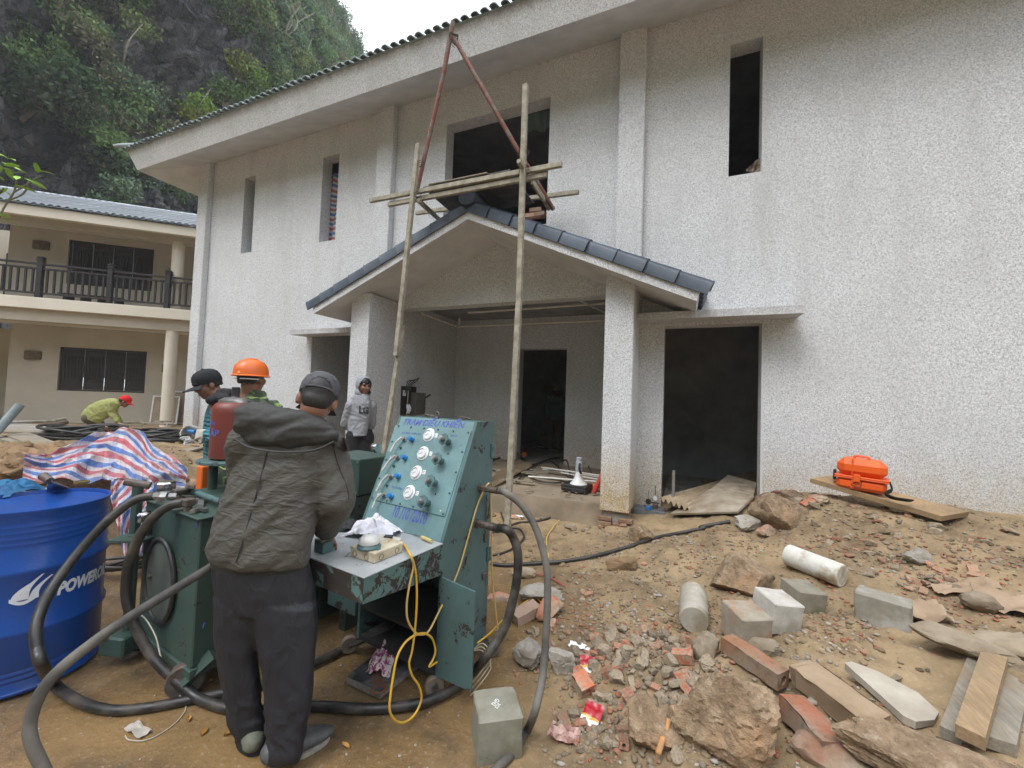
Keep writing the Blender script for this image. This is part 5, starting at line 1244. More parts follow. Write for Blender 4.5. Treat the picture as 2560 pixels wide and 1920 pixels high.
def hand(mb, wrist, dirn, palm, curl=.5, s=1.0, thumb=1):
    """palm and five separate bent fingers; dirn along the hand, palm = normal of the palm"""
    d = Vector(dirn).normalized(); n = Vector(palm); n = (n - d*n.dot(d)).normalized(); x = d.cross(n)*thumb; w_ = Vector(wrist)
    for k in range(4): cap(mb, w_ + x*(-.012+.008*k)*s, .019*s, w_ + d*.088*s + x*(-.030+.02*k)*s, .0125*s, 8)
    for k, L_ in enumerate((.062, .075, .080, .072)):
        p = w_ + d*.088*s + x*(-.033+.022*k)*s; a = .25+curl*.5; q = p
        for j, f in enumerate((.45, .32, .25)):
            dd = (d*math.cos(a) + n*math.sin(a)).normalized(); e = q + dd*L_*f*s; cap(mb, q, (.0092-.0010*j)*s, e, (.0085-.001*j)*s, 8); q = e; a += curl*.75
    p = w_ + d*.025*s + x*.028*s; q = p + (d*.55 + x*.7 + n*.4).normalized()*.042*s; e = q + (d*.9 + x*.1 + n*.5*curl).normalized()*.034*s
    cap(mb, p, .014*s, q, .0105*s, 8); cap(mb, q, .0105*s, e, .0085*s, 8)
def shoe(root, heel, toe, m, h=.085, w_=.048):
    heel, toe = Vector(heel), Vector(toe); d = (toe-heel); L_ = d.length; d = d/L_; sd_ = Vector((-d.y, d.x, 0)).normalized()
    mb = MB()
    for k in range(7):
        t = k/6; c = heel + d*(L_*t); hh = (h*.95 if t < .35 else h*(1-.85*(t-.35)))*.5; ww = w_*(.78+.42*math.sin(PI*min(1, t*.85+.12)))*(1 if t < .9 else .8)
        mb.ell(tuple(c + Vector((0, 0, hh*.95+.012))), (ww, ww, hh), None, 14, 8)
    me = remesh(mb, .010, 3); o = part('shoe', me, m, root, 60, True)
    mb = MB(); pts = []
    for k in range(20):
        a = 2*PI*k/20; t = .5-.56*math.cos(a); ww = w_*(.95+.22*t)*math.sin(a); pts.append(heel + d*(L_*t) + sd_*ww + Vector((0, 0, .001)))
    mb.prism(pts, (0, 0, .02)); mb.xform(basis(root).inverted()); part('sole', mb, M_SOLE, o, 30)
def wrinkles(f=9, a=.008, stretch=(1, 1, 1), seed=0, gain=1.0):
    def g(co, n):
        v = Vector((co.x*stretch[0]*f+seed, co.y*stretch[1]*f, co.z*stretch[2]*f)); w_ = Vector((noise.noise(v*.6), noise.noise(v*.6+Vector((7, 7, 7))), 0))*1.3
        r_ = 1-abs(noise.noise(v+w_))*2.2; r2 = 1-abs(noise.noise(v*2.1+w_+Vector((3, 1, 2))))*2
        return a*(r_*.75 + r2*.4 - .5)*gain
    return g

# ------------------------------------------------------------------ the man leaning over the desk, seen from behind
man = thing('person', 'man in grey-brown hooded jacket, dark trousers and grey cap leaning over the desk', 'person', (-1.6, 1.33, 0))
VD = (at(650, 1100, 1) - CP); VD.z = 0; VD.normalize(); VR = Vector((VD.y, -VD.x, 0))
HD = 1.86; hc = at(797, 1000, HD) + VD*.05
HM = headM(hc, VD*.95 + VR*.10 - Vector((0, 0, .40)), Vector((0, 0, 1)) + VR*.26 + VD*.3)
hipc = at(655, 1450, 1.74) + VD*.14; shL, shR = at(612, 1110, 1.80) + VD*.10, at(838, 1135, 1.84) + VD*.10; nk = at(770, 1075, 1.84) + VD*.10
elR, wrR = at(843, 1245, 1.86) + VD*.03, at(813, 1333, 2.02); elL = at(618, 1270, 1.95) + VD*.18; wrL = at(720, 1330, 2.1) + VD*.05
kneeR, ankR = at(720, 1690, 1.715) + VD*.10, at(712, 1885, 1.70) + VD*.085; kneeL, ankL = at(600, 1690, 1.785) + VD*.09, at(632, 1880, 1.785) + VD*.08
ankR.z = ankL.z = .08
body = MB(); add_head(body, HM); add_neck(body, HM, nk)
limb(body, [nk, hipc.lerp(nk, .6), hipc], [.08, .09, .085]); limb(body, [shL, nk, shR], [.07, .08, .07])
limb(body, [shR, elR, wrR], [.055, .042, .030]); limb(body, [shL, elL, wrL], [.055, .042, .030])
limb(body, [hipc + VR*.08, kneeR, ankR], [.065, .048, .036]); limb(body, [hipc - VR*.08, kneeL, ankL], [.065, .048, .036])
hand(body, wrR, at(826, 1360, 2.10) - wrR, Vector((0, 0, -1)) - VR*.3, .8, 1.0, -1); hand(body, wrL, VD*.6 + VR*.5 - Vector((0, 0, .35)), Vector((0, 0, -1)), .6, 1.0, 1)
part('body', remesh(body, .0095, 2), M_SKIN, man, 80, True)
JK = crease_cloth('grey_brown_jacket_cloth', (.082, .076, .066, 1), (.064, .060, .052, 1), (.3, .75, .2), (1.9, 4, 6.5), .55)
j = MB()
JR = [(514,1431,778,1433,1.73,.30), (502,1404,784,1417,1.72,.33), (512,1355,790,1376,1.725,.34), (530,1300,797,1320,1.735,.34), (552,1245,803,1262,1.75,.34), (572,1185,806,1200,1.765,.33), (585,1131,822,1150,1.785,.31), (592,1092,838,1112,1.80,.26), (612,1062,830,1078,1.81,.18), (680,1050,806,1058,1.83,.12)]
loft(j, [pxring(*q) for q in JR], 36)
limb(j, [at(822, 1130, 1.83) + VD*.11, elR, at(818, 1318, 1.99)], [.098, .088, .062], 16); limb(j, [at(625, 1110, 1.8) + VD*.12, elL, at(712, 1325, 2.08) + VD*.05], [.10, .085, .06], 16)
def jw(co, n):
    q = Vector((co.x*.8+co.z*.35, co.y*.75, co.z*1.0-co.x*.75-co.y*.3)); r_ = wrinkles(5, .0085, (.5, .5, 1.5), 3)(q, n); r2 = wrinkles(13, .0026, (.45, .45, 1.5), 11)(q, n); return (r_ + r2)*(.6+.8*min(1, abs(noise.noise(co*3))*2.4))
jk = part('jacket', remesh(j, .010, 3, jw), JK, man, 80, True)
IM = basis(man).inverted()
mb = MB(); loft(mb, [pxring(520, 1442, 774, 1446, 1.745, .26), pxring(512, 1426, 780, 1432, 1.735, .28), pxring(510, 1405, 781, 1413, 1.735, .28)], 36); part('waistband', mb, fabric('dark_rib_knit', (.030, .028, .024, 1), None, .9), man, 60, True)
def onjacket(px, py, off=.004):
    h, loc, nn, _i = jk.ray_cast(IM @ CP, IM.to_3x3() @ ray(px, py).normalized()); p = man.matrix_basis @ loc if h else at(px, py, 1.78); return p + (CP-p).normalized()*off
mb = MB(); G = [[onjacket(828+u*7.5+v*2, 1082+u*3+v*6.5, .006) for u in range(6)] for v in range(6)]
mb.add([q for r_ in G for q in r_], [(v*6+u, v*6+u+1, v*6+u+7, v*6+u+6) for v in range(5) for u in range(5)]); part('shoulder_flap', mb, JK, man, 60, True)
# seams sewn down the back
for pts in (((667, 1130), (650, 1200), (625, 1290), (605, 1360), (590, 1405)), ((832, 1110), (845, 1160), (868, 1220), (872, 1250))):
    mb = MB(); P_ = []
    for x, y in pts:
        r_ = ray(x, y).normalized(); o_ = CP
        hit, loc, nn, _i = jk.ray_cast(jk.matrix_basis.inverted() @ (IM @ o_), (IM.to_3x3() @ r_))
        if hit: P_.append((man.matrix_basis @ loc) + (CP-(man.matrix_basis @ loc)).normalized()*.002)
    if len(P_) > 2: mb.tube(cr(P_, 6), .0028, 5); part('seam', mb, fabric('seam_thread', (.035, .032, .028, 1)), man, 60, True)
hd = MB()
def hring(x, y, hh, d, th): a, b = at(x, y-hh, d), at(x, y+hh, d); return ((a+b)/2 + VD*th*.5, (a-b)/2 + VD*.01, VD*th*.5)
loft(hd, [hring(588, 1056, 26, 1.80, .10), hring(600, 1058, 44, 1.785, .13), hring(632, 1062, 57, 1.77, .15), (hring(680, 1068, 56, 1.765, .16)), hring(730, 1076, 51, 1.77, .15), hring(780, 1078, 44, 1.785, .14), hring(822, 1082, 30, 1.80, .12), hring(845, 1088, 16, 1.82, .08)], 26, 2.2)
for x, y, d, rx in () and ((625, 1060, 1.80, .055), (655, 1085, 1.78, .062), (700, 1092, 1.775, .064), (745, 1088, 1.78, .06), (785, 1080, 1.80, .055), (810, 1085, 1.82, .045), (650, 1035, 1.84, .055), (690, 1025, 1.86, .055), (735, 1030, 1.86, .055), (775, 1050, 1.84, .05), (770, 1042, 1.815, .05), (805, 1052, 1.815, .048), (838, 1075, 1.83, .042), (730, 1022, 1.845, .05)):
    hd.ell(at(x, y, d) + VD*.075, (rx*1.3, rx*1.1, rx*.92), None, 14, 10)
def hw(co, n):
    a = 0; return wrinkles(6, .020, (.45, .45, 1.5), 21)(Vector((co.x+co.z*.4, co.y, co.z-co.x*.5)), n) + wrinkles(16, .004, (.6, .6, 1.5), 4)(co, n) + a
hdm = fabric('quilted_hood_lining', (.030, .030, .028, 1), (.040, .040, .037, 1), .75, .3, 300, 12)
part('hood', remesh(hd, .009, 9, hw), hdm, man, 80, True)
mb = MB(); P_ = [at(x, y, d) for x, y, d in ((590, 1098, 1.79), (620, 1116, 1.775), (670, 1127, 1.765), (730, 1130, 1.77), (790, 1124, 1.785), (835, 1104, 1.805))]; mb.tube(cr(P_, 6), .008, 8, flat=.6); part('hood_seam', mb, hdm, man, 60, True)
FLAP = 1
TK = crease_cloth('dark_navy_trouser_cloth', (.0095, .0095, .014, 1), (.015, .015, .020, 1), (.2, .25, 0), (5, 5, 2.2), .45)
tr = MB()
loft(tr, [pxring(520, 1425, 778, 1430, 1.745, .25), pxring(522, 1494, 793, 1496, 1.74, .27), pxring(526, 1545, 796, 1550, 1.745, .26)], 32)
loft(tr, [pxring(524, 1520, 680, 1530, 1.76, .20), pxring(529, 1600, 655, 1605, 1.775, .19), pxring(533, 1650, 640, 1655, 1.78, .185), pxring(543, 1705, 648, 1708, 1.785, .175), pxring(556, 1770, 655, 1772, 1.79, .165), pxring(568, 1836, 661, 1838, 1.79, .16), pxring(590, 1880, 664, 1884, 1.78, .15), pxring(588, 1900, 668, 1904, 1.775, .16)], 24)
loft(tr, [pxring(610, 1520, 796, 1530, 1.735, .21), pxring(632, 1600, 796, 1605, 1.725, .20), pxring(638, 1660, 792, 1662, 1.715, .195), pxring(650, 1705, 787, 1708, 1.71, .19), pxring(656, 1770, 783, 1772, 1.705, .18), pxring(660, 1836, 768, 1840, 1.70, .17), pxring(660, 1885, 756, 1890, 1.695, .165), pxring(655, 1925, 752, 1930, 1.69, .17)], 24)
def tw(co, n): k = 1.6 if co.z < .22 else .8; return wrinkles(7, .008, (.8, .8, 1.3 if co.z < .25 else .5), 31)(co, n)*k
part('trousers', remesh(tr, .010, 3, tw), TK, man, 80, True)
hr = ankR.copy(); hr.z = 0; shoe(man, hr + Vector((-.02, -.04, 0)), onz(818, 1846, 0), M_SHOE, .095, .05)
hl = ankL.copy(); hl.z = 0; shoe(man, hl - VD*.07, hl + VD*.2 - VR*.02, fabric('camouflage_canvas', (.10, .11, .075, 1), (.2, .2, .16, 1)), .09, .048)
hair(man, HM, -.085, .01); CAPG = fabric('charcoal_cap_cotton', (.060, .060, .068, 1), (.082, .082, .09, 1), .8, .2)
cap_hat(man, HM, CAPG, True, True)

# ------------------------------------------------------------------ man in an orange helmet behind the red bottle
D2 = 2.95; m2 = thing('person', 'man in green camouflage jacket and orange safety helmet standing behind the red bottle', 'person', at(625, 1500, 3.1).to_2d().to_3d())
V2_ = (at(620, 1000, 1)-CP); V2_.z = 0; V2_.normalize(); R2_ = Vector((V2_.y, -V2_.x, 0))
h2 = at(630, 945, D2) + V2_*.06; HM2 = headM(h2, V2_*.75 + R2_*.62, (0, 0, 1)); n2 = at(628, 1000, D2) + V2_*.09
b2 = MB(); add_head(b2, HM2); add_neck(b2, HM2, n2); g2 = n2.copy(); g2.z = .92
limb(b2, [n2, g2], [.09, .13]); legs2 = []
for s_ in (-1, 1):
    k = g2 + R2_*.10*s_; f = k.copy(); f.z = .07; kk = k.copy(); kk.z = .5; limb(b2, [k, kk, f], [.085, .058, .042]); legs2.append((k, kk, f))
s2L, s2R = n2 - R2_*.17 - Vector((0, 0, .09)) + V2_*.03, n2 + R2_*.17 - Vector((0, 0, .09)) + V2_*.03; e2L, e2R = s2L + R2_*.02 + Vector((0, 0, -.30)) + V2_*.03, s2R + R2_*.05 + Vector((0, 0, -.30)) + V2_*.03
w2L, w2R = e2L + V2_*.2 + Vector((0, 0, -.08)) + R2_*.08, e2R + V2_*.2 + Vector((0, 0, -.06)) - R2_*.08
for a, e_, w_, th in ((s2L, e2L, w2L, 1), (s2R, e2R, w2R, -1)): limb(b2, [n2, a, e_, w_], [.06, .055, .042, .03]); hand(b2, w_, V2_ - Vector((0, 0, .2)), Vector((0, 0, -1)), .5, 1, th)
part('body', remesh(b2, .011, 2), M_SKIN, m2, 80, True)
def camo():
    t = NT('green_camouflage_cloth'); a = t.noise(7, 2, .5, .8); b = t.noise(9, 2, .5, .9, None, (1, 1.3, .6)); c = t.noise(13, 2, .5, 1.2, None, (.5, .5, 1.4))
    o = t.mix(t.ramp(a, [(.48, 0), (.5, 1)], 'CONSTANT'), (.075, .105, .055, 1), (.045, .060, .035, 1)); o = t.mix(t.ramp(b, [(.50, 0), (.535, 1)], 'CONSTANT'), o, (.11, .15, .075, 1))
    o = t.mix(t.ramp(c, [(.5, 0), (.585, 1)], 'CONSTANT'), o, (.30, .40, .16, 1)); t.col(o).rough(.9); t.bump(t.noise(10, 4, .6, 1.5), .4, .02); return t.m
CAMO = camo(); j2 = MB()
loft(j2, [pxring(526, 1320, 706, 1320, D2, .26), pxring(521, 1230, 704, 1230, D2, .27), pxring(520, 1130, 702, 1130, D2, .27), pxring(522, 1070, 700, 1070, D2, .26), pxring(530, 1040, 692, 1040, D2, .22), pxring(556, 1012, 676, 1010, D2-.02, .22), pxring(584, 990, 668, 992, D2-.01, .20), pxring(590, 972, 664, 978, D2, .19)], 28)
for a, e_, w_ in ((s2L, e2L, w2L), (s2R, e2R, w2R)): limb(j2, [a.lerp(n2, .2), e_, w_], [.078, .064, .05], 14)
part('jacket', remesh(j2, .012, 3, wrinkles(9, .010, (1, 1, 1.3), 41)), CAMO, m2, 80, True)
mb = MB(); mb.lathe([(.062, 0), (.066, .02), (.064, .045)], 20, Matrix.Translation(n2 + Vector((0, 0, -.035)))); part('collar', mb, fabric('dark_collar_cloth', (.025, .028, .025, 1)), m2, 40, True)
t2 = MB()
for k, kk, f in legs2: limb(t2, [k + Vector((0, 0, .05)), kk, f], [.12, .088, .075], 14)
part('trousers', remesh(t2, .014, 3, wrinkles(9, .008)), CAMO, m2, 80, True)
for k, kk, f in legs2: q = f.copy(); q.z = gz(q.x, q.y); shoe(m2, q - V2_*.07, q + V2_*.18, M_SHOE)
hair(m2, HM2, -.04); helmet(m2, HM2, simple('orange_helmet_shell', (.74, .155, .022, 1), (.62, .12, .02, 1), 5, .35))

# ------------------------------------------------------------------ man in a blue jacket looking down at his hands
D3 = 3.35; m3 = thing('person', 'man in teal quilted jacket, black cap and white work gloves looking down at a wire', 'person', at(545, 1450, 3.4).to_2d().to_3d())
V3 = (at(520, 1000, 1)-CP); V3.z = 0; V3.normalize(); R3 = Vector((V3.y, -V3.x, 0))
h3 = at(520, 962, D3); HM3 = headM(h3, -R3*.92 - V3*.25 - Vector((0, 0, .40)), Vector((0, 0, 1)) - R3*.25); n3 = at(556, 1012, D3)
b3 = MB(); add_head(b3, HM3, .93); add_neck(b3, HM3, n3, .052); g3 = at(575, 1250, D3); g3.z = .9
limb(b3, [n3, g3], [.09, .12]); legs3 = []
for s_ in (-1, 1):
    k = g3 + V3*.10*s_; kk = k.copy(); kk.z = .48; f = k.copy(); f.z = .08; limb(b3, [k, kk, f], [.085, .058, .042]); legs3.append((k, kk, f))
sN, sF = n3 - V3*.17 - Vector((0, 0, .06)), n3 + V3*.17 - Vector((0, 0, .06)); eN, eF = at(572, 1115, D3-.17), at(560, 1112, D3+.17)
wN, wF = at(517, 1083, D3-.14), at(508, 1080, D3+.06)
for a, e_, w_ in ((sN, eN, wN), (sF, eF, wF)): limb(b3, [n3, a, e_, w_], [.06, .055, .042, .03])
part('body', remesh(b3, .010, 2), M_SKIN, m3, 80, True)
gl = MB(); hand(gl, wN, at(470, 1090, D3-.1)-wN, V3*.9 - Vector((0, 0, .3)), .55, 1.08, 1); part('glove', remesh(gl, .006, 1), simple('grey_white_glove', (.55, .53, .49, 1), (.42, .39, .34, 1), 14, .9), m3, 80, True)
gl = MB(); hand(gl, wF, at(466, 1072, D3)-wF, -V3*.7 - Vector((0, 0, .4)), .6, 1.05, -1); part('glove', remesh(gl, .006, 1), simple('grey_white_glove', (.55, .53, .49, 1), (.42, .39, .34, 1), 14, .9), m3, 80, True)
BJ = NT('teal_quilted_nylon'); zz = BJ.xyz()[2]; sn = BJ.math('SINE', BJ.math('MULTIPLY', zz, 95)); k = BJ.noise(6, 4, .6)
BJ.col(BJ.mix(k, (.018, .14, .20, 1), (.028, .20, .26, 1))).rough(.5); BJ.bump(BJ.math('ADD', BJ.math('ABSOLUTE', sn), BJ.noise(12, 4, .6, 1.2)), .55, .02)
j3 = MB(); loft(j3, [pxring(512, 1290, 640, 1290, D3-.1, .42), pxring(506, 1200, 640, 1200, D3-.12, .44), pxring(504, 1110, 636, 1115, D3-.12, .44), pxring(506, 1050, 632, 1055, D3-.11, .42), pxring(518, 1016, 622, 1022, D3-.09, .36), pxring(538, 1000, 600, 1000, D3-.05, .2)], 26)
for a, e_, w_ in ((sN, eN, at(524, 1085, D3-.14)), (sF, eF, at(516, 1082, D3+.06))): limb(j3, [a, e_, w_], [.082, .066, .044], 14)
part('jacket', remesh(j3, .011, 3, wrinkles(11, .008, (1, 1, 1.4), 51)), BJ.m, m3, 80, True)
c3 = MB()
for x, y, d, r_ in ((532, 1000, D3-.08, .045), (545, 995, D3-.06, .05), (560, 985, D3, .055), (575, 985, D3, .05), (560, 998, D3-.09, .045), (540, 1000, D3+.05, .045)): c3.ell(at(x, y, d), (r_*1.1, r_*1.1, r_*.9))
part('hood', remesh(c3, .010, 3, wrinkles(14, .006)), fabric('black_fleece', (.012, .012, .015, 1)), m3, 80, True)
t3 = MB()
for k, kk, f in legs3: limb(t3, [k + Vector((0, 0, .05)), kk, f], [.11, .085, .07], 14)
part('trousers', remesh(t3, .014, 3, wrinkles(9, .008)), fabric('dark_blue_work_trouser', (.02, .03, .045, 1)), m3, 80, True)
for k, kk, f in legs3: q = f.copy(); q.z = gz(q.x, q.y); shoe(m3, q + R3*.07, q - R3*.18, M_SHOE)
hair(m3, HM3, -.03, .02); cap_hat(m3, HM3, fabric('black_cap_cotton', (.012, .013, .018, 1)), True, False); face_parts(m3, HM3)
mb = MB(); q = at(462, 1098, D3-.06)
for k in range(3): mb.tube([q + CR*(.03*math.cos(a)+.01*k) + CU*(.02*math.sin(a)-.01*k) + CF*.02*math.sin(a*2+k) for a in [2*PI*i/14 for i in range(14)]], .004, 6, closed=True)
solo('white_strap', mb, M_WHITE, 'loop of white plastic strap held in the gloved hands', 'strap')
mb = MB(); mb.tube([at(470, 1078, D3-.02), at(488, 1080, D3-.03)], .016, 10); solo('blue_tool', mb, M_BLUEK, 'small bright blue tool held between the gloved hands', 'tool')

# ------------------------------------------------------------------ man in a grey hooded sweatshirt by the porch column
D4 = 5.55; V4 = (at(905, 1000, 1)-CP); V4.z = 0; V4.normalize(); R4 = Vector((V4.y, -V4.x, 0)); p4 = at(905, 1200, D4); zg = gz(p4.x, p4.y)
m4 = thing('person', 'man in light grey hooded sweatshirt standing with hands behind his back by the porch column', 'person', (p4.x, p4.y, zg))
h4 = at(911, 966, D4); HM4 = headM(h4, -V4*.88 + R4*.38 - Vector((0, 0, .08))); n4 = at(908, 1000, D4) + V4*.02; g4 = at(900, 1092, D4)
b4 = MB(); add_head(b4, HM4); add_neck(b4, HM4, n4); limb(b4, [n4, g4 + V4*.0], [.07, .09]); legs4 = []
for s_ in (-1, 1):
    k = g4 + R4*.075*s_ + Vector((0, 0, -.02)); kk = k.lerp(Vector((k.x, k.y, zg)), .5); f = Vector((k.x, k.y, zg+.08)) + R4*.03*s_; limb(b4, [k, kk, f], [.085, .058, .042]); legs4.append((k, kk, f))
s4L, s4R = n4 - R4*.15 - Vector((0, 0, .08)), n4 + R4*.11 - Vector((0, 0, .08)); e4L, e4R = s4L - R4*.07 + V4*.08 - Vector((0, 0, .25)), s4R + R4*.015 + V4*.1 - Vector((0, 0, .26))
w4L, w4R = g4 - R4*.07 + V4*.14 + Vector((0, 0, .04)), g4 + R4*.06 + V4*.15 + Vector((0, 0, .03))
for a, e_, w_, th in ((s4L, e4L, w4L, 1), (s4R, e4R, w4R, -1)): limb(b4, [n4, a, e_, w_], [.06, .055, .042, .03]); hand(b4, w_, -Vector((0, 0, 1)) + R4*.3*th, V4, .4, 1, th)
part('body', remesh(b4, .0105, 2), M_SKIN, m4, 80, True)
SG = fabric('light_grey_sweatshirt', (.30, .305, .33, 1), (.25, .255, .275, 1), .95, .45, 500, 9)
j4 = MB(); loft(j4, [pxring(868, 1092, 920, 1090, D4-.13, .27), pxring(868, 1060, 922, 1060, D4-.12, .25), pxring(873, 1030, 925, 1030, D4-.12, .25), pxring(872, 1008, 928, 1010, D4-.11, .24), pxring(876, 995, 925, 997, D4-.09, .20), pxring(888, 985, 921, 986, D4-.07, .15)], 26)
for a, e_, w_ in ((s4L, e4L, w4L), (s4R, e4R, w4R)): limb(j4, [a, e_, w_], [.075, .06, .045], 14)
sw4 = part('sweatshirt', remesh(j4, .011, 2, wrinkles(9, .009, (1, 1, 1.4), 61)), SG, m4, 80, True)
ho = MB(); ho.ell((0, -.03, .025), (.105, .115, .125), HM4, 20, 14); ho.ell((0, -.03, -.09), (.11, .105, .085), HM4, 18, 12); hm_ = remesh(ho, .010, 2); bm = bmesh.new(); bm.from_mesh(hm_); I = HM4.inverted()
bmesh.ops.delete(bm, geom=[f for f in bm.faces if (lambda q: q.y > .0 and (q.x/.088)**2 + ((q.z+.005)/.125)**2 < 1)(I @ f.calc_center_median())], context='FACES'); bm.to_mesh(hm_); bm.free(); part('hood', hm_, SG, m4, 80, True)
mb = MB(); mb.ell((0, -.012, .05), (.083, .101, .082), HM4, 20, 12); part('beanie', mb, M_HAIR, m4, 60, True); face_parts(m4, HM4)
t4 = MB()
for k, kk, f in legs4: limb(t4, [k + Vector((0, 0, .03)), kk, f], [.11, .085, .07], 14)
part('trousers', remesh(t4, .014, 3, wrinkles(9, .008)), fabric('black_cargo_trouser', (.014, .014, .016, 1)), m4, 80, True)
for k, kk, f in legs4: q = Vector((f.x, f.y, gz(f.x, f.y))); shoe(m4, q + V4*.07, q - V4*.18, M_SHOE)
I4 = basis(m4)
def onshirt(px, py):
    Mi = (sw4.parent.matrix_basis @ sw4.matrix_basis).inverted(); hit, loc, nn, _i = sw4.ray_cast(Mi @ CP, Mi.to_3x3() @ ray(px, py).normalized()); return (sw4.parent.matrix_basis @ loc) if hit else at(px, py, D4-.12)
pa, pb = onshirt(897, 1032), onshirt(921, 1035)
wa = at(896, 1032, 1)-CP
def shirtwrap(q):
    p = pa + (pb-pa).normalized()*q.x + Vector((0, 0, q.y)); d = p-CP; hit, loc, nn, _i = sw4.ray_cast((sw4.parent.matrix_basis @ sw4.matrix_basis).inverted() @ CP, (sw4.parent.matrix_basis @ sw4.matrix_basis).inverted().to_3x3() @ d.normalized())
    w_ = (sw4.parent.matrix_basis @ loc) if hit else p; return w_ - d.normalized()*.006
lettering(m4, 'LG', pa, pb, -V4, simple('dark_grey_print', (.05, .05, .06, 1)), 1.25, .05, 0, 0, shirtwrap)

# ------------------------------------------------------------------ man standing inside the dark doorway
D5 = 9.9; V5 = (at(1385, 1040, 1)-CP); V5.z = 0; V5.normalize(); R5 = Vector((V5.y, -V5.x, 0)); p5 = at(1385, 1122, D5); z5 = .401
m5 = thing('person', 'man in a helmet standing inside the dark doorway looking to the right', 'person', (p5.x, p5.y, z5))
def P5(r_, f, z): return Vector((p5.x, p5.y, z5)) + R5*r_ + V5*f + Vector((0, 0, z))
HM5 = headM(P5(0, 0, 1.46), R5*.9 - V5*.3); b5 = MB(); add_head(b5, HM5, .95); add_neck(b5, HM5, P5(0, .02, 1.32)); limb(b5, [P5(0, 0, 1.3), P5(0, 0, .86)], [.1, .12])
J5 = MB(); T5 = MB(); loft(J5, [(P5(0, 0, .74), R5*.17, V5*.12), (P5(0, 0, .95), R5*.18, V5*.12), (P5(0, 0, 1.2), R5*.20, V5*.12), (P5(0, 0, 1.31), R5*.15, V5*.09), (P5(0, 0, 1.35), R5*.07, V5*.06)], 20)
for s_ in (-1, 1):
    limb(b5, [P5(.2*s_, 0, 1.26), P5(.22*s_, .0, 1.0), P5(.20*s_, -.05, .78)], [.05, .04, .03]); limb(J5, [P5(.19*s_, 0, 1.26), P5(.22*s_, 0, 1.0), P5(.205*s_, -.05, .82)], [.07, .058, .045]); hand(b5, P5(.20*s_, -.05, .78), (0, 0, -1), V5, .4)
    limb(b5, [P5(.09*s_, 0, .84), P5(.1*s_, 0, .45), P5(.11*s_, 0, .08)], [.08, .055, .04]); limb(T5, [P5(.09*s_, 0, .84), P5(.1*s_, 0, .45), P5(.11*s_, 0, .10)], [.105, .085, .075]); shoe(m5, P5(.11*s_-.06, 0, 0), P5(.11*s_+.17, -.05, 0), simple('tan_shoe', (.2, .12, .07, 1)))
part('body', remesh(b5, .013, 2), M_SKIN, m5, 80, True); part('jacket', remesh(J5, .014, 3, wrinkles(9, .008)), fabric('teal_grey_shirt', (.16, .24, .25, 1)), m5, 80, True); part('trousers', remesh(T5, .014, 3, wrinkles(9, .008)), fabric('brown_trouser', (.24, .165, .115, 1)), m5, 80, True)
helmet(m5, HM5, simple('tan_helmet_shell', (.55, .36, .20, 1)))

# ------------------------------------------------------------------ man bending down in front of the cream house
D6 = 8.6; V6 = (at(290, 1020, 1)-CP); V6.z = 0; V6.normalize(); R6 = Vector((V6.y, -V6.x, 0)); p6 = at(225, 1070, D6); z6 = gz(p6.x, p6.y)
m6 = thing('person', 'man in yellow-green shirt and red cap bending over the cables by the cream house', 'person', (p6.x, p6.y, z6))
hp = at(222, 1045, D6); sh6 = at(283, 1008, D6); HM6 = headM(at(312, 1004, D6), R6*.86 - Vector((0, 0, .45)) - V6*.2, Vector((0, 0, 1)) + R6*.35)
b6 = MB(); add_head(b6, HM6, .95); add_neck(b6, HM6, sh6); limb(b6, [sh6, hp], [.1, .12]); J6 = MB(); T6 = MB()
def r6(x0, y0, x1, y1, th): a, b = at(x0, y0, D6-.1), at(x1, y1, D6-.1); return ((a+b)/2 + V6*.1, (b-a)/2, V6*th)
loft(J6, [r6(200, 1040, 250, 1062, .17), r6(207, 1028, 258, 1052, .19), r6(222, 1014, 268, 1046, .20), r6(242, 1004, 280, 1038, .21), r6(262, 998, 292, 1026, .21), r6(280, 996, 302, 1014, .18), r6(292, 998, 303, 1010, .1)], 22)
for s_, (ex, ey), (wx, wy) in ((-1, (279, 1032), (296, 1056)), (1, (285, 1034), (304, 1060))):
    o_ = V6*.17*s_; limb(b6, [sh6+o_, at(ex, ey, D6)+o_, at(wx, wy, D6)+o_], [.055, .042, .03]); limb(J6, [sh6+o_, at(ex, ey, D6)+o_, at(wx-4, wy-6, D6)+o_], [.08, .062, .048]); gm = MB(); hand(gm, at(wx, wy, D6)+o_, R6*.8 - Vector((0, 0, .5)), -Vector((0, 0, 1)), .5, 1.1, -s_); part('glove', remesh(gm, .009, 1), simple('dirty_glove', (.5, .45, .38, 1)), m6, 80, True)
    k = hp + V6*.09*s_; f = Vector((k.x, k.y, z6+.08)) + R6*.05; kk = k.lerp(f, .5) + R6*.14; limb(b6, [k, kk, f], [.085, .058, .042]); limb(T6, [k, kk, f], [.115, .088, .07]); shoe(m6, Vector((f.x, f.y, z6)) - R6*.07, Vector((f.x, f.y, z6)) + R6*.18, M_SHOE)
part('body', remesh(b6, .012, 2), M_SKIN, m6, 80, True); part('shirt', remesh(J6, .013, 2, wrinkles(8, .012, (1, 1, 1), 71)), fabric('yellow_green_shirt', (.33, .34, .12, 1), (.27, .28, .10, 1), .9, .5, 500, 8), m6, 80, True); part('trousers', remesh(T6, .014, 3), fabric('olive_trouser', (.10, .09, .05, 1)), m6, 80, True)
hair(m6, HM6, -.03); cap_hat(m6, HM6, simple('red_cap_cotton', (.62, .012, .012, 1), (.5, .01, .01, 1), 6, .8), True, False, emblem=simple('yellow_badge', (.7, .45, .05, 1))); face_parts(m6, HM6)
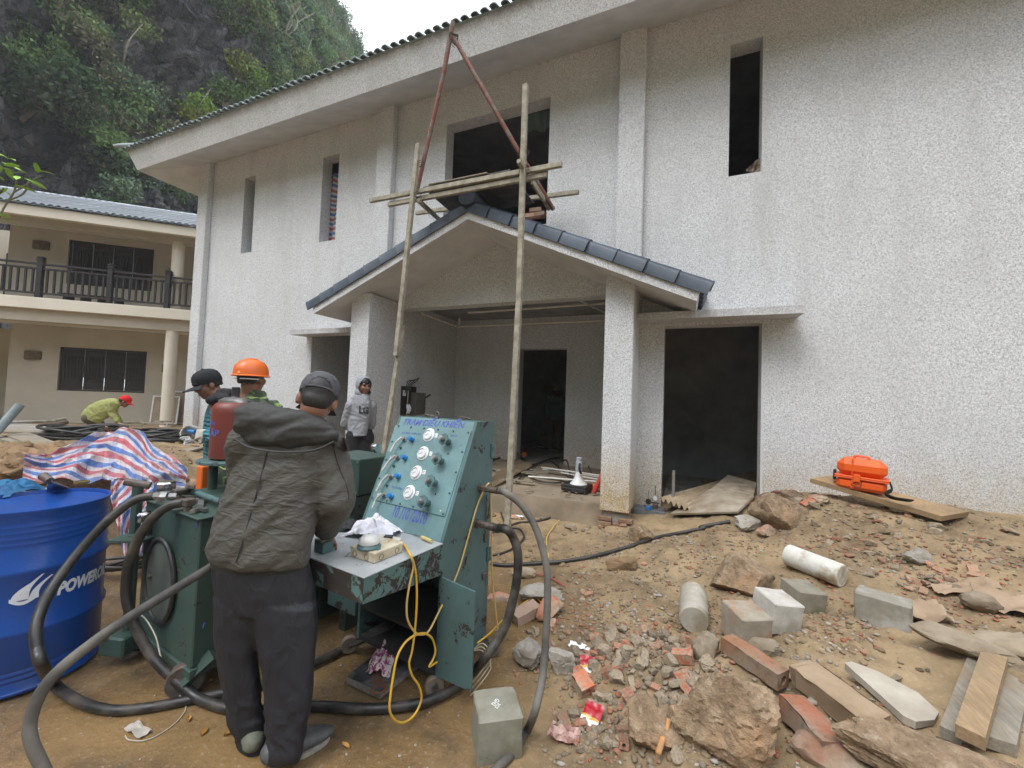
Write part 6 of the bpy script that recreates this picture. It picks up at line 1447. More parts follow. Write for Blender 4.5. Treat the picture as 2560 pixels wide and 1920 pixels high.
# ================================================================== scaffold over the porch
M_TIMBER = simple('weathered_scaffold_timber', (.40, .36, .28, 1), (.22, .20, .155, 1), 14, .85, .35, 50)
def grain_wood(name, c, c2, scale=6, rough=.8):
    t = NT(name); k = t.noise(scale, 5, .65, .5, None, (12, 1.2, 12)); b = t.noise(3, 4, .6)
    o = t.mix(t.ramp(k, [(.35, 0), (.7, 1)]), c, c2); o = t.mix(t.ramp(b, [(.5, 0), (.75, .6)]), o, tuple(x*.55 for x in c2[:3])+(1,)); o = t.mix(t.ramp(t.noise(7, 5, .7), [(.48, 0), (.66, .75)]), o, (.25, .185, .115, 1))
    t.col(o).rough(rough); t.bump(k, .3, .003); return t.m
M_PLANK = grain_wood('dirty_plank', (.36, .25, .14, 1), (.22, .145, .08, 1)); M_GREYPLANK = grain_wood('grey_plank', (.30, .265, .21, 1), (.17, .15, .12, 1))
M_REDPIPE = worn_paint('rusty_red_pipe', (.235, .090, .065, 1), .52, .45, .7, 9, (.20, .175, .15, 1))
def bar(mb, a, b, w_, h_, roll=(0, 0, 1), bev=.004):
    a, b = Vector(a), Vector(b); L_ = (b-a).length; M = frame(a, b-a, roll); mb.box((-h_/2, -w_/2, 0), (h_/2, w_/2, L_), bev, M); return mb
SY = 4.2
scf = thing('scaffold', 'improvised timber scaffold lashed together in front of the porch gable', 'scaffold', (ony(1275, 1280, SY).x, SY, .2))
def sp(nm, mb, m=M_TIMBER, sm=20): return part(nm, mb, m, scf, sm, True)
lt, lm, lb_ = ony(1046, 360, SY), ony(991, 880, SY-.02), ony(944, 1180, SY-.06); lb_ = lm + (lb_-lm)*1.0
lb2 = lb_ + (lb_-lm).normalized()*max(0, (lb_.z-gz(lb_.x, lb_.y))/abs((lb_-lm).normalized().z))
sp('post', bar(MB(), lt, lm + (lm-lt).normalized()*.05, .058, .055, (0, 1, 0)))
sp('post', bar(MB(), lm + (lt-lm).normalized()*.35 + Vector((.012, .057, 0)), lb2 + Vector((.012, .057, 0)), .058, .055, (0, 1, 0)))
rt_, rm_, rb_ = ony(1314, 212, SY), ony(1297, 760, SY-.01), ony(1270, 1290, SY)
rb_ = rm_ + (rb_-rm_).normalized()*((rm_.z-gz(rb_.x, rb_.y)+.03)/abs((rb_-rm_).normalized().z))
sp('post', bar(MB(), rt_, rm_, .06, .055, (0, 1, 0))); sp('post', bar(MB(), rm_ + Vector((0, .0, .002)), rb_, .062, .058, (0, 1, 0)))
RY = SY+.06
for a, b, y0, y1, w_ in (((925, 502), (1405, 411), RY, RY, .05), ((971, 512), (1367, 437), RY+.03, RY+.03, .05), ((1040, 533), (1447, 480), 5.12, 5.15, .05)):
    sp('rail', bar(MB(), ony(*a, y0), ony(*b, y1), .045, .058, (0, 0, 1)))
sp('cross_bar', bar(MB(), ony(1297, 402, 4.06), ony(1374, 521, 5.16), .05, .05)); sp('cross_bar', bar(MB(), ony(1047, 502, 4.2), ony(1098, 549, 5.1), .05, .05))
sp('cross_bar', bar(MB(), ony(1330, 455, 4.4), ony(1372, 523, 5.2), .03, .05))
a, b = ony(1057, 470, 4.3), ony(1275, 426, 4.3); dz_ = Vector((0, .82, -.02))
mb = MB(); mb.prism([a, b, b+dz_, a+dz_], (0, 0, .014)); sp('platform_board', mb, simple('black_film_plywood', (.045, .04, .04, 1), (.10, .095, .09, 1), 7, .7))
mb = MB(); mb.prism([a+Vector((.1, -.02, .016)), b+Vector((-.3, -.02, .016)), b+Vector((-.25, .4, .02)), a+Vector((.1, .4, .02))], (0, 0, .012)); sp('platform_board', mb, M_GREYPLANK)
M_WIRE = simple('rusty_tie_wire', (.06, .045, .035, 1), None, 20, .7)
for q, d in (((1047, 412), .05), ((1040, 490), .06), ((1308, 425), .06), ((1306, 375), .05)):
    p = ony(*q, SY); mb = MB()
    for k in range(3): mb.tube([p + Vector((d*math.cos(a), .045*math.sin(a)+.02, .02*math.sin(a+k)+.012*k)) for a in [2*PI*i/14 for i in range(14)]], .003, 5, closed=True)
    mb.tube([p + Vector((d, 0, 0)), p + Vector((d+.05, -.03, -.05)), p + Vector((d+.03, -.04, -.12))], .003, 5); sp('wire_tie', mb, M_WIRE)
mb = MB(); mb.tube([ony(1132, 54, 4.22), ony(1110, 180, 4.26)], .03, 14); mb.tube([ony(1110, 180, 4.26), ony(1042, 478, 4.34)], .028, 14)
solo('steel_pipe', mb, M_REDPIPE, 'upright rusty steel pipe leaning left of the pair above the porch, its top greyer', 'pipe')
mb = MB(); mb.tube([ony(1133, 92, 4.26), ony(1140, 108, 4.28)], .034, 14); mb.tube([ony(1133, 92, 4.26), ony(1300, 385, 4.48), ony(1384, 524, 5.05)], .028, 14)
solo('steel_pipe', mb, M_REDPIPE, 'rusty red steel pipe slanting down to the right in front of the big window', 'pipe')
mb = MB(); p = ony(1131, 90, 4.2)
for k in range(3): mb.tube([p + Vector((.055*math.cos(a), .06*math.sin(a)+.03, .012*k+.02*math.sin(a*2))) for a in [2*PI*i/14 for i in range(14)]], .005, 5, closed=True)
mb.tube([p+Vector((.03, 0, -.02)), p+Vector((.01, -.02, -.14)), p+Vector((.05, -.01, -.18))], .004, 5); solo('rope_tie', mb, M_WIRE, 'twisted wire lashing binding the tops of the two red pipes', 'wire')
# window clutter
def hollow_brick(mb, L_, W_, H_, M, n=2, jit=.0):
    """clay block with round holes right through its length (along X)"""
    r_ = min(H_*.30, W_/n*.32); ys = [(-W_/2 + W_*k/n, -W_/2 + W_*(k+1)/n) for k in range(n)]
    for x, s_ in ((-L_/2, -1), (L_/2, 1)):
        for (y0, y1) in ys:
            yc = (y0+y1)/2; per = [(y0,-H_/2),(yc,-H_/2),(y1,-H_/2),(y1,0),(y1,H_/2),(yc,H_/2),(y0,H_/2),(y0,0)]
            vs = [(x, y, z) for y, z in per] + [(x, yc + r_*math.cos(-3*PI/4 + PI/4*k), r_*math.sin(-3*PI/4 + PI/4*k)) for k in range(8)]
            vs += [(x - s_*L_*.46, v[1], v[2]) for v in vs[8:16]]
            fs = [(k, (k+1) % 8, 8+(k+1) % 8, 8+k) for k in range(8)] + [(8+k, 8+(k+1) % 8, 16+(k+1) % 8, 16+k) for k in range(8)] + [tuple(range(16, 24))]
            if s_ < 0: fs = [f[::-1] for f in fs]
            mb.add(vs, fs, M)
    c = [(-W_/2, -H_/2), (W_/2, -H_/2), (W_/2, H_/2), (-W_/2, H_/2)]; N_ = 7
    for i in range(4):
        (y0, z0), (y1, z1) = c[i], c[(i+1) % 4]
        vs = []; fs = []
        for k in range(N_):
            x = -L_/2 + L_*k/(N_-1); q = jit*(rnd.random()-.5) if 0 < k < N_-1 else 0; vs += [(x, y0 + q, z0), (x, y1 + q, z1)]
        for k in range(N_-1): fs.append((2*k, 2*k+1, 2*k+3, 2*k+2)[::-1])
        mb.add(vs, fs, M)
    return mb
for k, (x, z, rz) in enumerate(((1325, 541, .05), (1350, 537, -.05), (1340, 527, .1))):
    p = ony(x, z, 5.46); mb = hollow_brick(MB(), .17, .1, .055, TR(p.x, p.y, max(4.15, p.z), 0, 0, rz)); solo('brick', mb, M_BRICK, ('red hollow brick left on the big window sill behind the right scaffold post', 'red hollow brick at the right end of the big window sill', 'red hollow brick lying on top of the two on the window sill')[k], 'brick', None, 30)
def sheet(name, fn, nu, nv, m, label, cat, th=0, sm=60):
    vs = [fn(i/(nu-1), j/(nv-1)) for j in range(nv) for i in range(nu)]; fs = [(j*nu+i, j*nu+i+1, (j+1)*nu+i+1, (j+1)*nu+i) for j in range(nv-1) for i in range(nu-1)]
    mb = MB(); mb.add(vs, fs); me = mb.mesh(name); uv = me.uv_layers.new(name='UVMap')
    for pl in me.polygons:
        for li, vi in zip(pl.loop_indices, pl.vertices): uv.data[li].uv = ((vi % nu)/(nu-1), (vi//nu)/(nv-1))
    return solo(name, me, m, label, cat, None, sm)
def curt(u, v):
    x = 1320+u*54; y = 272-(u*14)+v*62 - 6*math.sin(u*7); p = ony(x, y, 5.66); return p + Vector((0, .05*noise.noise(Vector((u*5, v*2, 1))), 0))
sheet('hanging_cloth', curt, 24, 12, fabric('dusty_teal_curtain', (.09, .13, .13, 1)), 'dusty teal cloth hanging in the top right corner of the big window', 'cloth')
def tarp_mat(nm, nU, nV, cross=.5, skew=0.0):
    t = NT(nm); s_ = t.n('ShaderNodeSeparateXYZ'); t.t.links.new(t.tc.outputs['UV'], s_.inputs[0])
    W_, Rd, Bl = (.74, .72, .74, 1), (.62, .16, .19, 1), (.11, .24, .60, 1)
    def stripes(v, n):
        f = t.math('FRACT', t.math('MULTIPLY', v, n)); return t.ramp(f, [(0, Rd), (.27, W_), (.5, Bl), (.77, W_)], 'CONSTANT')
    d = t.math('ADD', s_.outputs[1], t.math('MULTIPLY', s_.outputs[0], skew)); d = t.math('ADD', d, t.math('MULTIPLY', t.noise(1.6, 2, .5), .12)); a = stripes(d, nU); b = stripes(s_.outputs[0], nV)
    o = t.mix(cross, a, t.mix(1.0, a, b, 'MULTIPLY')) if cross else a
    o = t.mix(t.ramp(t.noise(3, 5, .6), [(.4, 0), (.8, .35)]), o, (.42, .38, .36, 1))
    t.col(o).rough(.34); t.bump(t.math('ADD', t.noise(18, 5, .65, 1.2), t.math('MULTIPLY', t.math('ABSOLUTE', t.math('SUBTRACT', t.noise(6, 3, .5, 1.5), .5)), 3)), .8, .03)
    tr = t.n('ShaderNodeBsdfTranslucent'); t.put(tr.inputs[0], o); ms = t.n('ShaderNodeMixShader'); ms.inputs[0].default_value = .22
    t.t.links.new(t.b.outputs[0], ms.inputs[1]); t.t.links.new(tr.outputs[0], ms.inputs[2]); t.t.links.new(ms.outputs[0], t.out.inputs['Surface']); return t.m
sheet('striped_tarp', lambda u, v: ony(838-13*(1-v*.1)+u*26-v*8, 435+v*168, 5.66) + Vector((0, .03*math.sin(u*9+v*6), 0)), 10, 30, tarp_mat('faded_striped_tarp', 7, 1, 0), 'strip of red white and blue tarp hung in the narrow window', 'tarp')
def deb(u, v): p = ony(1866+u*36, 430-v*(8+u*30), 5.52); return p + Vector((0, .05*noise.noise(Vector((u*4, v*4, 8))), 0))
sheet('paper_scrap', deb, 9, 7, simple('brown_paper_bag', (.30, .20, .15, 1), (.08, .07, .065, 1), 30, .8), 'torn brown and black paper bag on the sill of the right slit window', 'paper')

# ================================================================== tarp over the bank, coils, boards at the left
z6 = lambda x, y: (x/3.77, 960+y/3.77)
def patch(rows, nu, nv, wr, seed):
    """surface through rows of (x, y, depth) marks on the photograph"""
    R3_ = [[at(*z6(x, y), d) for x, y, d in r_] for r_ in rows]
    R3_ = [cr(r_, 12) for r_ in R3_]; m = min(len(r_) for r_ in R3_)
    cols = [cr([r_[round(i*(len(r_)-1)/(nu-1))] for r_ in R3_], 14) for i in range(nu)]; k = len(cols[0])
    def f(u, v):
        c = cols[round(u*(nu-1))]; p = c[round(v*(k-1))]; n = (CP-p).normalized(); s_ = Vector((u*6+seed, v*5, seed))
        w_ = Vector((noise.noise(s_*.5), noise.noise(s_*.5+Vector((9, 1, 4))), 0))*1.6; a = 1-abs(noise.noise(Vector((s_.x*.55+s_.y*.4, s_.y*.35-s_.x*.1, s_.z))+w_*.5))*2.6; b = 1-abs(noise.noise(Vector((s_.x*1.5, s_.y*.7+s_.x*.5, seed))+w_))*2.2
        return p + (n + Vector((0, 0, .35)))*(wr*(a*.95+b*.42))
    return f
TOP = [(235,670,3.95),(420,690,4.2),(700,560,4.5),(1000,450,4.7),(1180,430,4.7),(1340,475,4.65),(1440,590,4.5),(1620,670,4.35),(1770,800,4.1)]
M1 = [(225,720,3.85),(430,730,4.0),(720,640,4.25),(1000,570,4.45),(1160,530,4.5),(1310,590,4.4),(1420,690,4.25),(1580,760,4.1),(1765,860,3.95)]
M2 = [(218,790,3.75),(440,800,3.85),(720,760,4.0),(960,740,4.15),(1130,730,4.2),(1290,760,4.1),(1430,830,4.0),(1590,870,3.9),(1755,920,3.85)]
BOT = [(212,900,3.65),(440,920,3.7),(720,930,3.75),(960,930,3.85),(1130,930,3.9),(1280,960,3.85),(1430,1000,3.8),(1590,1020,3.75),(1735,1000,3.75)]
sheet('tarp', patch([TOP, M1, M2, BOT], 90, 43, .10, 3.3), 90, 43, tarp_mat('red_white_blue_tarp', 3.3, 6, .35, -.75), 'red white and blue striped tarp thrown over the earth bank behind the blue drum', 'tarp')
T0 = [(1050,900,3.86),(1180,920,3.88),(1320,960,3.86),(1440,1000,3.82)]; T1 = [(1040,1080,3.7),(1170,1100,3.72),(1300,1150,3.7),(1420,1150,3.68)]; T2 = [(1080,1250,3.6),(1180,1270,3.62),(1290,1290,3.6),(1380,1300,3.58)]; T3 = [(1170,1640,3.5),(1220,1640,3.5),(1290,1640,3.48),(1350,1640,3.46)]
sheet('tarp', patch([T0, T1, T2, T3], 40, 43, .05, 8.1), 40, 43, tarp_mat('red_white_blue_tarp_tail', 3.6, 1.6, .3, .9), 'loose end of striped tarp hanging down behind the tank unit', 'tarp')
def boulder_mat():
    t = NT('brown_boulder'); a = t.noise(6, 6, .68, .3); b = t.noise(22, 5, .7); c = t.noise(3, 4, .6)
    o = t.mix(t.ramp(a, [(.36, 0), (.62, 1)]), (.16, .105, .062, 1), (.33, .235, .145, 1)); o = t.mix(t.ramp(b, [(.52, 0), (.7, .8)]), o, (.42, .34, .24, 1)); o = t.mix(t.ramp(b, [(.30, .7), (.43, 0)]), o, (.085, .055, .035, 1))
    o = t.mix(t.ramp(c, [(.55, 0), (.68, .6)]), o, (.30, .155, .07, 1)); t.col(o).rough(.93); t.bump(t.math('ADD', a, b), .9, .02); return t.m
M_MUDROCK = simple('earthy_rock', (.26, .17, .09, 1), (.155, .095, .05, 1), 5, .92, .7, 18, vary=.15)
M_GREYROCK = simple('grey_stone', (.29, .24, .175, 1), (.19, .145, .095, 1), 7, .92, .6, 24, vary=.25)
M_BROWNROCK = boulder_mat()
M_CONCFRAG = simple('broken_concrete', (.36, .335, .295, 1), (.22, .19, .15, 1), 7, .92, .6, 26, vary=.2)
_ico = {}
def ico(sub):
    if sub not in _ico:
        bm = bmesh.new(); bmesh.ops.create_icosphere(bm, subdivisions=sub, radius=1); _ico[sub] = ([v.co.copy() for v in bm.verts], [tuple(v.index for v in f.verts) for f in bm.faces]); bm.free()
    return _ico[sub]
def rockmesh(seed, sx, sy, sz, sub=3, planes=11, rough=.06, boxy=False):
    rg_ = random.Random(seed); V, Fc = ico(sub); pl = []
    for _ in range(planes):
        n = Vector((rg_.gauss(0, 1), rg_.gauss(0, 1), rg_.gauss(0, 1))).normalized(); pl.append((n, rg_.uniform(.62, .95)))
    if boxy:
        pl = pl[:3]
        for ax in ((1,0,0),(-1,0,0),(0,1,0),(0,-1,0),(0,0,1),(0,0,-1)):
            pl.append((Vector((ax[0]+rg_.uniform(-.35,.35), ax[1]+rg_.uniform(-.35,.35), ax[2]+rg_.uniform(-.35,.35))).normalized(), rg_.uniform(.52, .78)))
    vs = []
    for d in V:
        r_ = 1.15
        for n, h in pl:
            c = d.dot(n)
            if c > 1e-3: r_ = min(r_, h/c)
        p = d*r_; s_ = p*2.2 + Vector((seed*1.7, 0, 0)); r2 = 1 + rough*(noise.noise(s_) + .6*noise.noise(s_*2.7) + .4*noise.noise(s_*6) + (.35*(1-abs(noise.noise(s_*4.1))*2.5) + .3*noise.noise(s_*13) if sub > 3 else 0))
        vs.append((p.x*sx*r2, p.y*sy*r2, p.z*sz*r2))
    mb = MB(); mb.add(vs, Fc); return mb
def boulder(px, py, w_, m, label, seed, ratio=(1, .8, .6), rz=0, sub=4, sink=.25, z=None, group=None, rough=.08, nm='rock', cat='rock'):
    p = onground(px, py) if z is None else onz(px, py, z); me = rockmesh(seed, w_/2*ratio[0], w_/2*ratio[1], w_/2*ratio[2], sub, 11, rough).mesh(nm)
    o = link(nm, me, m, None, 32); o.location = p + Vector((0, 0, w_/2*ratio[2]*(1-sink*2))); o.rotation_euler = (0, 0, rz); return tag(o, label, cat, group)
# the bank: earth lumps where it is cut, left of the tarp
for k, (x, y, w_) in enumerate(((10, 1180, .3), (20, 1150, .35), (40, 1185, .35), (60, 1165, .4), (100, 1150, .3), (110, 1180, .3), (140, 1140, .28))):
    boulder(x, y, w_, M_MUDROCK, ('leftmost', 'second from the left', 'third from the left', 'middle', 'third from the right', 'second from the right', 'rightmost')[k] + ' of the raw brown earth clods along the cut bank edge', 300+k, (1, .8, .8), k, 4, .35, None, 'earth clods at the edge of the bank', .16, 'earth_clod', 'clod')
boulder(298, 1330, .34, M_MUDROCK, 'orange-brown earth lump showing under the striped tarp behind the drum', 320, (.8, .8, 1.2), 0, 4, .1, .12, None, .14, 'earth_clod', 'clod')
def coil(px, py, z, Rm, turns, label, r_=.016, sq=1.0, seed=0, tilt=0, h=.10, m=None, spread=.25):
    c = onz(px, py, z); pts = []; N_ = turns*26; rg_ = random.Random(seed)
    ph = [rg_.uniform(0, 6.28) for _ in range(4)]
    for i in range(N_+1):
        a = 2*PI*i/26; t = i/26; rr = Rm*(1 + spread*.5*math.sin(t*1.9+ph[0]) - spread*.35*math.cos(t*.83+ph[1])); ox, oy = .07*Rm*math.sin(t*1.3+ph[2]), .07*Rm*math.cos(t*1.7+ph[3])
        pts.append(c + Vector((ox + rr*math.cos(a), oy + rr*sq*math.sin(a), r_ + h*(.5+.5*math.sin(t*2.3+ph[1]))*(.6+.4*math.sin(a+t)) + .012*math.sin(a*3+t))))
    mb = MB(); mb.tube(pts, r_, 7); return solo('cable_coil', mb, m or M_CABLE, label, 'cable coil', None, 60)
coil(212, 1094, .74, .50, 15, 'large loose coil of black cable on the boards behind the striped tarp', .021, .85, 1, h=.18)
coil(395, 1098, .66, .43, 12, 'second coil of black cable to the right, near the white corner of the house', .02, .8, 2, h=.14)
coil(530, 1232, .66, .145, 7, 'small neat coil of black wire on the stand below the red bottle', .009, .9, 3, h=.07, spread=.12)
coil(300, 1402, .06, .30, 8, 'coil of black cable on the ground behind the blue drum', .014, .8, 4, h=.12)
def plank(nm, pts4, th, m, label, cat='board', group=None):
    """flat board from four world corners"""
    mb = MB(); q = [Vector(p) for p in pts4]; n = (q[1]-q[0]).cross(q[3]-q[0]).normalized(); n = n if n.z > 0 else -n; mb.prism(q, n*th); return solo(nm, mb, m, label, cat, group, 0)
Zt = .80
plank('plywood_board', [onz(15, 1092, Zt), onz(70, 1084, Zt), onz(172, 1122, Zt-.02), onz(120, 1132, Zt-.02)], .025, M_GREYPLANK, 'wide grey weathered board at the edge of the bank left of the tarp')
plank('plank', [onz(-20, 1098, Zt-.03), onz(-20, 1089, Zt-.03), onz(150, 1133, Zt-.04), onz(140, 1139, Zt-.04)], .03, M_GREYPLANK, 'narrow plank under the wide grey board at the bank edge')
plank('plank', [onz(-20, 1083, Zt), onz(-20, 1073, Zt), onz(118, 1078, Zt), onz(118, 1087, Zt)], .03, M_GREYPLANK, 'long pale plank running left to right below the grey steel pipe')
plank('sheet_board', [onz(15, 1072, Zt+.02), onz(25, 1056, Zt+.02), onz(130, 1066, Zt+.02), onz(110, 1080, Zt+.02)], .012, M_CONC, 'light grey sheet lying flat behind the long pale plank')
mb = MB(); mb.tube([onz(-30, 1098, Zt), onz(-5, 1075, Zt+.1), at(50, 1012, 6.0)], .055, 18); solo('steel_pipe', mb, simple('galvanised_pipe', (.22, .26, .275, 1), (.16, .19, .2, 1), 8, .45, 0), 'thick grey-blue pipe tilted up at the left edge of the picture', 'pipe')
mb = MB(); mb.tube([onz(-30, 1057, Zt+.08), onz(128, 1053, Zt+.06)], .026, 10); mb.tube([onz(128, 1053, Zt+.06), onz(162, 1047, Zt+.08)], .032, 10); solo('steel_pole', mb, simple('pale_scuffed_pole', (.42, .40, .36, 1), (.2, .18, .15, 1), 12, .6), 'pale scuffed pole with dark end lying across the planks at the left', 'pole')
mb = MB(); mb.tube([onz(125, 1064, Zt+.04), onz(165, 1056, Zt+.05)], .04, 12); solo('steel_pipe', mb, M_RUSTY, 'short dark pipe stub beside the large coil of cable', 'pipe')
for k in range(16):
    x0 = rnd.uniform(385, 455); y0 = rnd.uniform(1106, 1140); z0 = .62 - k*.004; L_ = rnd.uniform(40, 75)
    a, b = onz(x0, y0, z0), onz(x0+L_, y0-rnd.uniform(2, 12), z0); mb = bar(MB(), a, b, rnd.uniform(.03, .06), .02, (0, 0, 1)); solo('wood_strip', mb, simple('rusty_strip', (.20, .10, .055, 1), (.10, .07, .05, 1), 12, .85, vary=.3) if k == 0 else bpy.data.materials['rusty_strip'], 'thin rust-brown wooden strip in the loose pile under the second coil', 'strip', 'loose strips piled under the second coil', 0)
plank('plank', [onz(402, 1136, .62), onz(470, 1122, .62), onz(520, 1118, .62), onz(430, 1142, .62)], .02, M_GREYPLANK, 'grey board end sticking out under the rusty strips')
plank('plank', [onz(262, 1080, .83), onz(272, 1082, .83), onz(268, 1068, 1.0), onz(262, 1066, 1.0)], .012, M_PLANK, 'short tan lath propped inside the large coil of cable', 'lath')
for k in range(9):
    a = onz(rnd.uniform(270, 440), rnd.uniform(1052, 1064), .66); b = a + Vector((rnd.uniform(-.9, .9), rnd.uniform(.1, .5), 0)); mb = bar(MB(), a, b, .05, .04); solo('batten', mb, M_GREYPLANK, 'grey timber batten lying on the ground by the cream column', 'batten', 'battens on the ground by the cream house', 0)
for k in range(26):
    p = onz(rnd.uniform(430, 520), rnd.uniform(1160, 1215), .45); me = rockmesh(400+k, .09, .07, .055, 2).mesh('brick_piece'); o = link('brick_piece', me, M_BRICKD, None, 30, loc=p + Vector((0, 0, .02*(k % 3)))); tag(o, 'dark brown broken brick in the heap behind the tank unit', 'brick', 'broken bricks heaped behind the tank unit')
mb = MB(); p = at(508, 1195, 3.0); mb.box((-.035, -.03, -.1), (.035, .03, .09), .006, Matrix.Translation(p)); solo('orange_block', mb, simple('orange_plastic', (.72, .15, .025, 1), (.6, .12, .02, 1), 8, .5), 'small bright orange plastic block standing behind the stand leg', 'block')
# framed panels leaning beside the cream column
LB = lodge.matrix_basis
def lean(u0, u1, y0, z0, z1, tl, nm, label, m, mf=None):
    root = thing(nm, label, 'panel', LB @ Vector(((u0+u1)/2, y0, z0)), lodge.rotation_euler.z); w_ = (u1-u0)/2; Mx = Matrix.Rotation(-tl, 4, 'X')
    mb = MB(); mb.box((-w_, 0, 0), (w_, .02, z1-z0), 0, Mx); part('sheet', mb, m, root, 0)
    if mf:
        mb = MB()
        for a, b in (((-w_-.02, -.012, 0), (-w_+.02, .03, z1-z0)), ((w_-.02, -.012, 0), (w_+.02, .03, z1-z0)), ((-w_-.02, -.014, z1-z0-.03), (w_+.02, .032, z1-z0+.01)), ((-w_-.02, -.014, -.01), (w_+.02, .032, .03))): mb.box(a, b, 0, Mx)
        part('frame', mb, mf, root, 0)
lean(-1.22, -.55, 1.1, .45, 1.32, .15, 'framed_panel', 'beige panel with white frame leaning left of the cream column', simple('beige_panel', (.36, .28, .21, 1)), M_WHITE)
lean(-.95, -.3, 1.3, .45, 1.48, .1, 'framed_panel', 'taller white framed panel leaning behind the beige one', simple('beige_panel2', (.40, .32, .24, 1)), M_WHITE)
for k, (u_, h_) in enumerate(((.02, 1.55), (.09, 1.45))):
    root = bar(MB(), LB @ Vector((u_, .9, .45)), LB @ Vector((u_+.12, 1.3, h_)), .10, .02, (0, 1, 0)); solo('leaning_board', root, M_GREYPLANK, ('tall thin grey board leaning right of the cream column', 'shorter grey board leaning beside the tall thin one')[k], 'board', None, 0)
# shrub reaching in at the left edge
sb = thing('shrub', 'young shrub branch with fresh green leaves at the left edge of the picture', 'shrub', at(-60, 700, 4.5))
mb = MB(); br = [[(-60, 700), (0, 540), (35, 480), (42, 445)], [(0, 540), (-10, 500), (10, 470)], [(35, 480), (70, 460), (100, 440)], [(25, 500), (60, 482), (75, 445)]]
for q in br: mb.tube(cr([at(x, y, 4.5) for x, y in q], 5), .009, 6)
part('branch', mb, simple('grey_green_bark', (.16, .15, .10, 1)), sb, 60, True)
def leafmesh(L_, W_):
    mb = MB(); vs = []
    for k in range(7):
        t = k/6; w_ = W_*math.sin(PI*min(1, t*.93+.03))**.8*.5; vs += [(t*L_, -w_, -.12*L_*t*t), (t*L_, 0, .05*L_*math.sin(PI*t)-.12*L_*t*t - .012), (t*L_, w_, -.12*L_*t*t)]
    fs = [];
    for k in range(6): fs += [(3*k, 3*k+3, 3*k+4, 3*k+1), (3*k+1, 3*k+4, 3*k+5, 3*k+2)]
    mb.add(vs, fs); return mb.mesh('leaf')
lfm = leafmesh(.15, .055); M_FRESH = NT('fresh_leaf'); r_ = M_FRESH.rand(); M_FRESH.col(M_FRESH.mix(r_, (.20, .42, .05, 1), (.36, .58, .10, 1))).rough(.45); M_FRESH = M_FRESH.m
lfm.materials.append(M_FRESH); lfm.polygons.foreach_set('use_smooth', [True]*len(lfm.polygons))
for k, (x, y) in enumerate(((5, 405), (20, 395), (38, 400), (15, 420), (45, 440), (65, 430), (85, 425), (95, 432), (60, 445), (75, 450), (8, 450), (-5, 470), (30, 425), (50, 415), (10, 545), (-4, 535), (20, 470), (40, 500), (90, 480), (0, 430))):
    o = bpy.data.objects.new('leaf', lfm); COL.objects.link(o); o.parent = sb; p = at(x, y, 4.5+rnd.uniform(-.15, .15)) - sb.location; o.location = p; o.rotation_euler = (rnd.uniform(-.6, .6), rnd.uniform(-.5, .5), rnd.uniform(0, 6.28))

# ================================================================== porch and doorway clutter
pp = lambda x, y, z=.435: onz(x, y, z)
zF = lambda x, y: (1200+x/3.19, 800+y/3.19)
def cab(pts, r_, label, m=None, z=.455, sag=.02, nm='cable', cat='cable', group=None):
    P_ = [Vector(pp(*zF(*q[:2]), q[2] if len(q) > 2 else z)) for q in pts]; mb = MB(); mb.tube(cr(P_, 7), r_, 7); return solo(nm, mb, m or M_CABLE, label, cat, group, 60)
cab([(60,1130),(200,1085),(320,1060),(430,1010,.5),(540,1030)], .014, 'black cable running from behind the teal cabinet into the doorway')
cab([(270,1145),(430,1150),(560,1110),(670,1100)], .014, 'black cable crossing the porch floor to the right of the doorway')
cab([(290,1290),(380,1200),(470,1140),(600,1100),(680,1110)], .016, 'thick black cable curving across the porch towards the doorway')
cab([(380,1200),(400,1250),(480,1285),(580,1298),(650,1295)], .013, 'black cable looping in front of the megaphone')
cab([(560,1120),(640,1180),(715,1260),(740,1240)], .013, 'black cable looping down beside the megaphone')
cab([(625,1220),(640,1150,.6),(690,1120,.65),(720,1240)], .012, 'black cable loop standing up left of the megaphone')
cab([(660,1110),(760,1120),(850,1150),(890,1220)], .013, 'black cable running behind the megaphone to the column')
cab([(300,1080),(360,1130),(300,1180),(200,1260)], .012, 'black cable crossing the corrugated sheet on the porch')
for k, (a, b) in enumerate((((490,1175),(960,1255)), ((500,1190),(960,1275)), ((385,1248),(950,1290)), ((520,1180),(955,1240)))):
    mb = MB(); mb.tube([pp(*zF(*a), .45+.02*k), pp(*zF(*b), .45+.02*k)], .013, 10); solo('plastic_pipe', mb, M_PVC, 'white plastic pipe lying on the porch floor behind the megaphone', 'pipe', 'white pipes on the porch floor', 35)
mb = MB(); mb.tube([pp(*zF(275, 970), 1.0), pp(*zF(300, 1050), .6), pp(*zF(350, 1095), .46)], .014, 8); solo('plastic_pipe', mb, M_PVC, 'white plastic pipe propped up beside the right scaffold post', 'pipe')
mb = MB(); p = pp(*zF(350, 1075), .5); mb.box((-.05, -.05, -.04), (.05, .05, .06), .01, TR(p.x, p.y, p.z, 0, 0, .4)); solo('orange_block', mb, bpy.data.materials['orange_plastic'], 'orange plastic block among the cables in the doorway', 'block')
def corrugated(a, b, c, d, n, label, m, h=.022):
    """wavy sheet a-b (along the waves) to d-c"""
    vs = []; N_ = n*8
    for j in range(10):
        for i in range(N_+1):
            u, v = i/N_, j/9; p = a.lerp(b, v).lerp(d.lerp(c, v), u); vs.append(p + Vector((0, 0, h*math.sin(u*n*2*PI) + .02*noise.noise(Vector((u*3, v*3, 1))))))
    mb = MB(); mb.add(vs, [(j*(N_+1)+i, j*(N_+1)+i+1, (j+1)*(N_+1)+i+1, (j+1)*(N_+1)+i) for j in range(9) for i in range(N_)]); return solo('corrugated_sheet', mb, m, label, 'corrugated sheet', None, 60)
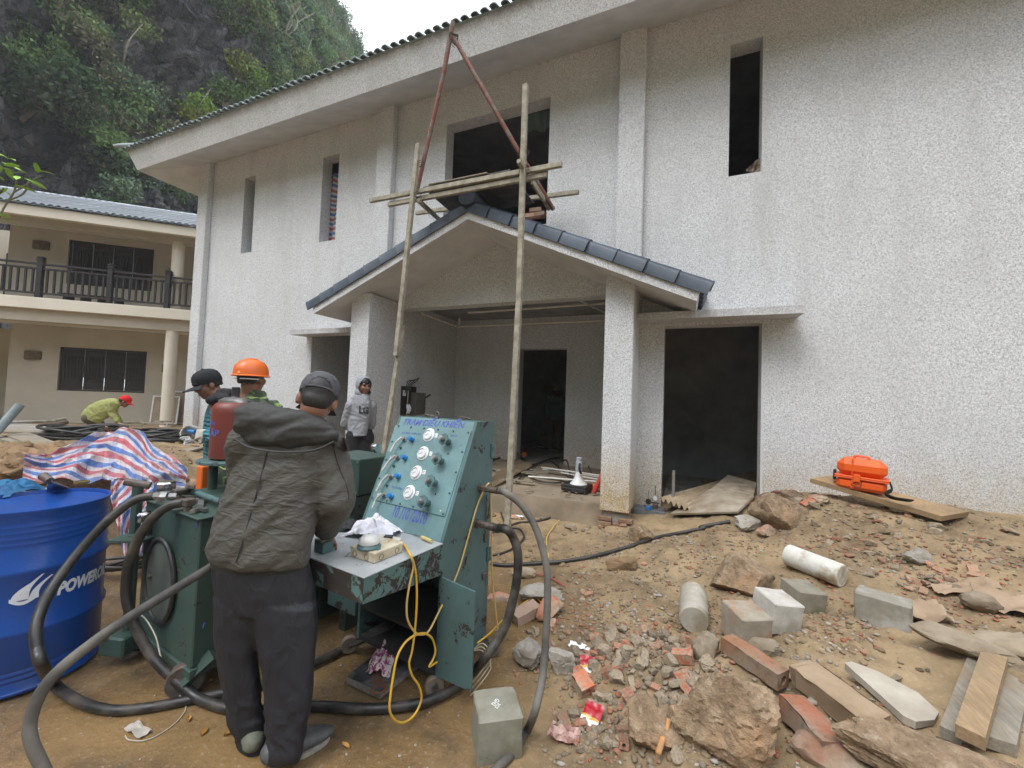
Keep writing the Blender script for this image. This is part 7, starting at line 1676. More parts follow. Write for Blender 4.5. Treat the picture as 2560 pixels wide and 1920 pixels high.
M_FIBRO = simple('muddy_fibre_cement', (.46, .36, .24, 1), (.30, .225, .145, 1), 5, .9, .3, 40)
corrugated(pp(*zF(80, 1270), .47), pp(*zF(300, 1110), .5), pp(*zF(420, 1160), .5), pp(*zF(100, 1330), .45), 7, 'muddy corrugated sheet lying on the left of the porch floor', M_FIBRO)
zB = lambda x, y: (1560+x/2.962, 740+y/2.962)
corrugated(onz(*zB(262, 1500), .50), onz(*zB(985, 1290), .58), onz(*zB(1000, 1400), .52), onz(*zB(500, 1590), .44), 6, 'muddy corrugated sheet forming a ramp into the right doorway', M_FIBRO, .024)
a_, b_, c_, d_ = onground(*zB(345, 1655))+Vector((0, 0, .05)), onz(*zB(640, 1440), .60), onz(*zB(965, 1490), .60), onground(*zB(845, 1655))+Vector((0, 0, .06))
plank('plywood_board', [a_, b_, c_, d_], .02, simple('mud_splashed_plywood', (.23, .175, .115, 1), (.38, .33, .26, 1), 4, .85, .2, 30), 'muddy plywood sheet sloping up into the right doorway')
plank('plywood_board', [onz(*zB(640, 1440), .60), onz(*zB(770, 1330), .66), onz(*zB(985, 1390), .64), onz(*zB(960, 1480), .60)], .015, simple('whitish_plywood', (.38, .32, .24, 1), (.2, .16, .11, 1), 7, .85), 'whitish plywood piece at the top of the muddy ramp')
# pit with its blue-grey jack block, gauges on stands and a steel rod by the column
q0, q1 = onz(*zB(75, 1560), .36), onz(*zB(345, 1560), .36)
mb = MB(); mb.box((q0.x, q0.y, -.05), (q1.x-.05, q0.y+.3, .34), .004); solo('steel_plate_box', mb, simple('grey_blue_steel', (.15, .165, .185, 1), (.09, .10, .11, 1), 4, .5, .1, 60), 'grey-blue steel box set in the pit beside the column foot', 'steel box')
def rod(a, b, r_, m, nm, label, cat): mb = MB(); mb.tube([a, b], r_, 10); return solo(nm, mb, m, label, cat)
rt = onz(*zB(360, 1610), .3); rod(rt, Vector((rt.x+.002, rt.y, ony(*zB(360, 1292), rt.y).z)), .018, simple('concrete_dusty_steel', (.26, .24, .21, 1)), 'steel_rod', 'upright grey steel rod in front of the right doorway', 'rod')
for k, (x, y, y2, lab) in enumerate(((230, 1560, 1400, 'dial indicator with white face on a thin stand by the column foot'), (180, 1570, 1440, 'second thin indicator stand just left of the dial indicator'))):
    p = onz(*zB(x, y), .36); top_ = ony(*zB(x, y2), p.y); gd = thing('dial_indicator', lab, 'gauge', p)
    mb = MB(); mb.tube([(0, 0, 0), (0, 0, top_.z-p.z)], .006, 8); part('stand', mb, M_STEEL, gd)
    zc = ony(*zB(x, 1495 if k == 0 else 1520), p.y).z - p.z
    mb = MB(); M = frame((0, -.015, zc), (0, -1, 0)); mb.lathe([(.033, -.01), (.033, .006), (.029, .008)], 22, M); part('case', mb, M_STEEL if k == 0 else M_BLACKP, gd)
    if k == 0: mb = MB(); mb.lathe([(.028, .0082), (.001, .0086)], 22, M); part('dial', mb, M_DIAL, gd, 0)
    mb = MB(); mb.tube([(-.05, 0, zc-.06), (.05, 0, zc-.06)], .007, 8); part('clamp', mb, M_BLACKP, gd)
    mb = MB(); mb.box((-.03, -.03, -.02), (.03, .03, .03), .005); part('base', mb, M_BLUEK if k else M_RUSTY, gd)
mb = MB(); mb.tube([onz(*zB(385, 1540), .34), onz(*zB(530, 1600), .32), onz(*zB(350, 1615), .30)], .014, 8); solo('scaffold_coupler', mb, M_RUSTY, 'rusty steel clamp arm lying at the foot of the upright rod', 'clamp')
mb = hollow_brick(MB(), .2, .1, .06, TR(*onz(*zB(955, 1555), .48), .2, 0, -.4)); solo('brick', mb, M_BRICK, 'red hollow brick wedged at the right jamb of the doorway', 'brick', None, 30)
# megaphone on a black case
cc = pp(*zF(745, 1370), .435)
case = thing('case', 'flat black flight case with metal studs under the white megaphone', 'case', cc, -.12)
hw = .335
mb = MB(); mb.box((-hw/2, -.02, 0), (hw/2, .26, .085), .006); part('shell', mb, M_BLACKP, case)
mb = MB(); mb.box((-hw/2-.002, -.022, .040), (hw/2+.002, .262, .046)); part('seam', mb, simple('grey_trim', (.12, .12, .12, 1)), case, 0)
for sx in (-1, 0, 1):
    for z_ in (.01, .074): mb = MB(); mb.lathe([(.006, 0), (.006, .002)], 8, frame((sx*(hw/2-.012), -.0205, z_), (0, -1, 0))); part('stud', mb, M_CHROME, case)
mgp = Vector((cc.x+.04, cc.y+.10, .435+.087)); mg = thing('megaphone', 'white megaphone with grey handset standing bell-down on the black case', 'megaphone', mgp)
mb = MB(); mb.lathe([(.112, 0), (.115, .004), (.085, .035), (.06, .075), (.045, .12), (.042, .16), (.04, .165)], 28, None, False, True); part('horn', mb, M_WHITE, mg)
mb = MB(); mb.lathe([(.044, .1655), (.048, .19), (.047, .27), (.042, .30), (.036, .31)], 20); mb.lathe([(.038, .312), (.038, .345), (.03, .35)], 18); part('amplifier', mb, simple('pale_grey_plastic', (.42, .44, .47, 1)), mg)
mb = MB(); mb.tube(cr([(.02, -.05, .27), (.025, -.085, .25), (.03, -.09, .19), (.05, -.075, .155)], 5), .014, 8); part('handle', mb, M_BLACKP, mg)
a_, b_ = pp(*zF(905, 1380), .45), ony(*zF(955, 1220), 5.0)
rod(a_, Vector((b_.x, a_.y+.12, .75)), .03, simple('red_tube', (.42, .03, .025, 1), (.3, .025, .02, 1), 8, .5), 'red_tube', 'red tube leaning against the right porch column', 'tube')
mb = MB(); p = pp(*zF(890, 1350), .44); mb.box((-.09, -.03, 0), (.11, .05, .07), .012, TR(p.x, p.y, p.z, 0, 0, .1)); solo('orange_tool', mb, bpy.data.materials['orange_plastic'], 'orange plastic tool body lying between the black case and the column', 'tool')
# switch box on the porch side wall
sbx = onx(1018, 1010, -4.43); sb2 = thing('switch_box', 'old grey electric switch box with side lever on a dark board, porch wall', 'switch box', (-4.428, sbx.y, sbx.z))
zE = lambda x, y: (700+x/4.1475, 680+y/4.1475)
def wl(x, y): p = onx(*zE(x, y), -4.43); return p.y, p.z
(y0, zt_), (y1, zb_) = wl(1255, 1190), wl(1395, 1480); yb0, zb0 = wl(1345, 1245)
yc, zc = sbx.y, sbx.z; I = basis(sb2).inverted()
mb = MB(); ya, yb_ = wl(1250, 1300)[0], wl(1400, 1300)[0]; mb.box((-4.429, ya, wl(1320, 1480)[1]), (-4.405, yb_, wl(1320, 1185)[1]), .003); part('board', mb, simple('dark_board', (.03, .025, .022, 1)), sb2, 30, True)
ym, yn = wl(1340, 1300)[0], wl(1440, 1300)[0]; mb = MB(); mb.box((-4.404, ym, wl(1400, 1470)[1]), (-4.28, yn, wl(1400, 1250)[1]), .006); part('box', mb, simple('grey_enamel_box', (.13, .125, .11, 1), (.07, .06, .05, 1), 9, .6), sb2, 30, True)
mb = MB(); mb.tube([(-4.30, yn-.02, wl(1400, 1310)[1]), (-4.27, yn+.12, wl(1400, 1265)[1])], .016, 8); part('lever', mb, M_BLACKP, sb2, 30, True)
mb = MB(); mb.box((-4.4045, wl(1258, 1300)[0], wl(1270, 1285)[1]), (-4.401, wl(1290, 1300)[0], wl(1270, 1225)[1])); part('label_plate', mb, M_WHITE, sb2, 0, True)
for k in range(4):
    mb = MB(); yy = ya+.05+.04*k; zt2 = wl(1320, 1200)[1]; mb.tube(cr([(-4.38, yy, zt2-.1), (-4.37, yy+.02, zt2+.04), (-4.36, yy+.06+.03*k, zt2+.12), (-4.34, yy+.2, zt2+.13+.02*k)], 5), .008, 6); part('wire', mb, M_CABLE, sb2, 60, True)
mb = MB(); mb.tube(cr([(-4.37, ya+.12, wl(1320, 1230)[1]), (-4.36, ya+.1, wl(1320, 1400)[1]), (-4.36, ya+.08, wl(1320, 1600)[1]-.1)], 5), .009, 6); part('wire', mb, simple('pale_wire', (.4, .37, .33, 1)), sb2, 60, True)
cl_ = crumple(.10, .16, .06, 5.5, 20); cl_.xform(frame((-4.36, ya+.12, wl(1320, 1420)[1]), (1, 0, 0))); solo('white_rag', cl_, M_CLOTHW, 'white rag hung on the wires beside the grey switch box', 'rag', None, 60)
# things seen inside the door
for k, (x, y, w_) in enumerate(((512, 990, .3), (655, 960, .3))):
    p = onz(*zF(x, y), .402); mb = MB(); mb.box((-w_/2, -w_/2, 0), (w_/2, w_/2, .26+.3*k), .01, TR(p.x, p.y, .402)); solo('crate', mb, simple('ochre_box', (.30, .22, .08, 1)) if k == 0 else bpy.data.materials['ochre_box'], ('ochre cardboard box on the floor left of the man in the doorway', 'taller ochre box behind the man in the doorway')[k], 'box', None, 20)
# ================================================================== rubble field on the right
c7 = lambda x, y: (1600+x/2.304, 1240+y/2.304)
def plant(o, p, up=0.0): o.location = p + Vector((0, 0, up)); return o
boulder(*c7(480, 1420), .40, M_BROWNROCK, 'largest pale brown boulder at the bottom centre right of the rubble', 11, (1.0, .75, .9), .3, 5, .22, None, None, .10)
boulder(1617, 1855, .215, M_BROWNROCK, 'rounded brown rock just left of the largest boulder', 12, (1, .9, 1.0), .2, 4, .2)
boulder(*c7(575, 545), .42, M_BROWNROCK, 'reddish brown boulder behind the row of test cubes', 13, (1.0, .75, .72), -.2, 4, .22)
boulder(*c7(800, 170), .46, M_BROWNROCK, 'brown boulder by the right jamb of the doorway', 14, (1, .7, .85), .1, 4, .22)
boulder(1604, 1352, .23, M_BROWNROCK, 'small brown boulder below the pit at the column foot', 15, (1, .8, .8), .0, 4, .2)
boulder(1555, 1420, .26, M_MUDROCK, 'flat tan slab of rock in the middle of the muddy slope', 16, (1, .7, .5), .6, 4, .25)
boulder(1325, 1655, .19, M_CONCFRAG, 'whitish broken concrete lump left of the curved hose', 17, (1.1, .8, .75), -.5, 4, .15, rough=.12, nm='concrete_lump', cat='rubble')
boulder(1400, 1672, .15, M_CONCFRAG, 'smaller pinkish concrete lump right behind the curved hose', 18, (1, .9, .9), .2, 4, .15, rough=.12, nm='concrete_lump', cat='rubble')
boulder(*c7(1890, 1690), .60, M_BROWNROCK, 'long low brown rock at the bottom right edge of the picture', 19, (1.0, .5, .26), -.05, 5, .25)
boulder(*c7(1930, 920), .38, M_GREYROCK, 'long grey stone slab lying above the stacked timbers', 20, (1.0, .45, .34), -.45, 4, .2)
boulder(*c7(2190, 950), .34, M_GREYROCK, 'brown-grey stone at the right edge beside the long grey slab', 21, (1.0, .6, .5), -.3, 4, .2)
boulder(*c7(1960, 640), .16, M_GREYROCK, 'grey stone between the two crumpled sheets of brown paper', 22, (1, .8, .8), .2, 4, .2)
boulder(*c7(1600, 385), .17, M_CONCFRAG, 'speckled grey and red masonry lump among the red brick chips', 23, (1.1, .8, .7), .2, 4, .2, rough=.12)
boulder(*c7(620, 185), .22, M_CONCFRAG, 'grey mortar lump at the lower end of the black cable', 24, (1.2, .8, .6), .2, 4, .2, rough=.14)
boulder(*c7(720, 230), .16, M_BRICKD, 'broken red and grey masonry lump under the boulder by the doorway', 25, (1, .7, .9), .5, 4, .2, rough=.12)
boulder(*c7(390, 930), .17, M_GREYROCK, 'angular grey rubble block left of the long brick', 26, (.8, .8, 1.1), .5, 4, .2)
boulder(*c7(690, 880), .16, M_GREYROCK, 'flat grey stone under the orange-stained test cube', 27, (1.3, .7, .5), -.2, 4, .2)
boulder(*c7(1340, 1360), .2, M_MUDROCK, 'muddy lump beside the two-hole brick', 28, (1.1, .9, .6), .2, 4, .25)
boulder(*c7(80, 1400), .21, M_BROWNROCK, 'brown stone at the bottom between the round rock and the path', 29, (1, .9, .8), .1, 4, .2)
boulder(*z8(540, 610), .17, M_GREYROCK, 'grey stone beside the black cable near the cabinet', 30, (1.2, .8, .6), .2, 4, .2)
boulder(*z8(640, 730), .24, M_CONCFRAG, 'dusty concrete slab fragment behind the curved hose', 31, (1.2, .8, .5), .5, 4, .2, rough=.1)
boulder(*z8(800, 350), .14, M_GREYROCK, 'dark flat stone on the mud below the megaphone', 32, (1.3, .8, .4), 0, 4, .2)
# ---- test cubes and cores
M_CUBE = simple('cast_concrete', (.36, .35, .32, 1), (.27, .26, .235, 1), 5, .85, .35, 60)
def cubemat(nm, c, c2, stain, sc=3.2):
    t = NT(nm); a = t.noise(sc, 5, .6); b = t.noise(14, 5, .65); v = t.n('ShaderNodeTexVoronoi'); v.inputs['Scale'].default_value = 30; t.t.links.new(t.tc.outputs['Object'], v.inputs['Vector'])
    o = t.mix(t.ramp(b, [(.35, 0), (.7, 1)]), c, c2); o = t.mix(t.ramp(a, [(.50, 0), (.62, .9)]), o, stain); pit = t.ramp(v.outputs['Distance'], [(.06, 1), (.12, 0)])
    o = t.mix(t.math('MULTIPLY', pit, t.ramp(a, [(.3, 0), (.6, .8)])), o, (.06, .055, .05, 1)); t.col(o).rough(.85); t.bump(t.math('SUBTRACT', b, pit), .4, .004); return t.m
def cube(corners_px, d, s, m, label, rz, tiltx=0, tilty=0, sz=None):
    """test cube whose base centre is seen at a pixel"""
    p = onground(*corners_px); mb = MB(); sx, sy, szz = (s, s, s) if sz is None else sz
    mb.box((-sx/2, -sy/2, 0), (sx/2, sy/2, szz), .006); me = mb.mesh('concrete_cube'); bm = bmesh.new(); bm.from_mesh(me); bmesh.ops.subdivide_edges(bm, edges=[e for e in bm.edges if e.calc_length() > .1], cuts=4, use_grid_fill=True)
    for v in bm.verts:
        q = v.co*11; edge_ = sum(1 for k, h in ((v.co.x, sx/2), (v.co.y, sy/2), (v.co.z-szz/2, szz/2)) if abs(k) > h-.012); nz = noise.noise(q + Vector((label.__len__(), 0, 0)))
        if edge_ >= 2: v.co -= (v.co - Vector((0, 0, szz/2))).normalized()*max(0, nz)*.018
    bm.to_mesh(me); bm.free(); o = link('concrete_cube', me, m, None, 30); o.location = p - Vector((0, 0, .015)); o.rotation_euler = (tiltx, tilty, rz); return tag(o, label, 'concrete cube')
M_C1 = cubemat('greenish_concrete', (.245, .235, .185, 1), (.185, .178, .135, 1), (.155, .14, .095, 1))
k0 = cube((1240, 1862), 1.85, .205, M_C1, 'greenish grey concrete cube with chalk marks standing on the wet floor by the hose', .62)
for s_, a, b in (('GH3', (1262, 1752), (1240, 1772)), ('3/12', (1248, 1745), (1228, 1762))):
    zt = k0.location.z + .2056; la, lb = onz(*z8(382, 1318), zt), onz(*z8(352, 1330), zt)
la, lb = onz(*z8(395, 1280), k0.location.z+.206), onz(*z8(365, 1312), k0.location.z+.206)
lettering(k0, 'GH3', la, lb, (0, 0, 1), M_WINK, 1.3, .03, .1, .0012)
la, lb = onz(*z8(405, 1305), k0.location.z+.206), onz(*z8(385, 1330), k0.location.z+.206)
lettering(k0, '3/12', la, lb, (0, 0, 1), M_WINK, 1.2, .03, .1, .0012)
cube(c7(600, 815), 2.3, .185, cubemat('rust_stained_concrete', (.33, .285, .225, 1), (.24, .20, .15, 1), (.31, .15, .06, 1), 5), 'orange-stained concrete cube at the left of the row of cubes', .52, .12, .0)
cube(c7(770, 735), 2.5, .185, cubemat('white_concrete', (.50, .475, .43, 1), (.38, .355, .31, 1), (.29, .26, .21, 1)), 'white-topped concrete cube in the middle of the row of cubes', .50, .10, .10)
cube(c7(920, 660), 2.7, .185, cubemat('grey_concrete_moss', (.255, .23, .18, 1), (.19, .17, .13, 1), (.13, .13, .075, 1)), 'grey concrete cube with a mossy side, right of the white cube', .42, .08, .08)
cube(c7(1400, 735), 2.7, .2, cubemat('two_tone_concrete', (.285, .262, .215, 1), (.21, .19, .15, 1), (.40, .385, .35, 1), 4), 'oblong concrete block with pale patches lying right of the cubes', -.42, 0, 0, (.25, .16, .18))
def core(a, b, r_, m, label):
    mb = MB(); mb.lathe([(r_-.006, 0), (r_, .006), (r_, (b-a).length-.006), (r_-.006, (b-a).length)], 32, frame(a, b-a)); me = mb.mesh('concrete_core'); return solo('concrete_core', me, m, label, 'concrete cylinder', None, 35)
M_CORE = cubemat('pale_core_concrete', (.40, .37, .31, 1), (.31, .28, .225, 1), (.235, .20, .13, 1), 4)
g1_, g2_ = onground(*c7(310, 790)), onground(*c7(290, 610)); r_ = .083
core(g1_ + Vector((0, 0, r_*.9)), g1_ + Vector((0, 0, r_*.9)) + ((g2_-g1_).normalized()*.31) + Vector((.01, .03, .03)), r_, M_CORE, 'grey concrete cylinder lying end-on to the camera left of the cubes')
g1_, g2_ = onground(*c7(1235, 560)), onground(*c7(850, 400)); dd = (g1_-g2_)
core(g2_ + Vector((0, 0, r_)), g2_ + dd.normalized()*.36 + Vector((0, 0, r_)), .078, cubemat('chipped_white_core', (.62, .61, .56, 1), (.50, .48, .42, 1), (.32, .24, .15, 1), 6), 'white chipped concrete cylinder lying behind the grey cubes')
# ---- single bricks, plank pile, board with the orange case
def lay(nm, mb, px, rz, m, label, cat, tilt=0, roll=0, up=0, sm=30):
    p = onground(*px); me = mb.mesh(nm) if isinstance(mb, MB) else mb; o = link(nm, me, m, None, sm); o.location = p + Vector((0, 0, up)); o.rotation_euler = (roll, tilt, rz); return tag(o, label, cat)
def dirty(mb, seed, a=.006):
    V = []
    for v in mb.v: q = Vector(v)*14 + Vector((seed, 0, 0)); V.append((v[0]+a*noise.noise(q), v[1]+a*noise.noise(q+Vector((5, 0, 0))), v[2]+a*noise.noise(q+Vector((0, 7, 0)))))
    mb.v = V; return mb
M_MUDBRICK = brickmat('mud_caked_brick', (.40, .19, .10, 1))
lay('brick', dirty(hollow_brick(MB(), .30, .09, .075, None, 1, .01), 1), c7(650, 985), -.72, M_MUDBRICK, 'long mud-topped hollow brick lying below the orange-stained cube', 'brick', .05, 0, .035)
M_CAKED = simple('clay_caked_block', (.33, .245, .16, 1), (.24, .165, .10, 1), 6, .92, .6, 22)
lay('brick', dirty(hollow_brick(MB(), .30, .12, .095, None, 2, .012), 2, .008), c7(1150, 1290), -.86, M_CAKED, 'clay-caked hollow brick with two dark holes at its near end', 'brick', .1, .15, .08)
lay('brick', dirty(hollow_brick(MB(), .14, .12, .07, None, 2, .012), 3, .010), c7(1000, 1130), -.9, M_CAKED, 'ribbed clay-caked brick end just above the two-hole brick', 'brick', .06, .1, .055)
o = lay('brick', dirty(hollow_brick(MB(), .24, .11, .085, None, 2, .012), 4, .016), c7(990, 1400), -1.12, brickmat('mortar_covered_brick', (.42, .15, .08, 1)), 'broken brick covered in white mortar at the bottom of the heap', 'brick', .05, -.1, .045)
lay('stone_fragment', dirty(MB().prism([(-.15, .07, 0), (-.13, .115, 0), (-.03, .11, 0), (.10, .075, 0), (.155, .0, 0), (.14, -.06, 0), (.085, -.135, 0), (.05, -.125, 0), (-.04, -.03, 0)], (0, 0, .03)), 3, .008), c7(1420, 1170), -.35, simple('pale_stone_flag', (.44, .40, .33, 1), (.34, .30, .24, 1), 7, .9, .4, 30), 'flat triangular pale stone fragment lying alone on the mud', 'stone', .05, .1, .01)
lay('brick', rockmesh(52, .13, .10, .05, 3), c7(1140, 1510), .1, M_BRICKD, 'orange clay tile fragment at the very bottom below the mortared brick', 'brick', 0, 0, .0)
lay('brick', hollow_brick(MB(), .2, .1, .07, None, 1, .008), z8(555, 850), .95, simple('dusty_pink_brick', (.42, .29, .22, 1), (.34, .24, .18, 1), 7, .9, .5, 30), 'dusty pink hollow brick beside the black hose loop', 'brick', -.2, .1, .05)
lay('brick', rockmesh(53, .12, .075, .06, 3, 9, .08), z8(690, 830), .9, brickmat('lime_covered_brick', (.40, .16, .09, 1)), 'lime-covered broken brick leaning behind the curved hose', 'brick', -.4, .1, .06)
lay('brick', rockmesh(54, .12, .06, .035, 3), z8(415, 730), .2, brickmat('pink_brick', (.45, .17, .12, 1)), 'pink ribbed brick fragment close to the rear edge of the cabinet', 'brick', 0, 0, .01)
lay('brick', hollow_brick(MB(), .1, .08, .06, None, 1, .008), z8(865, 1240), -.7, M_BRICK, 'short broken hollow brick with a round hole below the red wrapper', 'brick', .3, .2, .04)
lay('brick', hollow_brick(MB(), .12, .07, .05, None, 2, .006), c7(970, 75), .4, M_BRICK, 'red hollow brick half on its edge below the left end of the board', 'brick', -.4, .3, .05)
for k, (x, y, w_) in enumerate(((860, 30, .3), (1010, 40, .2), (900, 100, .2))): boulder(*c7(x, y), w_, M_BRICKD, ('broken masonry block against the wall left of the board', 'reddish rubble lump under the left end of the board', 'clay lump by the half-buried red brick')[k], 60+k, (1, .7, .6), .2*k, 4, .25, rough=.12)
# boards at the bottom right
def board4(nm, pts, z0, th, m, label): return plank(nm, [onz(*c7(*q), z0) for q in pts], th, m, label)
zs_ = gz(*onground(*c7(1950, 1200)).to_2d()) + .03
board4('slab', ((1885, 975), (1990, 985), (1850, 1440), (1725, 1385)), zs_, .04, M_GREYPLANK, 'grey muddy board partly under the left side of the tan plank')
board4('slab', ((2080, 1010), (2260, 1060), (2170, 1510), (1990, 1450)), zs_-.01, .045, M_GREYPLANK, 'grey muddy board sticking out on the right under the tan plank')
board4('plank', ((1965, 945), (2118, 985), (1990, 1470), (1815, 1385)), zs_+.05, .045, M_PLANK, 'short thick tan plank on top of the grey boards at the bottom right')
q = [ony(2026, 1204, 5.0), ony(2066, 1196, 5.15), onz(2418, 1290, .86), onz(2380, 1305, .86)]
q[0].z = max(q[0].z, .9); bd = plank('plank', [ony(2024, 1206, 4.92), ony(2075, 1199, 5.12), ony(2420, 1291, 4.75), ony(2352, 1303, 4.6)], .045, grain_wood('fresh_tan_plank', (.40, .27, .14, 1), (.26, .165, .085, 1)), 'long tan plank under the orange case on top of the earth heap')
pA, pB = at(2180, 1236, 4.5), (ony(2024, 1206, 4.92)-at(2352, 1303, 3.95))
cz = thing('tool_case', 'bright orange hard case with a black strap standing on the tan plank', 'case', (0, 0, 0))
a, b = ony(2085, 1229, 4.83)+Vector((0, 0, .035)), ony(2221, 1252, 4.70)+Vector((0, 0, .035)); xd = (b-a); Lc = xd.length; bk = Vector((-xd.y, xd.x, 0)).normalized(); bk = bk if bk.y > 0 else -bk
M = frame(a, Vector((0, 0, 1)) - xd.normalized()*xd.normalized().z, xd)
cz.matrix_basis = M
OR_ = simple('orange_case_shell', (.80, .115, .012, 1), (.72, .10, .012, 1), 5, .42, .05, 60); dW = .24; yb_ = 1 if (M.to_3x3() @ Vector((0, 1, 0))).y > 0 else -1
def ybox(x0, y0, z0, x1, y1, z1, bev): mb = MB(); mb.box((x0, y0*yb_, z0), (x1, y1*yb_, z1), bev); return mb
hC = .30
part('lower_shell', ybox(.01, 0, .01, Lc-.01, dW, .115, .03), OR_, cz); part('upper_shell', ybox(.01, 0, .13, Lc-.01, dW, hC, .055), OR_, cz)
part('rim', ybox(-.004, -.012, .110, Lc+.004, dW+.012, .123, .005), OR_, cz); part('rim', ybox(-.004, -.012, .125, Lc+.004, dW+.012, .138, .005), OR_, cz)
for x in (.12,): part('rib', ybox(x, -.002, .14, x+.014, dW+.002, hC+.002, .05), OR_, cz); part('rib', ybox(x, -.004, .02, x+.02, dW+.004, .112, .004), OR_, cz)
part('latch', ybox(Lc*.36, -.022, .09, Lc*.36+.05, -.011, .16, .004), OR_, cz); part('latch_cord', MB().tube(cr([(Lc*.36+.02, -.023*yb_, .09), (Lc*.36-.01, -.03*yb_, .06), (Lc*.36+.05, -.03*yb_, .05), (Lc*.36+.06, -.026*yb_, .1)], 5), .003, 6), M_BLACKP, cz)
part('handle', MB().tube(cr([(Lc*.35, dW*.4*yb_, hC+.001), (Lc*.37, dW*.4*yb_, hC+.02), (Lc*.6, dW*.4*yb_, hC+.02), (Lc*.62, dW*.4*yb_, hC+.001)], 5), .011, 8), OR_, cz)
part('side_buckle', ybox(-.018, .06, .07, .004, .12, .17, .005), M_BLACKP, cz)
part('strap', MB().tube(cr([(Lc+.004, .05*yb_, .13), (Lc+.02, .04*yb_, .06), (Lc-.02, -.03*yb_, .03), (Lc+.03, -.05*yb_, .005), (Lc+.12, -.02*yb_, .0), (Lc+.15, .03*yb_, -.005)], 6), .022, 6, flat=.35), fabric('black_webbing', (.014, .014, .015, 1)), cz, 60)
# brown paper
PAP = simple('brown_kraft_paper', (.36, .26, .175, 1), (.28, .195, .125, 1), 5, .85, .15, 40)
def paper(px, w_, d_, seed, label, rz):
    p = onground(*px)
    def f(u, v):
        x, y = (u-.5)*w_, (v-.5)*d_*(1-.25*math.sin(u*3+seed)); c_, s_ = math.cos(rz), math.sin(rz); X, Y = p.x + x*c_ - y*s_, p.y + x*s_ + y*c_
        return Vector((X, Y, max(gz(X, Y), p.z-.03) + .012 + .05*abs(noise.noise(Vector((u*2.3+seed, v*2.1, seed)))) + .03*abs(u-.5)))
    return sheet('brown_paper', f, 14, 12, PAP, label, 'paper', 0, 25)
paper(c7(1850, 560), .30, .15, 1.2, 'crumpled sheet of brown paper beside the brick chips', .2); paper(c7(2140, 640), .28, .30, 5.3, 'big crumpled sheet of brown paper at the right edge', -.3); paper(c7(1640, 710), .20, .19, 3.7, 'torn brown paper tucked against the oblong concrete block', .1)
def packet(px, rz, label, seed, w_=.075, h_=.085):
    p = onground(*px); t = NT('snack_packet_print' + str(seed)); s_ = t.n('ShaderNodeSeparateXYZ'); t.t.links.new(t.tc.outputs['UV'], s_.inputs[0])
    o = t.ramp(t.math('ADD', s_.outputs[1], t.math('MULTIPLY', t.noise(9, 2, .5), .25)), [(0, (.72, .70, .68, 1)), (.42, (.55, .30, .05, 1)), (.52, (.36, .012, .02, 1))], 'CONSTANT'); t.col(o).rough(.3)
    def f(u, v):
        x, y = (u-.5)*w_, (v-.5)*h_; c_, q_ = math.cos(rz), math.sin(rz); return p + Vector((x*c_-y*q_, x*q_+y*c_, .03 + y*.5 + .018*noise.noise(Vector((u*3+seed, v*3, 1)))))
    o = sheet('snack_packet', f, 12, 12, t.m, label, 'wrapper', 0, 30); return o
packet(z8(895, 1120), .3, 'red and white snack packet in the rubble, the upper of two', 2, .09, .085); packet(z8(915, 1400), -.2, 'red and white snack packet lying lower, beside the wet floor', 6, .09, .10)
paper_ = sheet('plastic_scrap', lambda u, v: onground(*z8(765, 1490)) + Vector(((u-.5)*.14, (v-.5)*.10, .02+.03*noise.noise(Vector((u*4, v*4, 3))))), 10, 8, simple('pinkish_plastic', (.50, .33, .28, 1), (.22, .10, .08, 1), 30, .5), 'torn pinkish plastic scrap at the edge of the wet floor', 'scrap', 0, 30)
mb = MB(); a, b = onground(*z8(1275, 1655)), onground(*z8(1335, 1510)); bar(mb, a + Vector((0, 0, .05)), b + Vector((0, 0, .09)), .022, .016); solo('wood_stick', mb, grain_wood('orange_stick', (.48, .24, .09, 1), (.36, .17, .06, 1)), 'orange-brown wooden stick poking up at the bottom edge', 'stick', None, 0)
# long black cable lying over the slope, leads by the porch step
ck = [onground(*q) + Vector((0, 0, .022)) for q in (z8(365, 555), z8(450, 565), z8(600, 555), z8(750, 545), z8(900, 520), z8(1040, 485), z8(1140, 455), z8(1240, 420), z8(1380, 390), z8(1528, 362), c7(350, 190), c7(520, 160))]
hose('cable', 'thick black cable lying straight across the muddy slope to the doorway', 'cable', ck, .017, M_CABLE, 8, 5)
def gcab(pts, r_, label, m=M_CABLE, up=.012): hose('cable', label, 'cable', [onground(*z8(*q)) + Vector((0, 0, up)) for q in pts], r_, m, 7, 5)
gcab(((370,380),(420,370),(500,330),(560,322),(650,310),(720,285),(800,245),(850,215)), .013, 'black cable end lying in front of the porch step')
gcab(((365,505),(420,495),(480,470),(530,430),(545,395),(520,360),(460,355)), .011, 'black cable curled on the mud right behind the cabinet')
gcab(((745,150),(735,200),(718,260),(710,300)), .010, 'thin dark cable hanging down from the porch step')
gcab(((410,190),(420,270),(445,340)), .010, 'thin dark cable lying on the mud between the cabinet and the post')
gcab(((895,195),(830,255),(740,310),(690,370),(668,420),(680,510),(685,620),(690,640)), .006, 'pale yellow flex running down from the porch across the mud', simple('pale_yellow_flex', (.6, .42, .12, 1)), .008)
gcab(((595,612),(660,620),(720,650),(765,680)), .006, 'red lead lying across the rubble behind the curved hose', simple('faded_red_lead', (.45, .10, .08, 1)), .02)
for k, (x, y, lab) in enumerate(((620, 232, 'white scrap of plastic on the mud below the porch step'), (515, 290, 'torn white and red packaging at the foot of the right scaffold post'), (850, 1005, 'white paper scrap among the brick rubble'))):
    p = onground(*z8(x, y)); sheet('scrap', lambda u, v: p + Vector(((u-.5)*.13, (v-.5)*.06, .015+.02*noise.noise(Vector((u*5+k, v*4, 2))))), 9, 6, M_WHITE, lab, 'scrap', 0, 30)
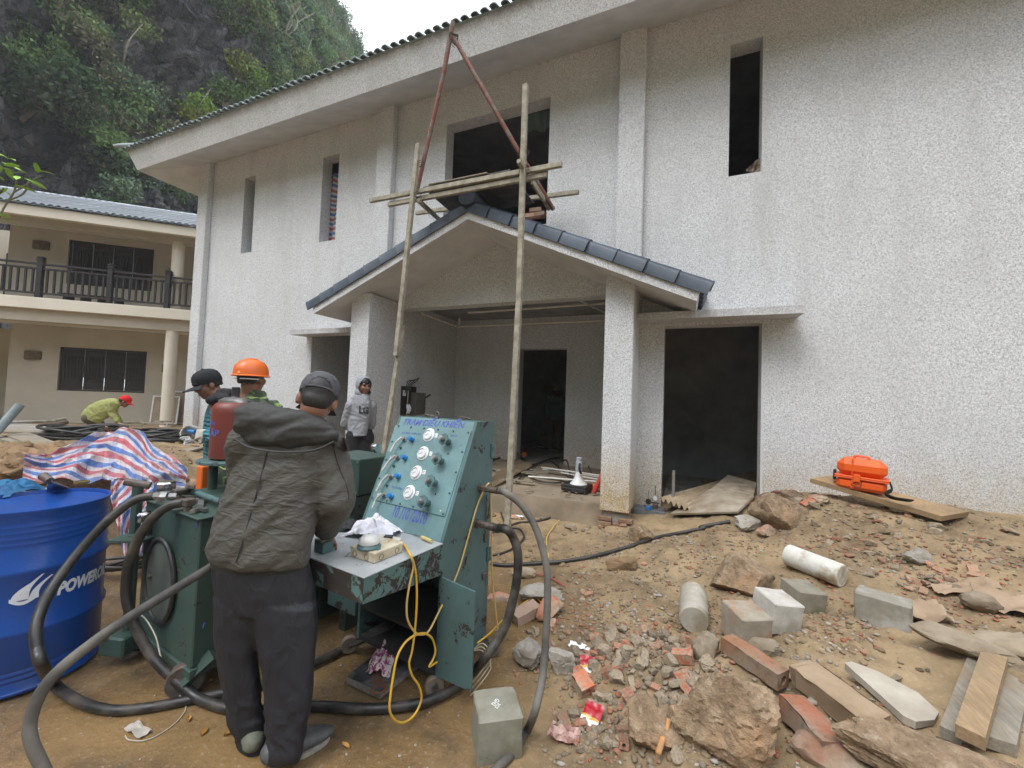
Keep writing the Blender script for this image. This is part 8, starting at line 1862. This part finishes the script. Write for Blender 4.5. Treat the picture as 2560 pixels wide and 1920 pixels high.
lay('brick', rockmesh(70, .08, .06, .04, 3), z8(490, 292), .2, M_BRICK, 'red brick lump at the foot of the right scaffold post', 'brick')
mb = MB(); p = onz(345, 1830, .004); mb.tube(cr([onz(*z1(*q), .006) for q in ((820,1320),(875,1400),(850,1460),(780,1520),(690,1565),(610,1565),(590,1545))], 6), .0028, 6); solo('wire', mb, simple('pale_thin_wire', (.45, .40, .3, 1)), 'thin pale wire curling on the wet mud in front of the tank', 'wire')
mb = MB(); mb.tube(cr([at(*z1(*q), d) for q, d in (((655,970),2.2),((690,1000),2.18),((735,1080),2.15),((760,1180),2.12),((800,1260),2.1),((850,1360),2.08))], 6), .0035, 6); solo('wire', mb, simple('ivory_wire', (.52, .48, .38, 1)), 'ivory wire dangling in front of the tank unit wheel', 'wire')
sheet('plastic_scrap', lambda u, v: onz(*z1(650, 1520), .006) + Vector(((u-.5)*.13, (v-.5)*.05, .012*noise.noise(Vector((u*3, v*3, 9)))+.006)), 9, 6, simple('clear_grey_plastic', (.42, .38, .33, 1), None, 6, .3), 'clear crumpled plastic scrap on the wet mud in front of the hoses', 'scrap', 0, 30)
# dead leaves on the wet floor
lf = leafmesh(.045, .02); lf.materials.append(simple('dry_leaf', (.50, .27, .06, 1), (.36, .18, .05, 1)))
for k, (px, py) in enumerate(((855, 1855), (560, 1835), (472, 1800), (1400, 1900), (520, 1815))):
    o = bpy.data.objects.new('dead_leaf', lf); COL.objects.link(o); o.location = onz(px, py, .014); o.rotation_euler = (0, 0, k*1.3); tag(o, 'small dry orange leaf on the wet muddy floor', 'leaf', 'dry leaves on the wet floor')
# ---- loose rubble: individual pieces first, the crumbs as one mass
def inpoly(x, y, P_):
    c = False; j = len(P_)-1
    for i in range(len(P_)):
        if (P_[i][1] > y) != (P_[j][1] > y) and x < (P_[j][0]-P_[i][0])*(y-P_[i][1])/(P_[j][1]-P_[i][1]) + P_[i][0]: c = not c
        j = i
    return c
stone_me = [rockmesh(500+k, .5, .5*rnd.uniform(.65, .9), .5*rnd.uniform(.4, .65), 3, 6, .03, True).mesh('stone') for k in range(14)]
for me in stone_me: me.materials.append(M_GREYROCK); me.polygons.foreach_set('use_smooth', [True]*len(me.polygons)); me.set_sharp_from_angle(angle=R(28))
brick_me = []
for k in range(10):
    mb = rockmesh(600+k, .5, .5*rnd.uniform(.5, .8), .5*rnd.uniform(.35, .55), 3, 5, .025, True); me = mb.mesh('brick_piece'); me.materials.append(M_BRICK if k < 6 else M_BRICKD); me.polygons.foreach_set('use_smooth', [True]*len(me.polygons)); me.set_sharp_from_angle(angle=R(28)); brick_me.append(me)
for k in range(5):
    mb = dirty(hollow_brick(MB(), .9, .55, .38, None, 1, .02), 40+k, .05); me = mb.mesh('brick_piece'); me.materials.append(M_BRICK if k < 3 else M_MUDBRICK); brick_me.append(me)
ZONES = [
 ([(1075,1262),(1200,1262),(1330,1290),(1560,1300),(1560,1330),(1400,1330),(1200,1310),(1075,1300)], 26, 6, (.03, .10), 'at the foot of the porch step', 'debris at the foot of the porch step'), # polygon in photograph pixels, how many stones, bricks, size range, where
 ([(1430,1610),(1560,1560),(1720,1600),(1800,1640),(1720,1760),(1600,1800),(1480,1780),(1420,1720)], 88, 40, (.05, .135), 'in the thick of the rubble below the cubes', 'rubble below the cubes'),
 ([(1400,1760),(1520,1760),(1600,1850),(1480,1900),(1390,1840)], 20, 12, (.04, .10), 'where the rubble runs out onto the wet floor', 'rubble at the edge of the wet floor'),
 ([(2060,1330),(2200,1350),(2420,1400),(2470,1460),(2330,1500),(2200,1460),(2080,1400)], 32, 52, (.04, .11), 'in the spread of red chips behind the concrete blocks', 'red chips behind the concrete blocks'),
 ([(1280,1470),(1420,1430),(1500,1480),(1480,1580),(1340,1600),(1270,1540)], 22, 10, (.04, .11), 'near the curved hose and the cabinet', 'rubble near the curved hose'),
 ([(1360,1400),(1520,1380),(1760,1330),(1900,1300),(1760,1420),(1560,1470),(1400,1460)], 30, 6, (.03, .08), 'along the black cable on the slope', 'stones along the cable'),
 ([(1900,1250),(2100,1240),(2300,1300),(2540,1330),(2540,1400),(2200,1340),(1950,1310)], 26, 12, (.05, .14), 'on the crest of the earth heap by the wall', 'lumps on the crest of the heap'),
 ([(1700,1620),(2100,1600),(2400,1700),(2300,1860),(2050,1820),(1900,1700)], 22, 5, (.025, .07), 'scattered on the open mud by the boulders', 'stones on the open mud'),
 ([(1640,1740),(1760,1640),(1800,1680),(1700,1800),(1700,1900),(1640,1900)], 14, 4, (.04, .10), 'packed beside the largest boulder', 'stones packed by the boulder')]
def scatter(P_, n, me_list, rng_, nm, label, cat, group, gam=1.8):
    xs, ys = [p[0] for p in P_], [p[1] for p in P_]; k = 0
    while k < n:
        x, y = rnd.uniform(min(xs), max(xs)), rnd.uniform(min(ys), max(ys))
        if not inpoly(x, y, P_): continue
        s_ = rng_[0] + (rng_[1]-rng_[0])*rnd.random()**gam; o = bpy.data.objects.new(nm, rnd.choice(me_list)); COL.objects.link(o); o.location = onground(x, y) + Vector((0, 0, s_*rnd.uniform(.02, .22))); o.scale = (s_, s_*rnd.uniform(.8, 1.1), s_*rnd.uniform(.8, 1.2))
        o.rotation_euler = (rnd.uniform(-.5, .5), rnd.uniform(-.5, .5), rnd.uniform(0, 6.28)); tag(o, label, cat, group); LOOSE.append(o); k += 1
LOOSE = []
for P_, ns, nb, rg_, where, grp in ZONES:
    scatter(P_, ns, stone_me, rg_, 'stone', 'grey-brown broken stone ' + where, 'stone', 'stones, ' + grp); scatter(P_, nb, brick_me, rg_, 'brick_piece', 'broken red brick piece ' + where, 'brick', 'brick pieces, ' + grp)
ORD = ('nearest', 'second nearest', 'third nearest', 'fourth nearest')
LMK = [(c7(600, 815), 'the orange-stained cube'), (c7(770, 735), 'the white-topped cube'), (c7(920, 660), 'the mossy cube'), (c7(1400, 735), 'the oblong concrete block'), (c7(310, 790), 'the end-on concrete cylinder'), (c7(1235, 560), 'the chipped white cylinder'),
  (c7(650, 985), 'the long mud-topped brick'), (c7(480, 1400), 'the largest pale boulder'), ((1617, 1855), 'the rounded brown rock'), (z8(895, 1120), 'the upper snack packet'), (z8(915, 1400), 'the lower snack packet'), (c7(1420, 1170), 'the triangular pale stone fragment'),
  (c7(800, 170), 'the boulder by the doorway'), (c7(575, 545), 'the reddish boulder behind the cubes'), (c7(1850, 560), 'the brown paper by the chips'), (c7(1160, 1270), 'the two-hole brick'), ((1325, 1655), 'the whitish concrete lump'), (z8(690, 830), 'the lime-covered brick'), ((1604, 1352), 'the small boulder below the pit'), ((2200, 1262), 'the orange case'), (c7(1600, 385), 'the speckled masonry lump'), (c7(620, 185), 'the grey mortar lump'), (c7(1950, 1200), 'the thick tan plank')]
done = set()
for px, nm_ in LMK:
    p = onground(*px)
    for kind, word in (('stone', 'loose grey-brown stone'), ('brick', 'broken red brick piece')):
        c = sorted((o for o in LOOSE if o['category'] == kind and o.name not in done), key=lambda o: (o.location-p).length)[:4]
        for r_, o in zip(ORD, c):
            if (o.location-p).length < .7: o['label'] = word + ' lying ' + r_ + ' to ' + nm_; done.add(o.name)
def crumbs(n, areas, smin, smax, m, nm, seed):
    g_ = random.Random(seed); V, Fc = ico(1); Va, Fa = [], []; Vn = np.array([tuple(v) for v in V]); Fn = np.array(Fc)
    for i in range(n):
        x0, x1, y0, y1 = g_.choices([a[:4] for a in areas], [a[4] for a in areas])[0]; x, y = g_.uniform(x0, x1), g_.uniform(y0, y1)
        if noise.noise(Vector((x*2.2, y*2.2, seed))) + noise.noise(Vector((x*5, y*5, seed)))*.6 < g_.uniform(-.5, .6): continue
        s_ = smin + (smax-smin)*g_.random()**3; a = g_.uniform(0, 6.28); c_, q_ = math.cos(a), math.sin(a); P_ = Vn*np.array([s_*g_.uniform(.8, 1.2), s_*g_.uniform(.5, .9), s_*g_.uniform(.35, .65)])*(1+.5*np.sin(Vn[:, :1]*9+i)*np.cos(Vn[:, 1:2]*7+i*1.7))
        z = gz(x, y); Va.append(np.c_[P_[:, 0]*c_-P_[:, 1]*q_+x, P_[:, 0]*q_+P_[:, 1]*c_+y, P_[:, 2]+z+s_*.15]); Fa.append(Fn + len(Vn)*(len(Va)-1))
    o = link(nm, np_mesh(nm, np.concatenate(Va), np.concatenate(Fa)), m, None, 0); o['kind'] = 'stuff'; return o
def chips(n, areas, smin, smax, m, nm, seed):
    g_ = random.Random(seed); base = []
    for k in range(8):
        q = rockmesh(900+seed*10+k, .5, .5*g_.uniform(.55, .9), .5*g_.uniform(.3, .6), 2, 5, .0, True); base.append((np.array(q.v), np.array(q.f)))
    Va, Fa, off = [], [], 0
    for i in range(n):
        x0, x1, y0, y1 = g_.choices([a[:4] for a in areas], [a[4] for a in areas])[0]; x, y = g_.uniform(x0, x1), g_.uniform(y0, y1)
        if noise.noise(Vector((x*2.6, y*2.6, seed))) < g_.uniform(-.5, .35): continue
        s_ = smin + (smax-smin)*g_.random()**2; Vn, Fn = g_.choice(base); Mx = np.array(Matrix.Rotation(g_.uniform(0, 6.28), 3, 'Z') @ Matrix.Rotation(g_.uniform(-.6, .6), 3, 'X')); P_ = (Vn*s_) @ Mx.T + np.array([x, y, gz(x, y) + s_*.1]); Va.append(P_); Fa.append(Fn+off); off += len(Vn)
    o = link(nm, np_mesh(nm, np.concatenate(Va), np.concatenate(Fa)), m, None, 0); o['kind'] = 'stuff'
chips(2400, [(-.6, .35, 1.8, 2.9, 3), (-.95, -.3, 2.2, 3.3, 1.2), (.6, 2.7, 4.0, 5.1, 1.6), (-.8, .6, 3.2, 4.5, 1)], .018, .05, M_GREYROCK, 'small_rubble', 2)
chips(1500, [(.8, 2.3, 3.0, 4.3, 3), (-.6, .3, 1.8, 2.8, 2), (-.9, -.2, 2.2, 3.0, .7)], .016, .05, M_BRICK, 'small_brick_rubble', 5)
AR = [(-.5, 1.0, 1.7, 3.2, 3), (-.9, .6, 2.6, 4.6, 3), (.4, 2.2, 2.8, 4.9, 3), (.2, 1.6, 1.2, 2.6, 1.4), (1.2, 3, 3.6, 5.2, 1)]
crumbs(7500, AR, .004, .022, simple('earth_crumbs', (.26, .19, .115, 1), (.14, .10, .06, 1), 3, .95, .4, 60), 'gravel', 3)
crumbs(3600, AR, .004, .022, simple('grey_crumbs', (.36, .33, .28, 1), (.22, .195, .16, 1), 3, .95), 'stone_chips', 8)
crumbs(1500, AR, .005, .024, simple('red_crumbs', (.34, .115, .06, 1), (.24, .10, .06, 1), 3, .95), 'brick_chips', 12)
crumbs(900, [(-3.2, -.6, .9, 2.8, 2), (-2.2, -.4, 2.6, 4.5, 2)], .003, .011, bpy.data.materials['grey_crumbs'], 'floor_grit', 21)
crumbs(2600, [(-4, -.6, 3.2, 4.7, 2), (-7.8, -4.9, 1.2, 3.6, 3)], .008, .04, bpy.data.materials['earth_crumbs'], 'loose_earth', 31)

# broken concrete and mud lumps lying along the porch edge
for k in range(18):
    x = rnd.uniform(-3.6, -1.0); s_ = rnd.uniform(.03, .10); o = bpy.data.objects.new('stone', rnd.choice(stone_me)); COL.objects.link(o); o.location = (x, rnd.uniform(4.86, 5.3), .435 + s_*.12); o.scale = (s_, s_*.9, s_*.7); o.rotation_euler = (0, 0, rnd.uniform(0, 6.28)); tag(o, 'muddy stone lying on the edge of the porch floor', 'stone', 'stones on the porch edge')
for k in range(5):
    a = Vector((rnd.uniform(-3.4, -2.2), rnd.uniform(5.1, 6.4), .45)); b = a + Vector((rnd.uniform(.4, 1.1), rnd.uniform(-.3, .3), .02)); solo('wood_strip', bar(MB(), a, b, rnd.uniform(.04, .09), .02), M_GREYPLANK, 'muddy timber strip lying on the porch floor', 'strip', 'timber strips on the porch floor', 0)

# ================================================================== thin damp air between the camera and the hill
mb = MB(); mb.box((-440, -340, -2.2), (440, 440, 72)); hz = link('haze', mb.mesh('haze'), None, None, 0); hz['kind'] = 'stuff'
hm = bpy.data.materials.new('damp_air'); hm.use_nodes = True; t_ = hm.node_tree; t_.nodes.clear(); ou = t_.nodes.new('ShaderNodeOutputMaterial'); pv = t_.nodes.new('ShaderNodeVolumePrincipled')
pv.inputs['Color'].default_value = (.95, .97, 1, 1); pv.inputs['Density'].default_value = .0015; t_.links.new(pv.outputs[0], ou.inputs['Volume']); hz.data.materials.append(hm)
